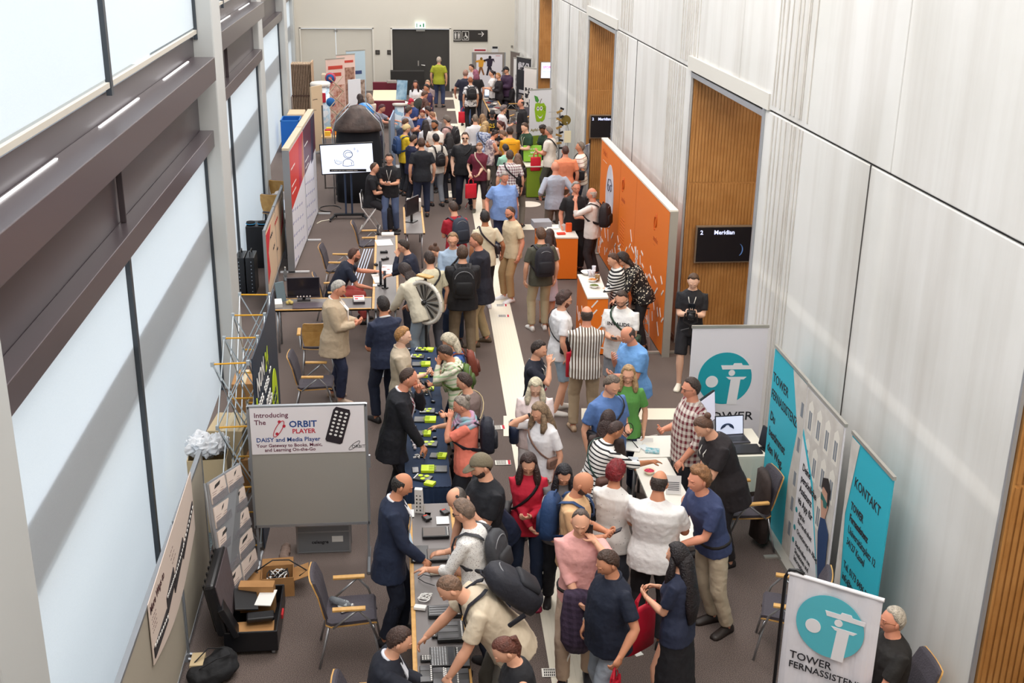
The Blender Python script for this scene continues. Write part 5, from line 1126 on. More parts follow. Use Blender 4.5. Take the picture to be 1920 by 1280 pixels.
for k in range(6): q.box((-.05+(k % 3)*.022, -.012+(k//3)*.024, .027), (.014, .012, .003))
q.build('keys', BLK, t)
c0 = at(797, 1121, DZ); t = thing('cable_bundle', 'tangle of white cables on the front desk', 'cable', c0)
for k in range(5):
    MB().tube([V((math.cos(a+k)*(.05+.02*math.sin(2*a+k)), math.sin(a)*(.07-.008*k), .008+.004*k)) for a in [2*math.pi*j/24 for j in range(24)]], .004, 6, closed=True).build('cable', WHT, t, smooth=True)
slab('power_adapter', 'white power adapter at the left edge of the front desk', 'adapter', 788, 1141, (.11, .06, .03), -15, WHT)
c0 = at(790, 1085, DZ); t = thing('cable', 'thin black cable curling over the desk below the green-screen player', 'cable', c0); MB().tube([V(q) for q in ((.1, .02, .01), (.02, .06, .01), (-.03, 0, .01), (.03, -.08, .01), (.12, -.14, .01))], .004, 6).build('wire', BLK, t)
# ---------------- board with the player advert
t = thing('display_board', 'grey display board with a white player banner across its top', 'board', (-.95, 11.1, 0))
MB().box((0, 0, 1.16), (1.18, .035, 1.38)).build('panel', mat('#a19d96', rough=.6), t, bev=.004)
fr = MB()
for z in (.48, 1.85): fr.box((0, 0, z), (1.2, .045, .03))
for x in (-.6, .6): fr.box((x, 0, 1.16), (.025, .045, 1.40))
fr.build('frame', SILV, t)
for s in (-1, 1):
    g = MB(); g.box((s*.585, 0, .25), (.025, .025, .5)); g.tube([(s*.585, -.28, .02), (s*.585, 0, .05), (s*.585, .25, .02)], .018, 8); g.build('foot', SILV, t)
for s in (-1, 1): MB().box((.6*s+.02*s, 0, 1.2), (.02, .03, .14)).build('clip', SILV, t)
ban = MB(); ban.box((0, -.024, 1.585), (1.16, .006, .52)); bn = ban.build('banner', mat('#efe9ec'), t)
MM = frame((-.55, -.028, 1.34), (1, 0, 0), (0, -1, 0)); PUR = mat('#6a2a44'); ORR = mat('#c3283c'); ORB = mat('#274a8c')
def tx(s_, x, y, size, m_, **k): text(s_, size, t, MM @ Matrix.Translation((x, y, .0)), m_, **k)
tx('Introducing', .01, .40, .075, PUR, bold=.0008); tx('The', .01, .32, .075, PUR, bold=.0008); tx('ORBIT', .36, .285, .10, ORB, bold=.002); tx('PLAYER', .39, .215, .07, ORR, bold=.0015)
tx('DAISY and Media Player', .02, .125, .066, ORB, bold=.001); tx('Your Gateway to Books, Music,', .02, .065, .052, PUR, bold=.0008); tx('and Learning On-the-Go', .10, .015, .052, PUR, bold=.0008); tx('ORBIT', .99, .03, .05, INK)
g = MB(); g.tube([MM @ V((.255+.035*math.cos(a)+.045*math.sin(a), .27+.09*math.sin(a), .002)) for a in [2*math.pi*k/24 for k in range(24)]], .004, 5, closed=True); g.build('logo_ring', ORR, t)
g = MB(); g.tube([MM @ V((1.02+.03*math.cos(a)+.05*math.sin(a), .06+.05*math.sin(a), .002)) for a in [2*math.pi*k/24 for k in range(24)]], .0025, 5, closed=True); g.build('logo_ring', INK, t)
for a, b_ in ((.265, .35), (.31, .30), (.235, .215)): flat(MB(), MM, disc_pts((a, b_), .016, .016, 14), .004).build('logo_dot', ORR, t)
R2 = Matrix.Rotation(math.radians(-16), 4, 'Z'); ph = MM @ Matrix.Translation((.86, .29, 0)) @ R2
flat(MB(), ph, [(-.09, -.18), (-.07, -.2), (.07, -.2), (.09, -.18), (.09, .16), (.07, .2), (-.07, .2), (-.09, .16)], .006).build('pictured_player', mat('#2a2128'), t)
q = MB()
for r_ in range(7):
    for c_ in range(3): flat(q, ph, disc_pts((-.052+c_*.052, .15-r_*.043), .016, .012, 10), .003, .006)
q.build('pictured_keys', WHT, t)
# aluminium case and brown bag behind it
t = thing('aluminium_case', 'silver aluminium case with a white label standing under the player board', 'case', (-.86, 11.42, 0))
MB().box((0, 0, .17), (.58, .22, .34)).build('shell', mat('#8f9499', rough=.35, metal=.5), t, bev=.01); e_ = MB()
for x in (-.285, .285):
    for y in (-.105, .105): e_.box((x, y, .17), (.02, .02, .345))
for z in (.01, .26, .335): e_.box((0, -.108, z), (.58, .012, .014))
e_.build('edges', STEEL, t); text('celesgre', .055, t, frame((-.13, -.114, .12), (1, 0, 0), (0, -1, 0)), INK, bold=.001); MB().box((.15, -.114, .17), (.12, .004, .07)).build('label', WHT, t)
g = MB(); g.tube([(-.1, 0, .34), (-.09, 0, .375), (.09, 0, .375), (.1, 0, .34)], .010, 8); g.build('handle', BLK, t)
p = at(540, 1045); t = thing('cloth_bag', 'crumpled brown cloth bag lying left of the aluminium case', 'bag', (p.x, p.y, 0)); g = MB()
for k in range(6): g.ball((random.uniform(-.04, .04), -.15+k*.06, .045), (.055, .06, .045), 10, 6, rotm(0, 0, k*40))
finish('bag', g, mat('#6e5a50', bump=.6, bscale=20), t, .012, 3, .03, .06)
# ---------------- left poster boards
def boardpost(x, y, h=1.45): return MB().cyl((x, y, 0), (x, y, h), .02, 10)
for nm, y0, y1, l_ in (('b', 6.9, 9.42, 'beige poster board nearest the camera by the blinds'), ('c', 9.5, 10.95, 'beige poster board further along the blinds')):
    t = thing('poster_board', l_, 'board', (-2.04, (y0+y1)/2, 0)); yy = (y1-y0)/2
    MB().box((0, 0, .78), (.03, 2*yy, 1.3)).build('panel', mat('#a8a091', rough=.8), t); f_ = MB()
    for z in (.12, 1.43): f_.box((0, 0, z), (.045, 2*yy+.02, .03))
    for y in (-yy, yy): f_.box((0, y, .72), (.045, .03, 1.44))
    f_.build('frame', SILV, t)
    for y in (-yy, yy): g = MB(); g.tube([(-.12, y, .015), (0, y, .03), (.12, y, .015)], .015, 6); g.build('foot', SILV, t)
pc = [atX(a, b_, -2.015) for a, b_ in ((276, 1134), (356, 884), (365, 991), (288, 1247))]
t = thing('wide_poster', 'long pale poster picturing four black braille displays on the left boards', 'poster', (0, 0, 0))
P = [pc[0], pc[1], pc[2], pc[3]]; sub = []; 
def pq(s_, r_): return P[0].lerp(P[1], s_).lerp(P[3].lerp(P[2], s_), r_*(1+.32*math.sin(math.pi*s_)))
g = MB(); N_ = 10
for i in range(N_):
    a, b_ = i/N_, (i+1)/N_; sag = lambda s_: 0
    g.hexa([pq(a, 1), pq(b_, 1), pq(b_, 0), pq(a, 0)], [x+V((.006, 0, 0)) for x in (pq(a, 1), pq(b_, 1), pq(b_, 0), pq(a, 0))])
g.build('sheet', mat('#dccbc0', rough=.7), t)
for s0, s1, r0, r1 in ((.02, .29, .70, .86), (.30, .47, .46, .66), (.46, .70, .48, .66), (.68, .97, .50, .62)):
    q = MB(); c = [pq(s0, r0+.06), pq(s1, r0-.06), pq(s1, r1-.06), pq(s0, r1+.06)]; q.hexa(c[::-1], [x+V((.014, 0, 0)) for x in c[::-1]]); q.build('pictured_display', mat('#2b2629'), t)
    q = MB()
    for k in range(9):
        c = pq(s0+(s1-s0)*(k+.5)/9, (r0+r1)/2-.05); q.box(c+V((.016, 0, 0)), (.004, (s1-s0)*.12, .02))
    q.build('pictured_keys', WHT, t)
text('More Ways to', .10, t, frame(pq(.02, .22)+V((.008, 0, 0)), pq(.3, .22)-pq(.02, .22), (1, 0, 0)), mat('#4b2a2c'), bold=.002)
for k in range(4): text('- -- --- --', .05, t, frame(pq(.03, .34+.07*k)+V((.008, 0, 0)), pq(.3, .3)-pq(.03, .3), (1, 0, 0)), mat('#6a4a48'))
for k in range(3): text('-- --- --', .06, t, frame(pq(.42+.02*k, .20+.08*k)+V((.008, 0, 0)), pq(.8, .3)-pq(.42, .3), (1, 0, 0)), mat('#6a4a48'))
# ---------------- brochure rack
bl, br = at(425, 1132, .28), at(484, 1062, .28); tl, tr = at(388, 906, 1.36), at(449, 868, 1.36)
t = thing('brochure_rack', 'silver brochure rack with ten pockets of pale leaflets', 'rack', (0, 0, 0)); nn = (br-bl).cross(tl-bl).normalized()
nn = nn if nn.y < 0 else -nn
def rk(s_, r_): return bl.lerp(br, s_).lerp(tl.lerp(tr, s_), r_)
g = MB(); c = [rk(0, 0), rk(1, 0), rk(1, 1), rk(0, 1)]; g.hexa([x-nn*.02 for x in c], c); g.build('back_plate', SILV, t)
for r_ in range(5):
    for c_ in range(2):
        a0, a1, b0, b1 = c_*.5+.03, c_*.5+.48, r_*.2+.015, r_*.2+.185
        c = [rk(a0, b0), rk(a1, b0), rk(a1, b1), rk(a0, b1)]; q = MB().hexa([x+nn*.004 for x in c], [x+nn*.016 for x in c]); lf = q.build('leaflet', mat('#d2c2b8'), t)
        c = [rk(a0, b0), rk(a1, b0), rk(a1, b0+.07), rk(a0, b0+.05)]; MB().hexa([x+nn*.022 for x in c], [x+nn*.026 for x in c]).build('pocket', mat('#8b8a90', rough=.2, alpha=.5), t)
        c = [rk(a0+.1+.1*((r_+c_) % 2), b0+.11), rk(a0+.26, b0+.125), rk(a0+.3, b0+.155), rk(a0+.14+.1*((r_+c_) % 2), b0+.14)]; MB().hexa([x+nn*.017 for x in c], [x+nn*.019 for x in c]).build('picture', mat('#33302f'), lf)
        for k in range(4): c = [rk(a0+.03, b0+.085-.018*k), rk(a0+.36, b0+.085-.018*k), rk(a0+.36, b0+.091-.018*k), rk(a0+.03, b0+.091-.018*k)]; MB().hexa([x+nn*.0165 for x in c], [x+nn*.018 for x in c]).build('print', mat('#9a8680'), lf)
for s_ in (0, 1): q = MB(); e = rk(s_, 0); q.cyl(V((e.x, e.y, 0)), rk(s_, 1)-nn*.03, .016, 8); q.tube([V((e.x-.1, e.y+.15, .01)), V((e.x, e.y, .05)), V((e.x+.1, e.y-.15, .01))], .014, 6); q.build('post', SILV, t)
# ---------------- open suitcase with its load
t = thing('suitcase', 'open black hard-shell suitcase with its lid leaning up', 'suitcase', (-1.44, 9.86, 0)); SC = mat('#17181c', rough=.35)
g = MB()
for x, y, sx, sy in ((-.24, 0, .02, .80), (.24, 0, .02, .80), (0, -.40, .50, .02), (0, .40, .50, .02)): g.box((x, y, .16), (sx, sy, .22))
g.box((0, 0, .06), (.50, .82, .02)); g.build('lower_shell', SC, t, bev=.01)
g = MB(); g.box((-.30, .0, .50), (.10, .82, .56), rotm(0, -10, 0)); g.build('lid', SC, t, bev=.03)
q = MB()
for k in range(7): q.box((-.362, -.34+k*.11, .50), (.012, .03, .5), rotm(0, -10, 0))
q.build('lid_ribs', mat('#101115', rough=.4), t); MB().box((-.245, 0, .50), (.01, .76, .5), rotm(0, -10, 0)).build('lining', mat('#54494c', bump=.5, bscale=12), t)
MB().box((-.20, -.34, .38), (.06, .20, .34), rotm(0, -22, 8)).build('divider_flap', SC, t, bev=.01)
for x, y in ((-.2, -.36), (.2, -.36), (-.2, .36), (.2, .36)): MB().cyl((x-.015, y, .03), (x+.015, y, .03), .03, 14).build('wheel', SILV, t, smooth=True)
MB().box((.255, .05, .16), (.02, .12, .05)).build('handle', mat('#c4262c'), t, bev=.006)
def loose(nm, lab, cat, c, size, r, m_, bev=.003): return tag(MB().box(c, size, r).build(nm, m_, bev=bev), lab, cat)
loose('cardboard_box', 'orange-brown carton lying low in the open suitcase', 'box', (-1.42, 9.62, .14), (.36, .24, .12), rotm(0, 0, 3), CARD)
loose('cardboard_box', 'orange-brown carton standing at the far end of the suitcase', 'box', (-1.44, 10.10, .24), (.34, .12, .30), rotm(0, 0, -4), CARD)
loose('folder', 'black folder lying on top of the open suitcase', 'folder', (-1.53, 9.92, .33), (.22, .34, .02), rotm(4, 8, 10), SC)
loose('paper_stack', 'white ruled papers beside the black folder in the suitcase', 'paper', (-1.34, 9.95, .32), (.16, .28, .012), rotm(0, 0, -8), PAPER)
loose('pouch', 'black zip pouch on the carton in the suitcase', 'pouch', (-1.37, 9.70, .27), (.26, .13, .05), rotm(0, 0, 6), SC, .015)
p = at(520, 1122); t = thing('cable_box', 'open brown carton full of white and black cables', 'box', (p.x, p.y+.16, 0), 4)
g = MB()
for x, y, sx, sy in ((-.16, 0, .008, .26), (.16, 0, .008, .26), (0, -.13, .32, .008), (0, .13, .32, .008)): g.box((x, y, .11), (sx, sy, .22))
g.box((0, 0, .01), (.32, .26, .01)); g.box((-.24, 0, .20), (.16, .26, .006), rotm(0, 20, 0)); g.box((.24, 0, .20), (.16, .26, .006), rotm(0, -18, 0)); g.box((0, .19, .22), (.32, .12, .006), rotm(15, 0, 0)); g.build('carton', CARD, t)
for k in range(9): MB().tube([V((.11*math.cos(a+k)*(1-.05*k), .09*math.sin(a*1.0+k*2), .17+.03*math.sin(3*a+k))) for a in [2*math.pi*j/20 for j in range(20)]], .006, 5, closed=True).build('cable', WHT if k % 2 else BLK, t, smooth=True)
MB().tube([(-.22, 0, .24), (-.05, .1, .30), (.12, .1, .29), (.3, -.02, .22), (.22, -.08, .2)], .007, 6).build('cable', BLK, t, smooth=True)
p = at(402, 1272); t = thing('backpack', 'black backpack slumped on the carpet at the lower left', 'backpack', (p.x, p.y, 0), 30); g = MB()
g.ball((0, 0, .10), (.24, .17, .11), 16, 10); g.ball((.12, .05, .14), (.14, .12, .10), 14, 8); g.ball((-.14, -.02, .11), (.12, .13, .09), 14, 8); finish('bag', g, mat('#15161a', bump=.6, bscale=15), t, .015, 3, .04, .09)
for k in (-1, 1): MB().tube([(-.15, k*.06, .2), (0, k*.1, .27), (.14, k*.06, .24)], .014, 6, flat=.4).build('strap', mat('#1c1d22'), t)
loose('cardboard_box', 'small beige carton beside the near poster board', 'box', at(372, 1252, .1)+V((0, 0, 0)), (.12, .2, .2), None, CARD2)
# ---------------- chairs
chair('grey armchair with a water bottle on its seat at the lower left', -.50, 9.45, -88)
chair('grey armchair facing the navy table near the pop-up display', -1.16, 15.15, -92)
chair('wood-backed armchair standing at the cross desk', -1.22, 16.75, 2, back=WOODE)
chair('grey armchair with a dark coat beside the teal banners', 3.78, 11.15, 95)
chair('grey armchair in front of the third teal banner', 3.62, 9.15, 70)
chair('grey armchair of the seated grey-haired man', *(lambda r: (r.x, r.y))(PEOPLE['greyseat']['root']+V((0, 0, 0))), 88)
chair('grey armchair of the leaning man in red trousers', *(lambda r: (r.x, r.y))(PEOPLE['vestman']['root']), -80)
chair('empty grey armchair at the far end of the long desk', -.52, 22.4, -88)
chair('empty grey chair near the partition with bags on it', -1.05, 20.7, -95)
chair('dark chair of the seated suit man at the bottom edge', *(lambda r: (r.x, r.y))(PEOPLE['seatSuit']['root']), -90)
chair('grey chair of the seated bald man at the far table', *(lambda r: (r.x, r.y))(PEOPLE['farseat']['root']), 95)
chair('white-framed chair with a red bag behind the partition', -2.55, 26.6, -20, arms=False)
chair('white-framed chair under the crumpled plastic bag', -2.62, 25.2, -15, arms=False)
p = PEOPLE['stoolman']['root']; t = thing('folding_stool', 'white folding stool with crossed legs under the man in black', 'stool', (p.x, p.y, 0), -95)
MB().box((0, 0, .60), (.36, .32, .03)).build('seat', BLK, t, bev=.01); MB().box((0, -.18, .85), (.34, .02, .16)).build('backrest', BLK, t, bev=.01)
for s in (-1, 1):
    for a in (-1, 1): MB().tube([(s*.17, a*.26, 0), (s*.17, -a*.16, .60)]+([(s*.17, -.19, .92)] if a == 1 else []), .012, 8).build('leg', WHT, t, smooth=True)
for y in (-.2, .2): MB().cyl((-.17, y, .12), (.17, y, .12), .010, 8).build('crossbar', WHT, t)
c = at(640, 1166, .46)
t = thing('water_bottle', 'clear plastic water bottle lying on the lower left chair', 'bottle', (-.60, 9.52, .515), 60)
MB().lathe([(.0, -.10), (.032, -.10), (.034, -.02), (.030, .03), (.034, .07), (.012, .11), (.012, .13), (0, .13)], (0, 0, 0), 16, rotm(90, 0, 0)).build('bottle', mat('#dfe9ee', rough=.05, trans=.8), t, smooth=True); MB().cyl((0, -.13, 0), (0, -.145, 0), .015, 12).build('cap', WHT, t)
loose('paper_sheet', 'small white paper under the water bottle', 'paper', (-.56, 9.46, .482), (.09, .13, .004), rotm(0, 0, 20), PAPER, 0)
p = MB(); rings = []
for z, rx, ry in ((.10, .18, .10), (.4, .20, .09), (.7, .22, .06), (.86, .20, .05), (.91, .1, .03)): rings.append([V((3.98+math.cos(a)*ry*(1+.3*noise.noise(V((a*2, z*4, 2)))), 11.15+math.sin(a)*rx*(1+.2*noise.noise(V((a*3, z*5, 7)))), z)) for a in [2*math.pi*k/24 for k in range(24)]])
p.loft(rings); tag(p.build('coat', mat('#3a2e2b', bump=.5, bscale=12), smooth=True), 'dark brown coat hung over the chair beside the teal banners', 'coat')
# ---------------- pop-up display
t = thing('popup_display', 'curved pop-up display with dark navy graphic, lime patches and silver lattice frame', 'display', (-1.52, 12.6, 0))
DN = mat('#243244', rough=.5); bow = lambda s_: .02*math.sin(math.pi*s_)
g = MB(); rings = []
for i in range(9): s_ = i/8; y = -1.2+2.4*s_; x = bow(s_); rings.append([V((x, y, .03)), V((x+.012, y, .03)), V((x+.012, y, 2.26)), V((x, y, 2.26))])
g.loft(rings); g.build('graphic', DN, t)
for s_, z0, z1, w_ in ((.05, .1, 1.5, .12), (.62, .25, 1.15, .0)):
    pass
def onpop(s_, z): return V((bow(s_)+.014, -1.2+2.4*s_, z))
for cx, cz, rx, rz_ in ((.02, 1.3, .03, .50), (.66, 1.08, .12, .44)):
    flat(MB(), frame(onpop(cx, cz)+V((.008, 0, 0)), (0, 1, 0), (1, 0, 0)), disc_pts((0, 0), 2.4*rx, rz_, 28), .006).build('lime_patch', LIME, t)
fm_ = lambda s_, z: frame(onpop(s_, z)+V((.014, 0, 0)), (0, 1, 0), (1, 0, 0))
text('NON', .30, t, fm_(.04, 1.78), WHT, bold=.005); text('24', .30, t, fm_(.33, 1.80), LIME, bold=.005)
for k, (s0, s1, z, m_) in enumerate(((.05, .55, 1.68, WHT), (.07, .50, 1.62, WHT), (.10, .52, 1.46, WHT), (.16, .54, 1.34, WHT), (.58, .74, 1.24, DN), (.57, .75, 1.12, DN), (.58, .76, 1.0, DN))):
    q = MB(); n_ = int((s1-s0)*24)
    for i in range(n_):
        if i % 5 != 4: c_ = onpop(s0+(s1-s0)*i/n_, z); q.box(c_+V((.016, 0, 0)), (.008, .06, .03 if k < 2 else .07))
    q.build('small_print', m_, t)
fr = MB(); nd = []
for i in range(4):
    for j in range(4): nd.append((i, j))
def fp(i, j, back): y = -1.15+2.3*i/3; return V((bow(i/3)-.04-(.36 if back else 0), y*(1 if not back else 1.02), .05+2.15*j/3))
for i in range(4):
    for j in range(4):
        for bk in (0, 1):
            fr.box(fp(i, j, bk), (.035, .035, .05))
            if i < 3 and j < 3: fr.tube([fp(i, j, bk), fp(i+1, j+1, bk)], .008, 6); fr.tube([fp(i+1, j, bk), fp(i, j+1, bk)], .008, 6)
        if j < 3: fr.tube([fp(i, j, 0), fp(i, j+1, 1)], .008, 6); fr.tube([fp(i, j, 1), fp(i, j+1, 0)], .008, 6)
fr.build('lattice', mat('#c9d2d8', rough=.3, metal=.6), t)
for i in range(4):
    for j in range(4):
        MB().tube([fp(i, j, 0), fp(i, j, 1)], .010, 6).build('yellow_strut', mat('#e3a624', rough=.4), t)
# cartons and packing paper behind it
def carton(lab, c, s_, rz=0, m_=CARD2, open_=False):
    t = thing('cardboard_box', lab, 'box', (c[0], c[1], c[2]), rz); w, d, h = s_
    if open_:
        g = MB()
        for x, y, sx, sy in ((-w/2, 0, .01, d), (w/2, 0, .01, d), (0, -d/2, w, .01), (0, d/2, w, .01)): g.box((x, y, h/2), (sx, sy, h))
        g.box((0, 0, .01), (w, d, .01)); g.build('carton', m_, t)
    else: MB().box((0, 0, h/2), s_).build('carton', m_, t, bev=.006); MB().box((0, 0, h+.001), (w*.16, d, .002)).build('tape', mat('#d6c6a4', rough=.3), t)
    return t
carton('large lower carton carrying the box of packing paper', (-2.15, 12.15, 0), (.5, .6, .62), 3)
carton('open beige carton overflowing with crumpled packing paper', (-2.15, 12.1, .625), (.42, .5, .28), 3, open_=True)
carton('closed beige carton stacked behind the packing paper', (-2.05, 13.1, .45), (.42, .55, .36), -6)
carton('brown carton under the closed beige carton', (-2.05, 13.1, 0), (.5, .6, .44), -3, CARD)
carton('tall brown carton standing behind the lattice frame', (-1.98, 14.2, 0), (.3, .5, .95), 0, CARD)
for k in range(9):
    g = MB(); g.ball((0, 0, 0), .10, 16, 12); c = (-2.15+.15*math.cos(k*2.3)*(k > 0), 12.1+.18*math.sin(k*2.3)*(k > 0), .93+.05*(k % 3))
    g.v = [tuple(V(q)*(1+.55*noise.noise(V(q)*22+V((k*7, 0, 0)))+.25*noise.noise(V(q)*60))+V(c)) for q in g.v]
    tag(g.build('crumpled_paper', mat('#e4e6ea', rough=.7)), 'crumpled ball of white packing paper heaped in the open carton', 'paper', 'crumpled packing paper balls')
t = thing('wrapped_roll', 'tall plastic-wrapped bundle standing behind the left poster board', 'bundle', (-1.86, 11.3, 0)); g = MB(); g.box((0, 0, .45), (.16, .14, .9)); g.build('bundle', mat('#a99ca6', 'noise', '#d3d0d8', 18, rough=.2, bump=.6, bscale=30), t, bev=.03)
# ---------------- cross desk, long desk, small desk
desk('cross desk carrying the big monitor and closed laptop', -1.95, -.42, 17.5, 18.1, along='x')
desk('long grey-topped desk with pale wood edges in the middle left', -.41, .02, 17.5, 21.95)
desk('small grey desk with wood edges holding a tall thin monitor', .15, .56, 22.1, 24.25)
def monitor(label, c, rz, w, h, stand=.1, scr='#221f26', emit=0, tilt=0, name='monitor'):
    t = thing(name, label, 'monitor', c, rz); MB().box((0, 0, stand+h/2), (w, .03, h), rotm(tilt, 0, 0)).build('housing', mat('#3a343a', rough=.4), t, bev=.005)
    MB().box((0, -.0165, stand+h/2+.01), (w*.95, .003, h*.88), rotm(tilt, 0, 0)).build('screen', mat(scr, rough=.12, emit=emit), t)
    MB().box((0, .02, stand*.6), (.05, .03, stand*1.4)).build('neck', BLK, t); MB().box((0, .02, .008), (w*.4, .18, .016)).build('foot', BLK, t, bev=.004)
    return t
t = monitor('wide black magnifier monitor standing on the cross desk', (-1.50, 18.0, .742), 3, .52, .34, .04)
q = MB()
for k in range(5): q.lathe([(0, 0), (.011, 0), (.011, .006), (0, .006)], (-.10+k*.05, -.018, .068), 12, rotm(90, 0, 0))
q.build('buttons', mat('#d8c8c0', emit=.4), t)
t = thing('laptop', 'closed dark laptop lying before the wide monitor', 'laptop', (-1.42, 17.66, .742), 2); MB().box((0, 0, .014), (.46, .26, .028)).build('body', mat('#5a4f57', rough=.4), t, bev=.006)
t = thing('office_chair_back', 'grey-green tilted screen panel left of the wide monitor', 'panel', (-1.86, 17.92, .742), 35); MB().box((0, 0, .17), (.16, .03, .32), rotm(-12, 0, 0)).build('panel', mat('#6d7d84'), t, bev=.01)
loose('desk_phone', 'white folded brochure stand at the left end of the cross desk', 'stand', (-1.88, 17.7, .79), (.12, .16, .08), rotm(15, 0, 10), WHT)
for k in range(3): tag(MB().ball((-1.74+.03*k, 17.78, .775+.02*(k == 1)), .03, 10, 8).build('sweet_ball', mat('#d9c074')), 'golden little ball in a cluster beside the closed laptop', 'ball', 'golden little balls on the cross desk')
t = thing('book_stack', 'flat red and white boxed product on the cross desk', 'box', (-.62, 17.86, .742), 4); MB().box((0, 0, .02), (.18, .26, .04)).build('lower_box', mat('#3a3338'), t); MB().box((0, 0, .055), (.17, .24, .03)).build('upper_box', mat('#efe9e8'), t); MB().box((.0, .06, .072), (.14, .05, .003)).build('red_mark', RED, t); MB().box((-.04, -.06, .072), (.05, .05, .003)).build('red_mark', RED, t)
loose('paper_sheet', 'white paper wedge beside the red and white box', 'paper', (-.92, 17.72, .745), (.12, .2, .004), rotm(0, 0, 30), PAPER, 0)
c0 = V((-.22, 17.75, .744)); t = thing('cable_bundle', 'coil of thin white cable at the desk corner behind the navy sweatshirt', 'cable', c0)
for k in range(3): MB().tube([V((math.cos(a+k)*.06, math.sin(a)*.08, .006+.004*k)) for a in [2*math.pi*j/18 for j in range(18)]], .005, 5, closed=True).build('cable', WHT, t)
LD = .742
loose('paper_sheet', 'printed sheets fanned at the far end of the long desk', 'paper', at(720, 455, LD)+V((0, 0, .004)), (.30, .42, .006), rotm(0, 0, 8), PAPER, 0)
loose('paper_sheet', 'picture sheet with small red figures midway on the long desk', 'paper', at(727, 505, LD)+V((0, 0, .003)), (.22, .55, .005), rotm(0, 0, -4), mat('#efe6e0', 'blot', '#a8504c', 14, thr=.6), 0)
loose('paper_sheet', 'blank white sheet near the upright pens of the long desk', 'paper', at(706, 522, LD)+V((0, 0, .003)), (.12, .5, .004), rotm(0, 0, 8), PAPER, 0)
loose('name_card', 'small white card at the near end of the long desk', 'card', at(703, 536, LD)+V((0, 0, .01)), (.07, .10, .02), None, WHT, 0)
loose('book', 'red edged book at the far end of the long desk', 'book', at(727, 441, LD)+V((0, 0, .02)), (.24, .2, .04), None, mat('#e5dcd6'), .002)
for k, (u, v, l_) in enumerate(((720, 474, 'black electronic clip device on the long desk'), (722, 487, 'black folded glasses device on the long desk'), (709, 440, 'dark desk microphone at the far end of the long desk'), (705, 498, 'small black cube on the wood edge of the long desk'), (703, 513, 'second small black cube on the wood edge of the long desk'))):
    p = at(u, v, LD); t = thing('gadget', l_, 'device', p, k*37); MB().box((0, 0, .02), (.14 if k < 2 else .06, .06, .04)).build('case', BLK, t, bev=.008); MB().cyl((.04 if k < 2 else 0, 0, .03), (.04 if k < 2 else 0, 0, .05 if k != 2 else .2), .012, 10).build('knob', mat('#3c3c44'), t)
for u, v, l_ in ((714, 535, 'tall black upright reading wand on the long desk'), (722, 540, 'shorter black upright wand right of the tall one')):
    p = at(u, v, LD); t = thing('reading_wand', l_, 'device', p); h_ = .42 if u < 720 else .3; MB().cyl((0, 0, 0), (0, 0, h_), .022, 12).build('wand', mat('#24262e', rough=.3), t, smooth=True); MB().lathe([(0, 0), (.06, 0), (.05, .02), (0, .02)], (0, 0, 0), 18).build('foot', BLK, t)
monitor('thin dark monitor seen edge-on on the small desk', (.33, 23.0, .742), 62, .55, .34, .16)
loose('device_box', 'grey machine with papers on the far end of the small desk', 'device', (.38, 24.0, .85), (.30, .34, .22), None, mat('#c9c1b8'), .01)
loose('laptop', 'open dark tablet leaning on the grey machine', 'tablet', (.28, 23.6, .84), (.20, .02, .18), rotm(-20, 0, 30), mat('#3c4048'), .003)
# stool frames near the long desk
t = thing('folding_trestle', 'white folding trestle legs beside the long desk', 'trestle', (-.72, 20.3, 0))
for k in range(4): MB().tube([(-.25+k*.06, -.9+k*.1, .02), (.12+k*.05, .9, .68)], .011, 6).build('leg', mat('#c5d0e4', rough=.3), t)
# ---------------- spoked wheel
c = at(796, 567, 1.12); rz = 42; t = thing('spoked_wheel', 'white rimmed wheel with dark petal cut-outs on a black pole', 'wheel', (c.x, c.y, 0), -rz); Zc = 1.12; R_ = .32
ringp = lambda r, a, y=0: V((r*math.cos(a), y, Zc+r*math.sin(a)))
g = MB(); g.tube([ringp(R_, 2*math.pi*k/40) for k in range(40)], .030, 8, closed=True); g.build('rim', mat('#e6dfd4', rough=.5), t, smooth=True)
g = MB(); g.loft([[ringp(R_-.02, 2*math.pi*k/40, .012) for k in range(40)], [ringp(R_-.02, 2*math.pi*k/40, .018) for k in range(40)]]); g.build('back_disc', mat('#c9c0b2'), t)
for k in range(14):
    a = 2*math.pi*k/14; pts = [(.05, -.12), (.15, -.13), (.26, -.12), (.28, 0), (.26, .12), (.15, .13), (.05, .12)]; MMw = frame((0, -.004, Zc), (1, 0, 0), (0, -1, 0))
    flat(MB(), MMw, [(r*math.cos(a+d_*(.7 if r > .1 else .4)), r*math.sin(a+d_*(.7 if r > .1 else .4))) for r, d_ in pts], .006).build('petal', mat('#2b2825') if k % 2 == 0 else mat('#57504a'), t)
    MB().cyl(ringp(.04, a+.22, -.015), ringp(R_+.045, a+.22, -.015), .004, 5).build('spoke', STEEL, t)
MB().cyl((0, -.04, Zc), (0, .05, Zc), .035, 14).build('hub', BLK, t, smooth=True); MB().cyl((0, .03, 0), (0, .03, Zc+.4), .022, 10).build('pole', BLK, t); MB().box((0, .02, Zc+.41), (.26, .12, .03)).build('wooden_bar', WOODE, t, bev=.01)
MB().lathe([(0, 0), (.2, 0), (.19, .02), (0, .03)], (0, .03, 0), 24).build('foot', BLK, t)
carton('small brown carton held open behind the blazer man\'s hands', (-.28, 16.6, .45), (.2, .3, .16), 10, CARD, True)
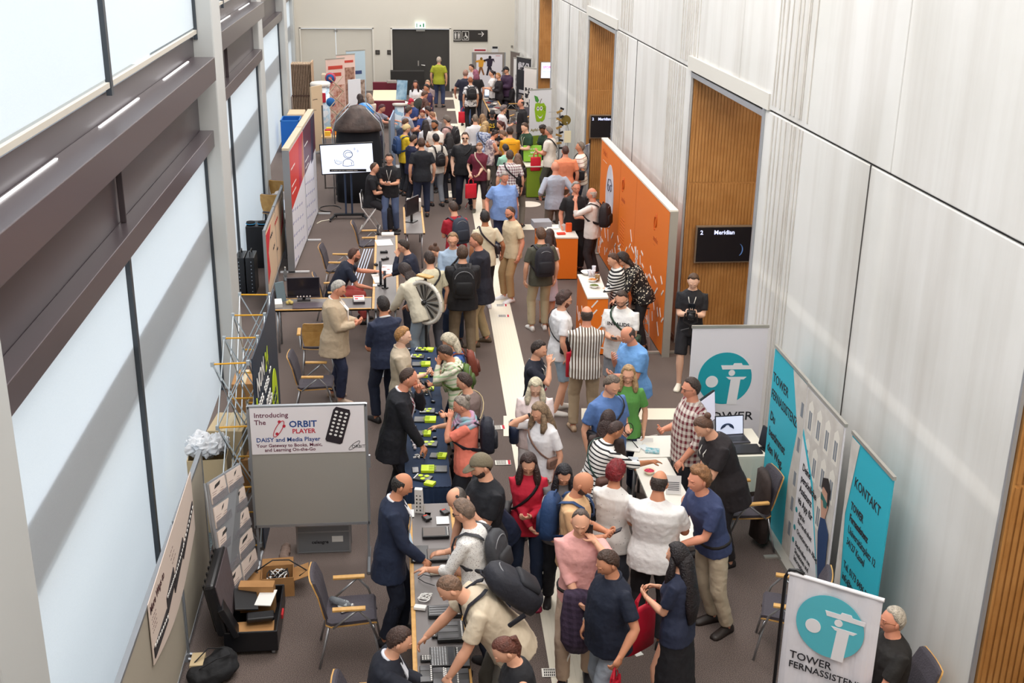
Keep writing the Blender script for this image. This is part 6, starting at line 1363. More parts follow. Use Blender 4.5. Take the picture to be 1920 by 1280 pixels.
t = thing('small_table', 'small round side table below the brown carton', 'table', (-.28, 16.6, 0)); MB().lathe([(0, .42), (.2, .42), (.2, .445), (0, .445)], (0, 0, 0), 24).build('top', mat('#5a4c48'), t); MB().cyl((0, 0, .02), (0, 0, .42), .02, 10).build('stem', STEEL, t); MB().lathe([(0, 0), (.16, 0), (.15, .02), (0, .02)], (0, 0, 0), 20).build('foot', STEEL, t)
# ================================================================ right-hand stands
ORG = mat('#ee7a1c', rough=.55); ORD = mat('#c85a14', rough=.6); ALU = mat('#b9b6ae', rough=.35, metal=.5)
# --- long orange wall
t = thing('orange_display_wall', 'long orange exhibition wall with white dashes and a round eyeglass picture', 'display wall', (4.2, 20.1, 0))
MB().box((.0, 0, 1.2), (.05, 6.1, 2.34)).build('panel', ORG, t)
MB().box((.035, 0, 2.385), (.13, 6.16, .03)).build('top_rail', mat('#e6e0d6', rough=.4), t); MB().box((.04, -3.07, 1.19), (.12, .05, 2.38)).box((.04, 3.07, 1.19), (.12, .05, 2.38)).build('end_post', ALU, t)
for y in (-2.9, 0, 2.9): MB().box((0, y, .015), (.46, .06, .03)).build('foot', ALU, t)
q = MB()
for y in (.95, -.55): q.box((-.026, y, 1.2), (.003, .008, 2.3))
q.build('panel_joint', ORD, t)
fw = lambda y, z: frame((-.027, y, z), (0, -1, 0), (-1, 0, 0))
flat(MB(), fw(1.95, 1.45), disc_pts((0, 0), .42, .62, 40), .004).build('round_picture', mat('#e3e1e8', 'noise', '#c5c2d0', 3), t)
g = MB()
for s in (-1, 1): g.tube([fw(1.95, 1.62) @ V((s*.12+.08*math.cos(a), .06*math.sin(a)+s*.02, .008)) for a in [2*math.pi*k/16 for k in range(16)]], .007, 5, closed=True)
g.tube([fw(1.95, 1.62) @ V(q_) for q_ in ((-.2, .0, .008), (-.16, .14, .008), (.1, .18, .008), (.24, .08, .008))], .007, 5); g.build('pictured_glasses', mat('#33304a'), t)
text('Orbit 1', .17, t, fw(2.85, 2.12), ORD, bold=.002); text('-- --- -- -----', .09, t, fw(2.8, 1.99), WHT)
for y in (.62, -2.15):
    g = MB()
    for s in (-1, 1): g.tube([fw(y, 1.98) @ V((s*.02+.055*math.cos(a)*s, .11*math.sin(a)+s*.03, .005)) for a in [math.radians(x) for x in range(-80, 81, 20)]], .011, 5)
    g.build('logo', ORD, t); text('ausdas', .13, t, fw(y+.12, 1.66), ORD, bold=.002); text('-- ---', .07, t, fw(y+.1, 1.58), ORD)
q = MB()
for k in range(9): q.box((-.028, .55-.0*k, 1.34-.06*k), (.004, .34+.04*(k % 3), .018))
q.build('text_lines', mat('#cf6414'), t)
rd = random.Random(5); q = MB()
for k in range(95):
    y = rd.uniform(-3.0, 3.0); z = rd.uniform(.15, 1.25) if y < 0 else rd.uniform(.12, .95)
    if y > 1.4 and z > .8: continue
    a = rd.choice((35, 50, -40, 70, 10)); MBr = rotm(a, 0, 0); q.box((-.028, y, z), (.004, .16 if k % 4 else .24, .035), MBr)
q.build('white_dashes', WHT, t)
# --- two orange counters
def counter(label, top, z, w_):
    t = thing('promotion_counter', label, 'counter', (0, 0, 0)); c = [V((p_.x, p_.y, z)) for p_ in top]
    MB().hexa([V((p_.x, p_.y, .02)) for p_ in c], [V((p_.x, p_.y, z-.03)) for p_ in c]).build('body', ORG, t)
    cc = sum(c, V())/4; MB().hexa([cc+(p_-cc)*1.02-V((0, 0, .03)) for p_ in c], [cc+(p_-cc)*1.02 for p_ in c]).build('counter_top', mat('#ece6dc', rough=.4), t, bev=.004)
    return t, c
z1 = .85; q4 = [(3.03, 21.27), (3.45, 21.25), (3.46, 22.22), (2.74, 22.24)]
counter('far orange counter with a white top and orange giveaways', [V((a, b_, 0)) for a, b_ in q4], z1, 0)
q5 = [(2.97, 17.16), (3.30, 17.16), (3.37, 18.40), (3.0, 18.40)]
tc_, c = counter('near orange counter with white dashes and snack bowls on top', [V((a, b_, 0)) for a, b_ in q5], .98, 0)
g = MB()
for k in range(9): a = rd.uniform(0, 1); g.box((3.0+.27*a, 17.157, rd.uniform(.12, .88)), (.15, .004, .022), rotm(0, -50 if k % 3 else 15, 0))
for k in range(8): g.box((2.968+.003*k, 17.3+.13*k, rd.uniform(.1, .6)), (.006, .14, .02), rotm(50, 0, 0))
g.build('white_dashes', WHT, tc_)
CZ = .982
def bowl(label, u, v, z, r, fill=None, fc='#d98a3a', m_=None):
    t = on('bowl', label, 'bowl', u, v, z); MB().lathe([(0, 0), (r*.5, 0), (r, .05), (r*.96, .05), (r*.5, .01), (0, .01)], (0, 0, 0), 24).build('dish', m_ or WHT, t, smooth=True)
    if fill: tag(MB().lathe([(0, .02), (r*.7, .02), (r*.8, .04), (r*.4, .055), (0, .06)], (0, 0, 0), 20).build('filling', mat(fc, 'dots', _shade(fc, .6), 60, thr=.4), t, smooth=True), kind='stuff')
bowl('white bowl of orange snacks on the near orange counter', 1111, 528, CZ, .085, 1, '#dd8a3c'); bowl('white bowl of green snacks nearest the edge of the near orange counter', 1114, 539, CZ, .09, 1, '#6f7a3c'); bowl('larger empty white bowl at the far end of the near orange counter', 1101, 514, CZ, .11)
for i, (u, v, h_) in enumerate(((1107, 523, .16), (1113, 519, .19), (1110, 521, .14))): t = on('paper_cone', 'white printed paper cone standing between the bowls', 'cone', u, v, CZ, 0, 'white paper cones'); MB().lathe([(0, 0), (.018, 0), (.035, h_), (.030, h_), (0, .02)], (0, 0, 0), 16, rotm(0, 10*(i-1), 0)).build('cone', mat('#e9e6ea', 'noise', '#8a8ca8', 30, thr=.62), t, smooth=True)
t = on('glass_jar', 'brown glass jar on the near orange counter', 'jar', 1120, 526, CZ); MB().lathe([(0, 0), (.04, 0), (.042, .1), (.035, .1), (0, .02)], (0, 0, 0), 18).build('jar', mat('#a07a48', rough=.2, alpha=.8), t, smooth=True)
for nm, lb, cat, u, v, sz, m_ in (('device_case', 'grey open case on the far end of the far orange counter', 'case', 1015, 424, (.36, .3, .12), mat('#9a9aa0')), ('white_box', 'white box with a logo on the far orange counter', 'box', 1064, 428, (.3, .26, .12), mat('#dcdad8')), ('gift_bag', 'small orange gift bag on the far orange counter', 'bag', 1066, 434, (.11, .08, .17), mat('#ee5a1c')), ('red_pouch', 'flat red pouch on the far orange counter', 'pouch', 1052, 439, (.16, .1, .03), mat('#e0402a')), ('leaflets', 'white leaflet stack at the left of the far orange counter', 'leaflets', 1036, 428, (.22, .14, .02), PAPER)):
    p = at(u, v, z1+.002); loose(nm, lb, cat, p+V((0, 0, sz[2]/2)), sz, rotm(0, 0, 5), m_)
# --- acrylic bar stool
t = thing('bar_stool', 'clear acrylic bar stool with a low back against the orange wall', 'stool', (3.86, 17.55, 0)); AC = mat('#f6d9c8', rough=.05, trans=.85)
MB().box((0, 0, .70), (.34, .34, .02)).build('seat', AC, t, bev=.006)
g = MB(); g.loft([[V((.18*math.cos(a), .18*math.sin(a), z)) for a in [math.radians(x) for x in range(-20, 201, 20)]]+[V((.17*math.cos(a), .17*math.sin(a), z)) for a in [math.radians(x) for x in range(200, -21, -20)]] for z in (.71, .90)]); g.build('backrest', AC, t, smooth=False)
for a in (-1, 1):
    for b_ in (-1, 1): MB().cyl((a*.15, b_*.15, .7), (a*.19, b_*.19, 0), .012, 8).build('leg', mat('#d9c2ba', rough=.15, alpha=.55), t, smooth=True)
for z, r in ((.22, .18), (.45, .165)): MB().tube([(r, r, z), (-r, r, z), (-r, -r, z), (r, -r, z)], .007, 6, closed=True).build('footrest', STEEL, t)
# --- white table with leaflets
def top_table(label, c, z, m_, drop):
    t = thing('table', label, 'table', (0, 0, 0)); c = [V((a, b_, z)) for a, b_ in c]
    MB().hexa([p_-V((0, 0, .035)) for p_ in c], c).build('table_top', m_, t, bev=.004)
    cc = sum(c, V())/4
    if drop:
        rings = []
        for zz, g_ in ((z-drop, 1.03), (z-.02, 1.005), (z+.004, 1.0)):
            r = []
            for k in range(80): s_ = k/20; i = int(s_) % 4; f = s_-int(s_); p_ = c[i].lerp(c[(i+1) % 4], f); q_ = cc+(p_-cc)*(g_+.012*math.sin(k*1.7)*(g_ > 1.01)); r.append(V((q_.x, q_.y, zz)))
            rings.append(r)
        MB().loft(rings).build('tablecloth', m_, t)
    for p_ in c: q_ = cc+(p_-cc)*.9; MB().cyl((q_.x, q_.y, 0), (q_.x, q_.y, z-.03), .018, 10).build('leg', STEEL, t, smooth=True)
    return t
WT = mat('#f0ece2', rough=.45)
top_table('long narrow white table with leaflets and a sweet bowl between visitors', [(2.62, 9.95), (3.1, 9.95), (3.06, 11.9), (2.64, 11.9)], .74, WT, 0)
top_table('short white table section at the far end beside the plaid shirt man', [(2.66, 11.92), (3.32, 11.92), (3.30, 12.5), (2.86, 12.5)], .74, WT, 0)
top_table('white cloth side table with the laptop by the wall', [(3.72, 11.85), (4.28, 11.85), (4.28, 12.62), (3.72, 12.62)], .74, mat('#e9e2d2', rough=.8), .45)
TZ = .743
for u, v, sz, rz, l_, m_ in ((1185, 836, (.22, .3, .012), -20, 'white form being filled in by the striped top woman', PAPER), (1223, 846, (.16, .12, .02), -15, 'teal leaflet stack right of the writing hand', mat('#3aa7b4', 'noise', '#d6dde2', 30)), (1212, 842, (.10, .2, .015), 25, 'white and teal booklet between hand and leaflets', mat('#e6ebee')), (1186, 866, (.12, .26, .006), -15, 'blue-edged sheet in front of the striped top', mat('#dfe6ee'))):
    p = at(u, v, TZ); loose('leaflet', l_, 'leaflet', p+V((0, 0, sz[2]/2)), sz, rotm(0, 0, rz), m_, .001)
t = on('table_stand', 'tilted grey printed stand card on the white table', 'card', 1262, 924, TZ, -10); MB().box((0, 0, .10), (.16, .01, .20), rotm(-25, 0, 0)).build('card', mat('#dcd8d6'), t); q = MB()
for k in range(5): q.box(rotm(-25, 0, 0) @ V((0, -.007, .045+.02*k-.1))+V((0, 0, .10)), (.12, .002, .008), rotm(-25, 0, 0))
q.build('print', mat('#55535a'), t)
bowl('small bowl of red and pink sweets on the white table', 1217, 888, TZ, .07, 1, '#d23a5a', mat('#e9dcc0')); p = at(1262, 890, TZ)
loose('pen', 'dark pen in the writing hand over the form', 'pen', at(1190, 832, TZ+.05), (.008, .14, .008), rotm(40, 0, 50), BLK, 0)
t = thing('laptop', 'open laptop with a blue ribbon wallpaper on the cloth side table', 'laptop', (3.95, 12.30, .745), 4)
MB().box((0, 0, .01), (.36, .24, .018)).build('base', mat('#3c3b42', rough=.4), t, bev=.003); MB().box((0, -.01, .020), (.31, .12, .002)).build('keyboard', BLK, t)
MB().box((0, .15, .13), (.36, .012, .24), rotm(-14, 0, 0)).build('lid', mat('#2a2a30', rough=.4), t, bev=.003); MB().box((0, .141, .131), (.335, .003, .215), rotm(-14, 0, 0)).build('screen', mat('#cfd6ea', emit=.5), t)
g = MB()
for k in range(6): g.tube([V((-.03+.08*math.cos(a)*(1-.12*k), .128+.03*.0, .09+.07*math.sin(a)*(1-.12*k)+.006*k)) for a in [math.radians(x) for x in range(0, 181, 20)]], .006, 5)
g.build('wallpaper_ribbons', mat('#3b4d6b'), t)
t = thing('laptop', 'black laptop base lying open before the ribbon wallpaper screen', 'laptop', (4.02, 12.02, .745), 0); MB().box((0, 0, .012), (.36, .24, .02)).build('base', mat('#232226', rough=.4), t, bev=.003)
t = thing('monitor', 'black monitor seen from behind next to the first teal banner', 'monitor', (4.28, 12.0, .745), -75); MB().box((0, 0, .14), (.30, .03, .24), rotm(-10, 0, 0)).build('housing', mat('#1b1d24', rough=.4), t, bev=.01); MB().box((0, 0, .01), (.14, .12, .02)).build('foot', BLK, t)
t = thing('monitor', 'large bright monitor turned left behind the plaid shirt man', 'monitor', (3.62, 12.5, .745), 50); MB().box((0, 0, .28), (.62, .03, .38), rotm(-6, 0, 0)).build('housing', BLK, t, bev=.004); MB().box((0, -.017, .28), (.59, .003, .35), rotm(-6, 0, 0)).build('screen', mat('#d9d6e6', emit=.5), t); MB().box((0, .02, .06), (.05, .04, .12)).build('neck', BLK, t); MB().box((0, .02, .006), (.2, .18, .012)).build('foot', BLK, t)
# --- white banner behind it
def logo(t, M, s, m_=TEAL, w_=None):
    """teal disc with the white tower cut-out, s = disc radius"""
    w_ = w_ or mat('#efedf0', rough=.7)
    flat(MB(), M, disc_pts((0, 0), s, s*1.02, 48), .003).build('logo_disc', m_, t)
    g = MB(); z = .003
    flat(g, M, disc_pts((-s*.48, -s*.12), s*.23, s*.23, 28), .003, z); flat(g, M, disc_pts((s*.24, s*.22), s*.12, s*.12, 24), .003, z)
    flat(g, M, [(-s*.18, s*.52), (-s*.12, s*.36), (s*.98, s*.36), (s*.99, s*.50), (s*.62, s*.52), (s*.58, s*.60), (s*.30, s*.60), (s*.26, s*.52)], .003, z)
    flat(g, M, [(s*.04, s*.06), (s*.16, -s*.04), (s*.70, -s*.04), (s*.80, s*.06)], .003, z)
    flat(g, M, [(s*.22, -s*.04), (s*.14, -s*1.04), (s*.50, -s*1.04), (s*.58, -s*.04)], .003, z)
    g.build('logo_tower', w_, t)
t = thing('rollup_banner', 'white roll-up banner with a round teal tower emblem by the passage', 'banner', (4.01, 12.95, 0), -2)
MB().box((0, 0, .98), (.93, .012, 1.92)).build('banner', mat('#ebe8ee', rough=.7), t); MB().box((0, 0, 1.955), (.95, .03, .035)).build('top_rail', ALU, t); MB().box((0, 0, .03), (.95, .18, .06)).build('base', ALU, t)
logo(t, frame((-.02, -.007, 1.28), (1, 0, 0), (0, -1, 0)), .335); text('TOWER', .16, t, frame((-.28, -.008, .72), (1, 0, 0), (0, -1, 0)), INK, sx=1.15, bold=.001)
# --- three teal banners
fb = lambda y, z, x=-.008: frame((x, y, z), (0, -1, 0), (-1, 0, 0))
def banner(label, y0, y1, x, h=2.12):
    t = thing('rollup_banner', label, 'banner', (x, (y0+y1)/2, 0)); w = y1-y0; MB().box((0, 0, h/2+.03), (.012, w, h-.06)).build('banner', WB if 'second' in label else TEAL2, t)
    MB().box((.0, 0, h), (.03, w+.02, .035)).build('top_rail', ALU, t); MB().box((0, 0, .03), (.2, w+.02, .06)).build('base', ALU, t); MB().cyl((.03, 0, .05), (.03, 0, h-.02), .012, 8).build('pole', STEEL, t)
    MB().box((-.12, -w/2+.12, .012), (.26, .06, .02)).build('foot', ALU, t)
    return t, w
PHO = mat('#dcd7d0', 'noise', '#c6beb6', 5, rough=.7); PHD = mat('#858a92'); WB = mat('#eae7ea', rough=.7)
t, w = banner('first teal banner reading TOWER FERNASSISTENZ beside the side table', 10.72, 11.82, 4.2)
y0 = w/2
text('TOWER', .155, t, fb(y0-.03, 1.72), INK, sx=.95, bold=.001); text('FERNASSISTENZ', .155, t, fb(y0-.03, 1.52), INK, sx=.78, bold=.001)
for k, s_ in enumerate(('Du', 'bestimmst', 'den Weg.')): text(s_, .15, t, fb(y0-.06, 1.26-.19*k), INK, bold=.003, sx=.9)
flat(MB(), fb(0, 0), [(w/2-.46, 2.09), (w/2, 2.09), (w/2, .06), (w/2-.26, .06), (w/2-.28, .9), (w/2-.16, 1.5)], .002).build('photo_part', PHO, t)
g = MB()
for z in (.3, .6, .9, 1.3, 1.7): flat(g, fb(0, 0, -.011), rect(w/2-.12, z, w/2-.05, z+.16), .001)
g.build('pictured_windows', PHD, t)
t, w = banner('second banner with a street photograph and a list of assistance services', 9.66, 10.70, 4.19)
y0 = w/2
flat(MB(), fb(0, 0), [(-w/2+.02, 2.08), (w/2-.02, 2.08), (w/2-.02, .10), (.1, .3), (-w/2+.02, 1.2)], .002).build('photo_part', PHO, t)
g = MB(); gf = MB()
for c_ in range(4):
    for r_ in range(3):
        x0_ = -.40+c_*.24; z = 1.92-r_*.42
        if c_ == 3 and r_ == 2: continue
        flat(gf, fb(0, 0, -.0105), [(x0_-.02, z-.28), (x0_+.12, z-.28), (x0_+.12, z+.02), (x0_+.05, z+.08), (x0_-.02, z+.02)], .001); flat(g, fb(0, 0, -.012), rect(x0_+.01, z-.24, x0_+.045, z-.04), .001); flat(g, fb(0, 0, -.012), rect(x0_+.058, z-.24, x0_+.09, z-.04), .001)
gf.build('pictured_frames', mat('#e8e2d8'), t); g.build('pictured_windows', PHD, t)
flat(MB(), fb(0, 0, -.011), [(-w/2+.02, 1.55), (-.12, 1.15), (.22, .45), (.34, .08), (-w/2+.02, .08)], .003).build('white_sheet', WB, t)
flat(MB(), fb(0, 0, -.0105), [(-w/2+.02, 1.62), (-.10, 1.2), (.3, .3), (.22, .45), (-.12, 1.15), (-w/2+.02, 1.52)], .003).build('teal_edge', TEAL2, t)
g = flat(MB(), fb(0, 0, -.0155), [(.17, 1.16), (.19, 1.32), (.27, 1.37), (.36, 1.30), (.37, 1.16), (.33, 1.02), (.24, .98)], .003).build('pictured_face', mat('#c99a84'), t)
flat(MB(), fb(0, 0, -.019), [(.16, 1.28), (.18, 1.40), (.30, 1.45), (.39, 1.36), (.38, 1.18), (.35, 1.18), (.33, 1.30), (.22, 1.32)], .003).build('pictured_hair', mat('#2c2324'), t)
flat(MB(), fb(0, 0, -.0195), [(.17, 1.24), (.34, 1.20), (.34, 1.14), (.27, 1.12), (.24, 1.17), (.18, 1.17)], .003).build('pictured_sunglasses', mat('#2f6b66'), t)
flat(MB(), fb(0, 0, -.0185), [(.22, .98), (.34, 1.02), (.46, .92), (.50, .12), (.40, .12), (.26, .55), (.2, .8)], .003).build('pictured_jacket', mat('#27406a'), t)
for k, s_ in enumerate(('Deine', 'persönliche', 'Assistenz', 'via App für')): text(s_, .115, t, fb(y0-.12+.01*k, 1.20-.13*k, -.016), INK, bold=.002, sx=.85)
for k, (s_, s2, s3) in enumerate((('digitale', 'Barrierefreiheit', ''), ('Orientierung im Alltag', '', ''), ('Beschreiben von', 'Situationen und', 'Informationen'))):
    z = .68-(0, .21, .36)[k]; flat(MB(), fb(0, 0, -.016), disc_pts((-w/2+.08, z+.03), .03, .03, 16), .002).build('bullet', mat('#2a8f96'), t)
    for j, q_ in enumerate((s_, s2, s3)):
        if q_: text(q_, .085, t, fb(y0-.15, z-.085*j, -.016), INK, sx=.8)
t, w = banner('third teal banner reading KONTAKT nearest the camera', 8.56, 9.50, 4.2)
y0 = w/2
flat(MB(), fb(0, 0), [(-w/2+.01, 2.08), (-w/2+.2, 2.08), (-w/2+.06, 1.3), (-w/2+.16, .5), (-w/2+.3, .07), (-w/2+.01, .07)], .002).build('photo_part', PHO, t)
text('KONTAKT', .14, t, fb(y0-.18, 1.66), INK, sx=.9, bold=.001)
for k, (s_, b_) in enumerate((('TOWER', .003), ('Fernassistenz', .003), ('Universitätsplatz 12', .001), ('34127 Kassel', .001), ('', 0), ('Tel. 0173 8496 293', .001), ('info@tower-assist.de', .001))):
    if s_: text(s_, .105, t, fb(y0-.17, 1.42-.125*k), INK, bold=b_, sx=.78)
# --- foreground banner on a bent pole
a_, b_ = V((3.17, 8.06, 0)), V((3.78, 7.60, 0)); d_ = (b_-a_).normalized(); w = (b_-a_).length
t = thing('flag_banner', 'white fabric banner with a teal tower emblem nearest the camera', 'banner', a_, 0); n_ = V((d_.y, -d_.x, 0)); n_ = n_ if n_.y < 0 else -n_
g = MB(); rings = []
for i in range(25):
    s_ = i/24; off = n_*(.006*math.sin(s_*9)+.004*math.sin(s_*23)); p0 = d_*(w*s_)+off; p1 = d_*(w*s_)+off*2+n_*.012*math.sin(s_*5)
    rings.append([p1+V((0, 0, .10)), p1-n_*.006+V((0, 0, .10)), p0-n_*.006+V((0, 0, 1.55)), p0+V((0, 0, 1.55))])
g.loft(rings); g.build('fabric', mat('#e7e4ea', rough=.75, bump=.4, bscale=6), t)
MB().cyl(-d_*.01+V((0, 0, 1.545)), d_*(w+.01)+V((0, 0, 1.545)), .018, 10).build('top_hem', mat('#efecef'), t)
MB().tube([-d_*.03+V((0, 0, .05)), -d_*.03+V((0, 0, 1.50)), -d_*.0+V((0, 0, 1.57)), d_*.06+V((0, 0, 1.585)), d_*.12+V((0, 0, 1.57))], .015, 10).build('pole', BLK, t, smooth=True); MB().lathe([(0, 0), (.18, 0), (.16, .03), (0, .04)], (0, 0, 0), 24).build('foot', BLK, t)
Mf = frame(d_*(w*.50)+n_*.022+V((0, 0, 1.17)), d_, n_); logo(t, Mf, .28, mat('#58bccb', rough=.7)); text('TOWER', .10, t, frame(d_*.08+n_*.024+V((0, 0, .77)), d_, n_), INK, bold=.001); text('FERNASSISTENZ', .088, t, frame(d_*.08+n_*.024+V((0, 0, .68)), d_, n_), INK, bold=.001)
# --- screens in the passages
def screen(label, u0, v0, u1, v1, Y, scr, txt, tc2, emit):
    a, b_ = atY(u0, v0, Y), atY(u1, v1, Y); c = (a+b_)/2; w, h = b_.x-a.x, a.z-b_.z; t = thing('wall_screen', label, 'screen', (c.x, Y, c.z-h/2))
    MB().box((0, .01, h/2), (w+.05, .05, h+.05)).build('frame', mat('#8a7866', rough=.4, metal=.4), t, bev=.004); MB().box((0, -.02, h/2), (w, .012, h)).build('screen', mat(scr, rough=.12, emit=emit), t)
    for s_, x, y, sz, cc in txt: text(s_, sz*h, t, frame((-w/2+w*x, -.028, h*y), (1, 0, 0), (0, -1, 0)), mat(cc, emit=.9), bold=.002)
    return t, w, h
for l_, q_, Y in (('black wall screen reading 2 Meridian in the nearest visible passage', (1308, 426, 1425, 488), 17.56), ('black wall screen reading 2 Meridian in the second passage', (1108, 217, 1160, 257), 27.86)):
    t, w, h = screen(l_, *q_, Y, '#0e0b14', (('2', .04, .80, .17, '#c9d2ff'), ('Meridian', .25, .80, .17, '#c9d2ff')), 0, .02)
    g = MB(); g.tube([(-w*.5+w*.62+.09*math.cos(a), -.03, h*.34+.11*math.sin(a)) for a in [math.radians(x) for x in range(-60, 61, 12)]], [.004, .006, .008, .009, .010, .010, .010, .008, .006, .004, .003], 5); g.build('crescent', mat('#4a6a9c', emit=.4), t)
screen('white wall screen with pink SPORT lettering in the far passage', 1015, 117, 1044, 146, 38.25, '#e9ebfb', (('SPORTS', .1, .62, .22, '#c0309a'), ('~~ ~~', .1, .35, .2, '#7a98c8')), 0, .8)
# --- lime counter, apple banner and neighbours
LG = mat('#7c9420', rough=.6)
t = thing('promotion_counter', 'lime green counter with a cream top at the apple stand', 'counter', (3.47, 28.5, 0)); MB().box((0, 0, .40), (.46, .66, .76)).build('body', LG, t); MB().box((0, 0, .79), (.54, .74, .03)).build('counter_top', mat('#efe9da'), t, bev=.005)
t = thing('counter_sign', 'lime green tilted sign with white lettering on the lime counter', 'sign', (3.42, 28.6, .806), 0); MB().box((0, 0, .22), (.46, .03, .40), rotm(-12, 0, 0)).build('board', mat('#8ac53a', rough=.6), t, bev=.02)
for k, s_ in enumerate(('--- ----', 'und', '----- --')): text(s_, .08, t, Matrix.Translation((0, -.04+.022*k*-.0, .33-.09*k)) @ frame((0, -.012+.02*(k-1), 0), (1, 0, 0), (0, -1, .2)), WHT, align='CENTER', bold=.002)
t = thing('rollup_banner', 'white and green roll-up banner with a smiling green apple', 'banner', (3.93, 31.3, 0), 22)
MB().box((0, 0, 1.12), (.66, .012, 2.2)).build('banner', mat('#efedf0'), t); MB().box((0, 0, 2.23), (.68, .03, .03)).build('top_rail', ALU, t); MB().box((0, 0, .03), (.7, .16, .06)).build('base', ALU, t)
fa = lambda x, z, y=-.008: frame((x, y, z), (1, 0, 0), (0, -1, 0))
flat(MB(), fa(0, 0), [(-.33, .06), (.33, .06), (.33, .92), (0, 1.0), (-.33, 1.0)], .003).build('green_part', LG, t)
flat(MB(), fa(0, 0), [(-.16, 1.86), (-.18, 1.70), (-.15, 1.5), (-.12, 1.38), (-.04, 1.36), (.0, 1.38), (.06, 1.36), (.13, 1.42), (.17, 1.6), (.17, 1.76), (.1, 1.86), (.0, 1.85), (-.08, 1.88)], .004).build('apple', mat('#9cc41e'), t)
flat(MB(), fa(0, 0), [(-.2, 2.08), (-.1, 2.04), (-.05, 1.94), (-.09, 1.88), (-.16, 1.92)], .004).build('leaf', mat('#4f9a3c'), t); MB().tube([fa(0, 0) @ V(q_) for q_ in ((-.02, 1.86, .003), (.0, 1.93, .003), (.03, 1.98, .003))], .008, 5).build('stem', mat('#5a3a2a'), t)
for x in (-.08, .02): flat(MB(), fa(0, 0, -.013), disc_pts((x, 1.72), .04, .06, 18), .002).build('eye', WHT, t); flat(MB(), fa(0, 0, -.016), disc_pts((x, 1.73), .016, .022, 12), .002).build('pupil', BLK, t)
g = MB()
for x, z in ((.1, 1.76), (.13, 1.72), (.09, 1.70), (.13, 1.67)): flat(g, fa(0, 0, -.013), disc_pts((x, z), .013, .013, 10), .002)
g.build('dots', BLK, t); flat(MB(), fa(0, 0, -.013), [(-.1, 1.56), (-.04, 1.50), (.03, 1.50), (.08, 1.56), (.03, 1.46), (-.03, 1.45)], .002).build('smile', WHT, t)
text('Apfel-Fliege', .105, t, fa(-.29, 1.12), mat('#8a7a1c'), bold=.002); text('--- ---', .09, t, fa(-.12, .80, -.012), WHT)
t = thing('metal_figure', 'tall metal stand hung with small black and white devices beside the apple banner', 'stand', (4.28, 30.0, 0)); MB().cyl((0, 0, 0), (0, 0, 1.9), .02, 8).build('pole', STEEL, t); MB().lathe([(0, 0), (.2, 0), (.18, .03), (0, .03)], (0, 0, 0), 20).build('foot', STEEL, t)
for k in range(16):
    z = .9+.068*k; MB().box((.05*math.cos(k*2.1), .05*math.sin(k*2.1)-.03, z), (.10+.03*(k % 3), .04, .05), rotm(0, 25*math.sin(k*3), 0)).build('hanging_device', (BLK, WHT, mat('#a8803c'))[k % 3], t)
MB().lathe([(0, 0), (.13, 0), (.13, .02), (0, .02)], (.16, 0, 1.62), 24, rotm(90, 0, 0)).build('brass_disc', mat('#8f7a3c', metal=.5), t)
for k, z in enumerate((1.86, 1.7)): MB().tube([(0, -.02, z), (-.3, -.06, z-.03)], .007, 5).build('arm', STEEL, t)
t = thing('sign_stand', 'slim pole stand with a hanging cream card by the wall', 'stand', (4.36, 29.0, 0)); MB().tube([(0, 0, 0), (0, 0, 1.55), (-.05, -.1, 1.75)], .01, 6).build('pole', STEEL, t); MB().box((-.02, -.06, 1.38), (.17, .01, .3)).build('card', mat('#efe3c0'), t)
t = thing('sign_stand', 'black framed blue and white upright sign by the wall', 'sign', (4.42, 26.6, 0), 60); MB().box((0, 0, .95), (.52, .02, 1.3)).build('panel', mat('#3f4f80', 'noise', '#dfe3ea', 4), t); MB().box((.27, 0, .85), (.03, .03, 1.7)).box((-.27, 0, .85), (.03, .03, 1.7)).build('frame', BLK, t)
desk('small dark-topped table behind the lime counter', 4.0, 4.35, 27.6, 28.4)
chair('dark chair beside the small table at the apple stand', 3.95, 29.2, 80)
p = at(991, 383); tag(MB().lathe([(0, .001), (.30, .001), (.30, .008), (0, .008)], (p.x, p.y, 0), 36).build('floor_disc', mat('#efe4d8', rough=.6)), 'round cream disc lying on the carpet in front of the lime counter', 'floor disc')
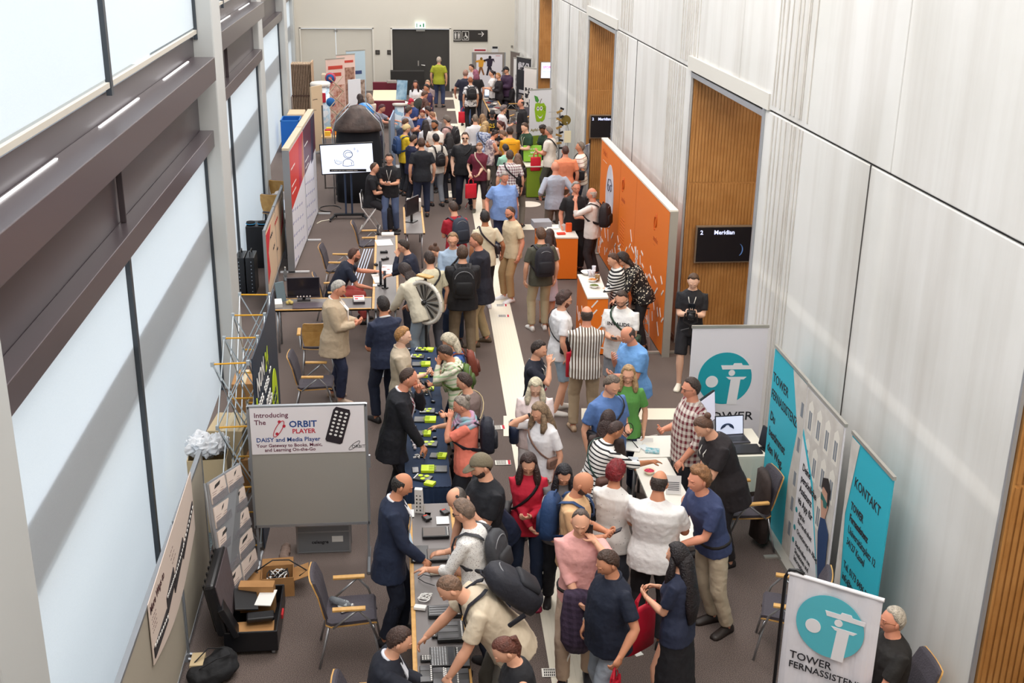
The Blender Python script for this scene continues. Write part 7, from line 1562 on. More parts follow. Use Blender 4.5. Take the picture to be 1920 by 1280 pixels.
# ================================================================ partition, screen, booth and the far end
t = thing('partition_wall', 'two-panel exhibition partition with red, plum and white printing', 'display wall', (0, 0, 0)); a, b_ = V((-1.98, 22.0, 0)), V((-1.80, 26.7, 0)); m_ = a.lerp(b_, .5)
for nm, p0, p1, c1, c2 in (('near', a, m_-V((0, .03, 0)), '#dd3a2e', '#c4284a'), ('far', m_+V((0, .03, 0)), b_, '#5a1f3a', '#2c2444')):
    MB().wallq(p0, p1, .06, 2.38, .12).build('panel', mat('#b4b6ba', rough=.5), t); MB().wallq(p0, p1, 2.38, 2.43, .13).build('top_rail', mat('#d6c4aa', rough=.6), t)
    d = (p1-p0); L_ = d.length; dn = d.normalized(); nn = V((dn.y, -dn.x, 0)); M = frame(p0+nn*.002, dn, nn)
    flat(MB(), M, rect(.02, .08, L_-.02, 2.36), .002).build('print', mat('#f2f2fc', rough=.5), t)
    flat(MB(), M, [(.02, 1.25), (L_-.02, 1.45), (L_-.02, 2.36), (.02, 2.36)] if nm == 'near' else [(.02, 1.42), (L_-.02, 1.55), (L_-.02, 2.36), (.02, 2.36)], .003, .002).build('colour_field', mat(c1, rough=.5), t)
    flat(MB(), M, [(L_*.55, 1.40), (L_*.75, 1.42), (L_*.95, 2.36), (L_*.66, 2.36)], .003, .004).build('colour_swoosh', mat(c2, rough=.5), t)
    if nm == 'near': flat(MB(), M, [(L_*.78, 1.44), (L_*.98, 1.46), (L_*.98, 2.1), (L_*.9, 2.36)], .003, .004).build('pictured_person', mat('#c98a70'), t)
    for k, z in enumerate((1.95, 1.62, 1.48)): text('~~~~'[:3+k % 2]+' ~~~', .16, t, M @ Matrix.Translation((.15, z, .006)), WHT, bold=.004)
    q = MB()
    for k in range(22): x = .15+(k*.37 % (L_-.5)); z = 1.2-.05*k+.0; q.box(M @ V((x, max(.15, z), .004)), (.004, .18+.05*(k % 3), .018), rotm(0, 0, 0))
    q.build('small_print', mat('#6a6a9c'), t)
for p0 in (a, m_, b_):
    g = MB(); g.box(p0+V((.0, 0, .02)), (.56, .05, .03)); g.build('foot', mat('#d9dadd'), t)
    MB().box(p0+V((-.06, 0, 1.2)), (.13, .05, 2.38)).build('post', mat('#9fa3a8', rough=.35, metal=.5), t)
# middle poster board
t = thing('poster_board', 'beige poster board with red swooshes and hand-drawn lettering by the column', 'board', (-2.25, 21.3, 0)); y0, y1 = -1.75, 1.75
MB().box((0, 0, .86), (.03, y1-y0, 1.2)).build('panel', mat('#c9b299', rough=.8), t); g = MB()
for y in (y0, 0, y1): g.box((0, y, .75), (.045, .035, 1.5))
g.box((0, 0, 1.47), (.045, y1-y0, .03)); g.box((0, 0, .25), (.045, y1-y0, .03)); g.build('frame', SILV, t)
M = frame((.017, y0, 0), (0, 1, 0), (1, 0, 0)); flat(MB(), M, [(.1, .35), (2.9, .35), (3.35, .75), (3.3, 1.35), (.1, 1.4)], .004).build('poster', mat('#dcc0a2', rough=.8), t)
flat(MB(), M, [(.1, .5), (.5, .62), (.35, 1.0), (.9, 1.38), (.1, 1.38)], .003, .004).build('red_swoosh', mat('#cf1f30'), t); flat(MB(), M, [(2.6, .7), (3.2, .8), (3.2, 1.15), (2.9, .9)], .003, .004).build('red_swoosh', mat('#cf1f30'), t)
for k, (x, z, s_) in enumerate(((.7, 1.1, '~~~'), (1.6, 1.12, '~~~~'), (1.1, .8, '--~'), (1.7, .6, '~-'))): text(s_, .25, t, M @ Matrix.Translation((x, z, .008)), INK if k != 1 else mat('#b8302c'), bold=.008)
# towers and headphones by the column
for k, (x, y) in enumerate(((-2.84, 20.9), (-2.66, 20.9))):
    t = thing('equipment_case', 'black upright equipment case with white studs by the column, %s one' % ('left' if k == 0 else 'right'), 'case', (x, y, 0)); MB().box((0, 0, .35), (.16, .5, .70)).build('case', mat('#1d2026', rough=.4), t, bev=.01); q = MB()
    for j in range(9): q.box((-.0+.05*(k*2-1)*.4, -.252, .06+.07*j), (.014, .004, .014))
    q.build('studs', mat('#b9c4d4'), t); MB().tube([(0, -.2, .7), (0, -.16, .78), (0, .1, .78), (0, .14, .7)], .012, 6).build('handle', BLK, t)
t = thing('loudspeaker', 'black box behind the equipment cases carrying blue-edged headphones', 'box', (-2.72, 22.6, 0)); MB().box((0, 0, .42), (.4, .5, .84)).build('box', mat('#191a1f', rough=.4), t, bev=.01)
t = thing('headphones', 'black headphones with blue edges lying on the black box', 'headphones', (-2.72, 22.5, .84))
for s_ in (-1, 1): MB().lathe([(0, 0), (.08, 0), (.09, .03), (.08, .07), (0, .08)], (s_*.11, 0, 0), 20).build('ear_cup', mat('#16171b'), t, smooth=True); MB().tube([(s_*.11+.09*math.cos(a_), .09*math.sin(a_), .03) for a_ in [2*math.pi*k/20 for k in range(20)]], .008, 5, closed=True).build('blue_ring', mat('#3a9ad0'), t)
# things behind the partition
desk('narrow table behind the partition with a laptop and flags', -2.40, -2.16, 23.1, 24.3)
t = thing('laptop', 'laptop with a white cartoon screen behind the partition', 'laptop', (-2.26, 23.9, .745), 0); MB().box((0, 0, .01), (.2, .22, .018)).build('base', BLK, t); MB().box((0, .13, .12), (.22, .01, .22), rotm(-12, 0, 0)).build('screen', mat('#dfe4f2', emit=.4), t)
loose('flag_pile', 'pile of green and white cloths on the table behind the partition', 'cloth', (-2.28, 23.4, .78), (.22, .4, .06), None, mat('#e9e6e2', 'blot', '#1f7a44', 8, thr=.6), .02)
g = MB()
for k in range(5): g.ball((-2.3+.02*(k % 2), 23.4+.1*k, .14), (.10, .12, .12), 12, 8)
tag(finish('duffel_bag', g, mat('#1b1c24', bump=.5), None, .02, 3, .05, .1), 'black duffel bag under the table behind the partition', 'bag')
g = MB(); g.ball((0, 0, 0), (.2, .22, .2), 20, 14); g.v = [tuple(V(q)*(1+.35*noise.noise(V(q)*12)+.2*noise.noise(V(q)*40))+V((-2.5, 25.2, .68))) for q in g.v]
tag(g.build('plastic_bag', mat('#ded2cb', rough=.35)), 'crumpled whitish plastic bag on a chair behind the partition', 'bag')
g = MB(); g.ball((-2.5, 26.6, .58), (.17, .2, .1), 14, 8); tag(finish('red_bag', g, mat('#8a1c2c', bump=.5), None, .02, 2, .05, .1), 'dark red bag on a chair behind the partition', 'bag')
t = thing('water_bottle', 'clear water bottle standing at the foot of the partition', 'bottle', (-2.12, 21.5, 0)); MB().lathe([(0, 0), (.036, 0), (.036, .17), (.014, .22), (.014, .25), (0, .25)], (0, 0, 0), 16).build('bottle', mat('#dfe9ee', rough=.05, trans=.8), t, smooth=True); MB().cyl((0, 0, .25), (0, 0, .27), .015, 12).build('cap', WHT, t)
g = MB(); g.ball((-2.1, 19.9, .16), (.14, .2, .16), 14, 8); g.ball((-2.05, 19.75, .14), (.12, .12, .13), 12, 8); tag(finish('backpack', g, mat('#1d1a1e', bump=.5), None, .02, 2, .04, .1), 'black backpack standing left of the cross desk', 'backpack')
# presentation screen on a wheeled stand
a, b_ = atY(601, 272, 26.2), atY(699, 267, 26.2); w = b_.x-a.x; t = thing('presentation_screen', 'large white screen with a line drawing of a person on a black wheeled stand', 'screen', ((a.x+b_.x)/2, 26.2, 0)); h = .66; zc = (a.z+b_.z)/2-h/2
MB().box((0, 0, zc), (w+.03, .06, h+.03), rotm(0, -2.5, 0)).build('housing', BLK, t, bev=.005); MB().box((0, -.032, zc), (w-.01, .004, h-.02), rotm(0, -2.5, 0)).build('screen', mat('#dfe8fb', emit=.75), t)
M = frame((0, -.036, zc), (1, 0, 0), (0, -1, 0)); LN = mat('#27406e'); g = MB()
T2 = lambda x, y: M @ V((x, y, 0))
g.tube([T2(.02+.10*math.cos(a_), .10+.09*math.sin(a_)) for a_ in [2*math.pi*k/20 for k in range(20)]], .006, 5, closed=True)
g.tube([T2(.04+.085*math.cos(a_), .09+.055*math.sin(a_)) for a_ in [2*math.pi*k/20 for k in range(20)]], .005, 5, closed=True)
g.tube([T2(*q_) for q_ in ((-.1, -.16), (-.09, -.06), (-.03, -.01), (.06, -.01), (.13, -.06), (.15, -.15), (.0, -.17), (-.1, -.16))], .006, 5); g.tube([T2(.09, -.07), T2(.1, -.14)], .005, 5)
g.tube([T2(*q_) for q_ in ((-.28, -.02), (-.27, -.09), (-.2, -.13), (-.13, -.10), (-.13, -.06), (-.17, -.08), (-.19, -.03), (-.21, -.08), (-.23, -.02), (-.25, -.07))], .005, 5)
for x, y in ((.17, .22), (.24, .17)): g.tube([T2(x, y+.035), T2(x+.012, y), T2(x, y-.035), T2(x-.012, y)], .004, 5, closed=True)
g.build('line_drawing', LN, t); flat(MB(), M, rect(-.40, -.295, .42, -.235), .003, .0).build('caption_bar', BLK, t); text('-- ------ ---- --- - ---------- -----', .05, t, M @ Matrix.Translation((-.36, -.28, .004)), WHT, bold=.002)
for x in (-.07, .07): MB().cyl((x, .05, .1), (x, .05, zc), .022, 10).build('upright', mat('#2b3b55', rough=.4), t)
g = MB(); g.tube([(-.42, -.25, .06), (-.3, .05, .1), (.3, .05, .1), (.42, -.25, .06)], .03, 8, flat=.5); g.box((0, .05, .1), (.7, .12, .04)); g.build('stand_base', mat('#1b1c20', rough=.4), t)
for x, y in ((-.42, -.25), (.42, -.25), (-.3, .2), (.3, .2)): MB().cyl((x-.015, y, .03), (x+.015, y, .03), .03, 12).build('wheel', BLK, t)
c0 = V((-1.7, 26.0, .01)); t = thing('cable', 'pale cable running from the screen stand to the partition', 'cable', c0); MB().tube([V(q_) for q_ in ((.3, .3, 0), (.15, .1, 0), (0, 0, 0), (-.08, -.2, 0))], .012, 6).build('wire', mat('#e2dac8'), t)
c0 = V((-1.55, 27.2, .012)); t = thing('cable', 'black looped cable on the carpet behind the screen stand', 'cable', c0); MB().tube([V((.25*math.cos(a_), .3*math.sin(a_), 0)) for a_ in [math.radians(x) for x in range(0, 300, 20)]], .012, 6).build('wire', BLK, t)
loose('floor_box', 'black speaker box on the carpet at the left of the black booth', 'box', (-1.35, 28.3, .16), (.14, .3, .32), None, BLK)
# black fabric booth
t = thing('fabric_booth', 'tall black fabric booth with a crumpled grey-brown roof and bent metal poles', 'booth', (-.86, 28.2, 0)); g = MB(); rings = []
for z, w_, d_ in ((0, .56, .45), (.5, .56, .45), (1.3, .55, .44), (1.75, .50, .42), (2.05, .36, .36), (2.22, .16, .25)):
    rings.append([V((math.copysign(abs(math.cos(a_))**.6, math.cos(a_))*w_*(1+.03*math.sin(7*a_+z*3)), math.copysign(abs(math.sin(a_))**.6, math.sin(a_))*d_*(1+.03*math.sin(9*a_)), z)) for a_ in [2*math.pi*k/36 for k in range(36)]])
g.loft(rings); g.build('curtain', mat('#17181f', rough=.9, bump=.5, bscale=5), t, smooth=True)
g = MB(); rings = []
for z, w_, d_ in ((1.72, .58, .50), (1.80, .57, .50), (2.02, .42, .42), (2.24, .18, .3), (2.28, .05, .1)):
    rings.append([V((math.copysign(abs(math.cos(a_))**.7, math.cos(a_))*w_*(1+.05*noise.noise(V((a_*3, z*5, 1)))), math.copysign(abs(math.sin(a_))**.7, math.sin(a_))*d_*(1+.06*noise.noise(V((a_*4, z*6, 5)))), z+.03*noise.noise(V((a_*3, 0, 2))))) for a_ in [2*math.pi*k/36 for k in range(36)]])
g.loft(rings); g.build('roof_cloth', mat('#5a4a44', 'noise', '#3b302e', 5, rough=.6, bump=.8, bscale=9), t, smooth=True)
for s_ in (-1, 1): MB().tube([(s_*.60, -.46, 0), (s_*.60, -.46, 1.7), (s_*.52, -.46, 1.95), (s_*.2, -.40, 2.28)], .016, 8).build('pole', SILV, t, smooth=True); MB().tube([(s_*.60, .46, 0), (s_*.60, .46, 1.7), (s_*.52, .40, 1.95), (s_*.2, .30, 2.28)], .016, 8).build('pole', SILV, t, smooth=True)
tag(MB().ball((-.72, 28.9, 2.0), .24, 24, 16).build('ball', mat('#2f86d0', rough=.4), smooth=True), 'big light blue ball peeking over the booth roof', 'ball')
t = thing('lean_panel', 'pale blue-grey standing panel right of the black booth', 'panel', (-.06, 31.4, 0), 86); MB().box((0, 0, .78), (1.7, .03, 1.5)).build('panel', mat('#9db3d4', rough=.6), t); MB().box((-.84, 0, .77), (.03, .05, 1.54)).box((.84, 0, .77), (.03, .05, 1.54)).build('frame', SILV, t); MB().box((0, 0, .01), (1.7, .3, .02)).build('foot', SILV, t)
# white pole frame, display columns, roll-ups left rear
def rollup(label, x, y, rz, w, h, field, extra):
    t = thing('rollup_banner', label, 'banner', (x, y, 0), rz); bo = MB().box((0, 0, h/2), (w, .012, h-.04)).build('banner', mat(field, rough=.7), t); MB().box((0, 0, h), (w+.02, .03, .03)).build('top_rail', ALU, t); MB().box((0, 0, .03), (w+.02, .18, .06)).build('base', ALU, t)
    for k, (x0, z0, x1, z1, c_, *tx_) in enumerate(extra):
        MB().box(((x0+x1)/2*w, -.009, (z0+z1)/2*h), ((x1-x0)*w, .004, (z1-z0)*h)).build('printed_field', mat(c_, *tx_), bo)
    return t
rollup('pink-headed roll-up with many small photographs at the left rear', -1.95, 40.6, 35, .75, 1.95, '#e9c9bf', ((-.45, .06, .45, .55, '#b06a54', 'noise', '#e9c4b4', 9), (-.38, .82, .38, .88, '#c8483c'), (-.3, .70, .3, .76, '#c8483c')))
rollup('second pink-headed roll-up with portrait photographs at the left rear', -1.62, 41.4, 35, .75, 2.0, '#eccfc6', ((-.45, .06, .45, .78, '#7a4436', 'noise', '#c4a08c', 8), (-.4, .86, .4, .90, '#c8483c')))
rollup('light blue headed roll-up furthest back at the left rear', -1.30, 42.2, 30, .75, 2.05, '#bcd4e4', ((-.45, .05, .45, .5, '#6a4a3c', 'noise', '#d9c4b4', 8), (-.3, .6, .3, .66, '#3b4a78')))
t = thing('pole_display', 'white pole display strip with blue foot and a portrait at the left rear', 'banner', (-1.15, 35.2, 0), 30); MB().box((0, 0, 1.0), (.42, .02, 1.95)).build('strip', mat('#e9eaf0'), t); MB().box((.06, -.014, .9), (.2, .006, .22)).build('portrait', mat('#a8583c'), t); MB().box((-.1, -.014, .6), (.16, .006, .5)).build('blue_field', mat('#8db3d8'), t); MB().box((0, 0, .02), (.5, .3, .04)).build('foot', SILV, t)
t = thing('drum', 'tall white drum with a light blue and red pattern at the left rear', 'drum', (-2.28, 37.4, 0)); MB().lathe([(0, 0), (.26, 0), (.28, .1), (.28, 1.5), (0, 1.5)], (0, 0, 0), 28).build('body', mat('#bfd8ea', 'blot', '#e9eef4', 5), t, smooth=True); MB().lathe([(0, 1.48), (.31, 1.48), (.32, 1.56), (.28, 1.60), (0, 1.60)], (0, 0, 0), 28).build('lid', mat('#efe9e2'), t, smooth=True); MB().box((.04, -.28, 1.15), (.26, .05, .3)).build('red_shirt_print', mat('#c4283c'), t, bev=.02)
t = thing('drum', 'white lidded drum with pale blue sides beside the ball table', 'drum', (.18, 38.2, 0)); MB().lathe([(0, 0), (.24, 0), (.26, .1), (.26, .78), (0, .78)], (0, 0, 0), 28).build('body', mat('#9cc0dc', 'blot', '#dfe9f2', 5), t, smooth=True); MB().lathe([(0, .76), (.30, .76), (.31, .84), (.26, .86), (0, .86)], (0, 0, 0), 28).build('lid', mat('#efe6dc'), t, smooth=True)
BALL = lambda c, r, m_, l_, g=None: tag(MB().ball(c, r, 24, 16).build('ball', m_, smooth=True), l_, 'ball')
BALL((-2.0, 38.2, 1.62), .17, mat('#d83a3c', 'ys', '#24508c', .12), 'red, white and blue beach ball on the striped column at the left rear')
t = thing('ball_column', 'narrow striped column topped by the beach ball', 'column', (-2.0, 38.2, 0)); MB().box((0, 0, .72), (.3, .3, 1.44)).build('column', mat('#b8322c', 'noise', '#e9d9c4', 6), t)
BALL((-1.95, 36.9, 1.05), .14, mat('#2c7ac4', 'noise', '#1c5a9c', 6), 'mid blue ball in the wooden lattice at the left rear')
BALL((-2.08, 37.3, 1.52), .11, mat('#e9e6e2', 'dots', '#1c1c22', 9, thr=.35), 'white and black football beside the tall drum')
BALL((.70, 36.1, 1.12), .17, mat('#ece6e2', 'dots', '#3a1c20', 5, thr=.42), 'white ball with a dark ring held at the ball table')
t = thing('lattice_rack', 'folding wooden lattice rack beside the roll-ups', 'rack', (-1.75, 36.6, 0), 40); g = MB()
for k in range(4):
    for s_ in (-1, 1): g.tube([(-.28*s_, 0, .02+.46*k), (.28*s_, .02*s_, .48+.46*k)], .016, 6)
g.build('lattice', mat('#b9a48c'), t)
t = thing('info_column', 'narrow light wooden info board with dark lettering in front of the drum', 'board', (-2.22, 34.3, 0), 55); MB().box((0, 0, .95), (.5, .05, 1.9)).build('board', mat('#d9c0a0'), t); text('-~~-', .12, t, frame((-.2, -.028, 1.5), (1, 0, 0), (0, -1, 0)), INK, bold=.002); text('~~-', .1, t, frame((-.2, -.028, 1.2), (1, 0, 0), (0, -1, 0)), INK); MB().box((0, 0, .02), (.6, .4, .04)).build('foot', SILV, t)
t = thing('game_table', 'wooden table of yellow boxes and red toys beside the booth', 'table', (-1.72, 33.2, 0)); MB().box((0, 0, .72), (.6, 1.2, .04)).build('table_top', mat('#d9b27c'), t)
for a_ in (-1, 1):
    for b2 in (-1, 1): MB().cyl((a_*.26, b2*.55, 0), (a_*.26, b2*.55, .7), .02, 8).build('leg', STEEL, t)
for k in range(6): loose('toy_box', ['yellow box at the near end of the game table', 'orange box on the game table', 'red toy box in the middle of the game table', 'white box beside the red toy box', 'second yellow box on the game table', 'red and white box at the far end of the game table'][k], 'box', (-1.85+.22*(k % 2), 32.8+.16*k, .80), (.16, .13, .12), rotm(0, 0, k*20), mat(['#e9b83a', '#e08a2c', '#c4283c', '#efe9e4', '#e9c43a', '#d8505c'][k]))
t = thing('pole_stand', 'thin metal pole frame standing left of the booth', 'frame', (-1.62, 29.4, 0)); MB().tube([(-.15, 0, 0), (-.15, 0, 2.1)], .02, 8).tube([(-.15, 0, .03), (.75, 0, .03)], .02, 8).build('poles', mat('#6e6662', metal=.5, rough=.4), t)
loose('standing_board', 'light wooden panel behind the screen stand', 'panel', (-1.2, 31.0, .55), (.62, .05, 1.1), None, mat('#c99f66', 'noise', '#b88a50', 5))
# blue crate and stacked wooden frames at the windows
t = thing('blue_container', 'bright blue open container standing by the windows', 'container', (-3.0, 34.6, 0)); g = MB()
for x, y, sx, sy in ((-.26, 0, .02, .8), (.26, 0, .02, .8), (0, -.4, .54, .02), (0, .4, .54, .02)): g.box((x, y, .46), (sx, sy, .9))
g.box((0, 0, .02), (.52, .8, .03)); g.build('container', mat('#1468c4', rough=.45), t); g = MB()
for x, y, sx, sy in ((-.26, 0, .03, .83), (.26, 0, .03, .83), (0, -.4, .56, .03), (0, .4, .56, .03)): g.box((x, y, .92), (sx, sy, .03))
g.build('rim', mat('#2f80d4', rough=.4), t)
loose('beige_ledge', 'beige padded bench end behind the blue container', 'bench', (-2.95, 36.0, .45), (.5, .9, .9), None, mat('#e2c6a4'), .03)
for k in range(12):
    t = thing('slatted_rack', 'tall slatted wooden frame stacked upright against the last column', 'frame', (-3.42+.055*k, 40.9, 0), 0, 'stacked wooden frames'); MB().box((0, 0, .88), (.03, .62, 1.74)).build('frame', mat('#8f7663', 'noise', '#a88c74', 5), t, bev=.004); MB().box((0, .0, 1.76), (.032, .66, .03)).build('top_edge', mat('#cdb398'), t)
    if k == 11: break
loose('wooden_board', 'pale wooden board closing the stack of frames', 'board', (-2.74, 40.85, .92), (.05, .7, 1.84), None, mat('#c9a88a'))
loose('lashing_band', 'dark band tied around the stacked wooden frames', 'strap', (-3.1, 40.56, .72), (.70, .012, .03), None, mat('#4a3028'), 0)
loose('cream_cabinet', 'low cream cabinet against the back wall', 'cabinet', (-2.1, 45.4, .42), (1.2, .5, .84), None, mat('#dccbb4'), .01)
loose('dark_crate', 'dark grilled crate in front of the cream cabinet', 'crate', (-2.3, 43.4, .35), (.5, .4, .7), None, mat('#3f4442', 'hs', '#6a6e6c', .06, thr=.4))
# burgundy table group
t = thing('table', 'large pale wooden table with a red leg frame at the rear', 'table', (-.18, 40.2, 0)); MB().box((0, 0, .73), (1.05, 3.0, .04)).build('table_top', mat('#efd9b8', rough=.5), t, bev=.005)
for a_ in (-1, 1):
    for b2 in (-1, 1): MB().cyl((a_*.46, b2*1.4, 0), (a_*.46, b2*1.4, .71), .03, 8).build('leg', mat('#5c1424'), t)
def bench(label, x, y, rz):
    t = thing('lounge_chair', label, 'chair', (x, y, 0), rz); MB().box((0, 0, .40), (1.1, .5, .12)).build('seat', mat('#6e1c30', rough=.5), t, bev=.02); MB().box((0, -.27, .68), (1.1, .08, .5)).build('backrest', mat('#6e1c30', rough=.5), t, bev=.02)
    for a_ in (-1, 1): MB().box((a_*.5, 0, .17), (.05, .45, .34)).build('leg', mat('#3a1018'), t)
bench('burgundy bench behind the pale wooden table', -.18, 42.2, 180); bench('burgundy bench in front of the pale wooden table', -.18, 38.3, 0)
loose('grey_cushion', 'grey rounded chair back showing over the burgundy bench', 'cushion', (-.05, 42.15, .98), (.36, .06, .12), None, mat('#a8a09c'), .03)
loose('cream_tray', 'cream tray on the burgundy front bench', 'tray', (-.2, 38.35, .49), (.5, .3, .04), None, mat('#efe2cc'), .01)
loose('black_cabinet', 'low black cabinet left of the dark back door', 'cabinet', (.55, 45.9, .45), (1.3, .4, .9), None, mat('#2b2826'), .01)
t = thing('info_screen', 'pale blue printed display standing on the rear table', 'display', (.28, 39.4, .752), -20); MB().box((0, 0, .32), (.36, .04, .64), rotm(-15, 0, 0)).build('panel', mat('#a9c6d8', 'noise', '#5f88a8', 5), t)
# ball table with small things
t = thing('table', 'table crowded with toys and mascots between visitors', 'table', (.85, 35.6, 0)); MB().box((0, 0, .73), (.9, 2.4, .04)).build('table_top', mat('#d9c4a4'), t)
for a_ in (-1, 1):
    for b2 in (-1, 1): MB().cyl((a_*.4, b2*1.1, 0), (a_*.4, b2*1.1, .71), .02, 8).build('leg', STEEL, t)
for k, (dx, dy, c_, l_) in enumerate(((-.1, -.9, '#f0b428', 'yellow striped soft toy at the near end of the toy table'), (.05, -.5, '#e9dfd6', 'white soft toy on the toy table'), (-.15, -.1, '#d98a2c', 'orange soft toy on the toy table'), (.1, .3, '#2c2c34', 'black and white soft toy on the toy table'), (-.1, .7, '#c83a3c', 'red soft toy on the toy table'))):
    t = thing('soft_toy', l_, 'toy', (.85+dx, 35.6+dy, .752), k*40); g = MB(); g.ball((0, 0, .09), (.08, .07, .09), 12, 8); g.ball((0, .01, .21), (.065, .06, .06), 12, 8)
    for s_ in (-1, 1): g.ball((s_*.08, .02, .12), (.03, .03, .06), 8, 6); g.ball((s_*.04, .05, .02), (.03, .05, .025), 8, 6); g.ball((s_*.04, 0, .27), .02, 8, 6)
    g.build('toy', mat(c_, 'noise', _shade(c_, .7), 12, rough=.9), t, smooth=True)
# right rear: board with two players, tables, roll-ups
YH = 44.0; a, b_ = atY(886, 98, YH), atY(947, 98, YH); t = thing('pin_board', 'grey board with a white poster of two sports players at the right rear', 'board', ((a.x+b_.x)/2, YH, 0)); w = b_.x-a.x; h = a.z
MB().box((0, 0, h/2+.05), (w, .05, h-.1)).build('panel', mat('#8f867e', rough=.8), t); MB().box((.02, -.03, h*.53), (w*.80, .01, h*.86)).build('poster', mat('#e9e4ea'), t)
for x in (-w/2, w/2): MB().box((x, 0, h/2), (.04, .06, h)).build('post', SILV, t)
def player(x, z, c1, c2, s):
    M = frame((x, -.038, z), (1, 0, 0), (0, -1, 0))
    flat(MB(), M, [(-.05*s, .0), (.06*s, -.02), (.16*s, -.34*s), (.10*s, -.36*s), (.01, -.12*s), (-.06*s, -.36*s), (-.12*s, -.34*s)], .003).build('pictured_legs', mat(c2), t); flat(MB(), M, [(-.09*s, -.02), (.09*s, -.02), (.13*s, .2*s), (.2*s, .12*s), (.17*s, .26*s), (-.05*s, .27*s), (-.22*s, .22*s), (-.2*s, .16*s), (-.09*s, .17*s)], .003, .001).build('pictured_shirt', mat(c1), t); flat(MB(), M, disc_pts((.02, .31*s), .055*s, .06*s, 14), .003, .002).build('pictured_helmet', mat(_shade(c1, .6)), t)
player(-.30, 1.30, '#e0a034', '#8a5a34', .9); player(.02, 1.32, '#2e2438', '#2a2230', 1.0); text('~~~', .1, t, frame((.25, -.038, 1.66), (1, 0, 0), (0, -1, 0)), mat('#b83a3c'), bold=.003)
for u, v, sz, c_, l_ in ((900, 94, (.55, .12), '#e6dcd8', 'small red-lettered notice above the board with two players'), (928, 93, (.26, .16), '#dcdcdc', 'small dark-topped notice above the board with two players')):
    p = atY(u, v, 46.66); t = thing('wall_notice', l_, 'notice', (p.x, 46.66, p.z)); MB().box((0, 0, 0), (sz[0], .02, sz[1]*1.4)).build('sheet', mat(c_), t); MB().box((0, -.012, 0 if u < 910 else .08), (sz[0]*.8, .004, sz[1]*.5), None).build('print', mat('#a8283c' if u < 910 else '#2c2c30'), t)
desk('far display table with a laptop and small goods in the right rear group', 3.0, 3.5, 36.6, 40.4)
t = thing('laptop', 'laptop with a bright blue-white screen on the far display table', 'laptop', (3.28, 40.1, .745), 5); MB().box((0, 0, .01), (.34, .24, .018)).build('base', BLK, t); MB().box((0, .13, .13), (.34, .012, .24), rotm(-10, 0, 0)).build('lid', BLK, t); MB().box((0, .122, .13), (.31, .003, .21), rotm(-10, 0, 0)).build('screen', mat('#cfe0fa', emit=.9), t)
for k in range(10): tag(MB().box((3.12+.1*(k % 3), 37.0+.28*k, .765), (.12, .16, .03), rotm(0, 0, k*33)).build('small_article', mat(['#3a3438', '#e2d9d0', '#8a3a3c', '#2c3a54'][k % 4])), 'small article laid out on the far display table', 'article', 'articles on the far display table')
chair('grey-backed chair behind the woman in the red flower blouse', 3.95, 36.6, 150)
def wallup(label, u0, v0, u1, Y0, Y1, h, c1, fld): pass
for l_, x, y, rz, w, h, c_, f_ in (('narrow dark roll-up nearest the back wall on the right', 4.46, 43.3, -68, .7, 1.9, '#6e625c', ()), ('white and dark roll-up beside the narrow dark one', 4.42, 41.6, -66, .7, 1.85, '#e6e2e0', ((-.3, .1, .3, .7, '#4a4448', 'noise', '#e6e2e0', 9),)), ('tall black roll-up with white lettering at the right rear', 4.38, 39.6, -62, .85, 2.12, '#28262c', ((-.38, .8, .38, .92, '#c9c4c8', 'blot', '#28262c', 9), (-.3, .44, .36, .49, '#dcd8dc'), (-.3, .36, .36, .41, '#dcd8dc'), (-.3, .28, .3, .33, '#dcd8dc'), (-.3, .20, .2, .24, '#dcd8dc'))), ('slanting white and black patterned roll-up in front of the passage', 4.30, 37.0, -58, .6, 2.1, '#e6ded8', ((-.4, .05, .4, .7, '#2c282c', 'blot', '#e6ded8', 7),))):
    rollup(l_, x, y, rz, w, h, c_, f_)
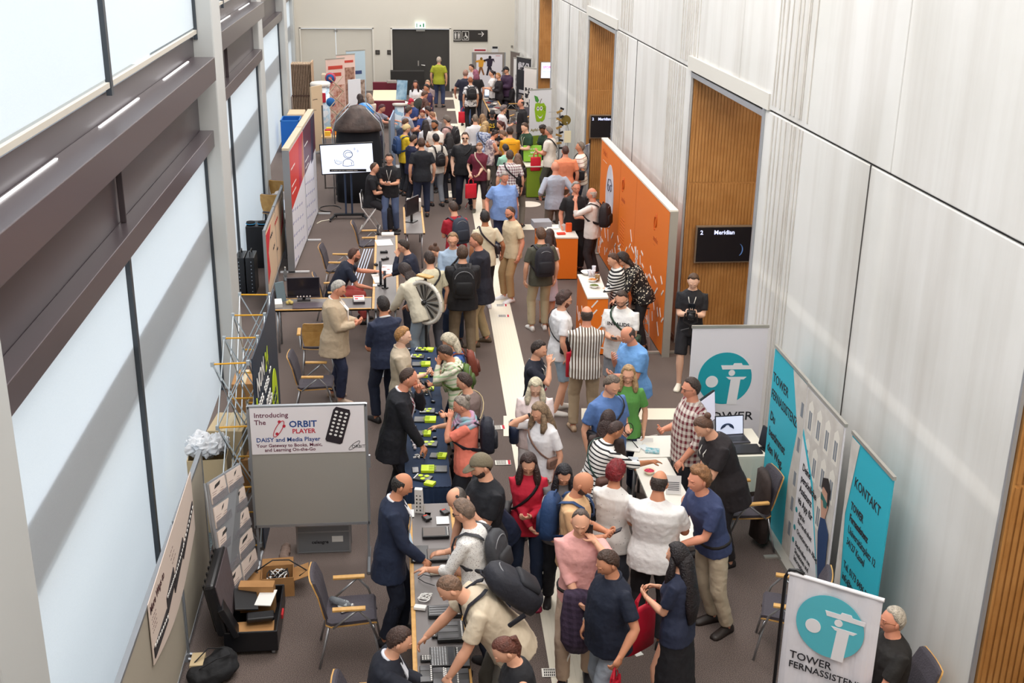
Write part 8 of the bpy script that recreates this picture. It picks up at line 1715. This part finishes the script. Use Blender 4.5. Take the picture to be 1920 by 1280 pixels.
# signs and fittings on the back wall
YW = 46.68
a, b_ = atY(850, 56, YW), atY(914, 78, YW); t = thing('toilet_sign', 'black hanging sign with toilet and wheelchair pictograms and an arrow', 'sign', ((a.x+b_.x)/2, YW, (a.z+b_.z)/2)); w, h = b_.x-a.x, a.z-b_.z
MB().box((0, 0, 0), (w, .04, h)).build('panel', mat('#2c2724', rough=.5), t); M = frame((0, -.022, 0), (1, 0, 0), (0, -1, 0)); g = MB()
for x in (-.52, -.20):
    s_ = .135
    for r_ in (rect(x-s_, -.17, x+s_, -.155), rect(x-s_, .155, x+s_, .17), rect(x-s_, -.17, x-s_+.012, .17), rect(x+s_-.012, -.17, x+s_, .17)): flat(g, M, r_, .003)
for x in (-.585, -.455): flat(g, M, disc_pts((x, .105), .022, .022, 12), .003); flat(g, M, [(x-.03, .07), (x+.03, .07), (x+.022, -.03), (x+.015, -.12), (x-.015, -.12), (x-.022, -.03)], .003)
flat(g, M, rect(-.524, -.12, -.516, .12), .003); flat(g, M, disc_pts((-.19, .10), .02, .02, 12), .003); flat(g, M, [(-.21, .07), (-.17, .07), (-.165, .0), (-.12, -.0), (-.1, -.1), (-.13, -.1), (-.15, -.03), (-.21, -.03)], .003)
g.tube([M @ V((-.2+.06*math.cos(a_), -.06+.06*math.sin(a_), .002)) for a_ in [math.radians(x) for x in range(120, 400, 20)]], .008, 5)
flat(g, M, rect(.30, .06, .50, .08), .003); flat(g, M, [(.42, .15), (.44, .165), (.53, .07), (.44, -.03), (.42, -.01), (.49, .07)], .003); g.build('pictograms', mat('#ece8e2'), t)
a, b_ = atY(779, 42, YW), atY(797, 52, YW); t = thing('exit_sign', 'small lit green and white emergency exit sign above the dark door', 'sign', ((a.x+b_.x)/2, YW-.05, (a.z+b_.z)/2)); MB().box((0, 0, 0), (.40, .08, .22)).build('box', mat('#dff2e8', emit=.9), t); g = MB(); M = frame((0, -.042, 0), (1, 0, 0), (0, -1, 0))
flat(g, M, rect(-.15, -.08, -.12, .07), .003); flat(g, M, [(-.03, .0), (.02, .05), (.02, -.0), (.06, -.07), (.02, -.04), (-.03, -.07)], .003); flat(g, M, rect(.10, -.07, .15, .07), .003); g.build('pictogram', mat('#1d8a54'), t)
for u, l_ in ((708, 'left dark square wall switch between the doors'), (730, 'right dark square wall switch between the doors')): p = atY(u, 98, YW); t = thing('wall_switch', l_, 'switch', (p.x, YW, p.z)); MB().box((0, 0, 0), (.17, .02, .17)).build('plate', mat('#3f3a36'), t, bev=.004); MB().box((0, -.014, 0), (.08, .01, .08)).build('button', mat('#5a544e'), t)
p = atY(960, 87, YW); tag(MB().box((p.x, YW, p.z), (.08, .02, .08)).build('wall_socket', mat('#8a847c')), 'tiny grey socket on the back wall near the corner', 'socket')
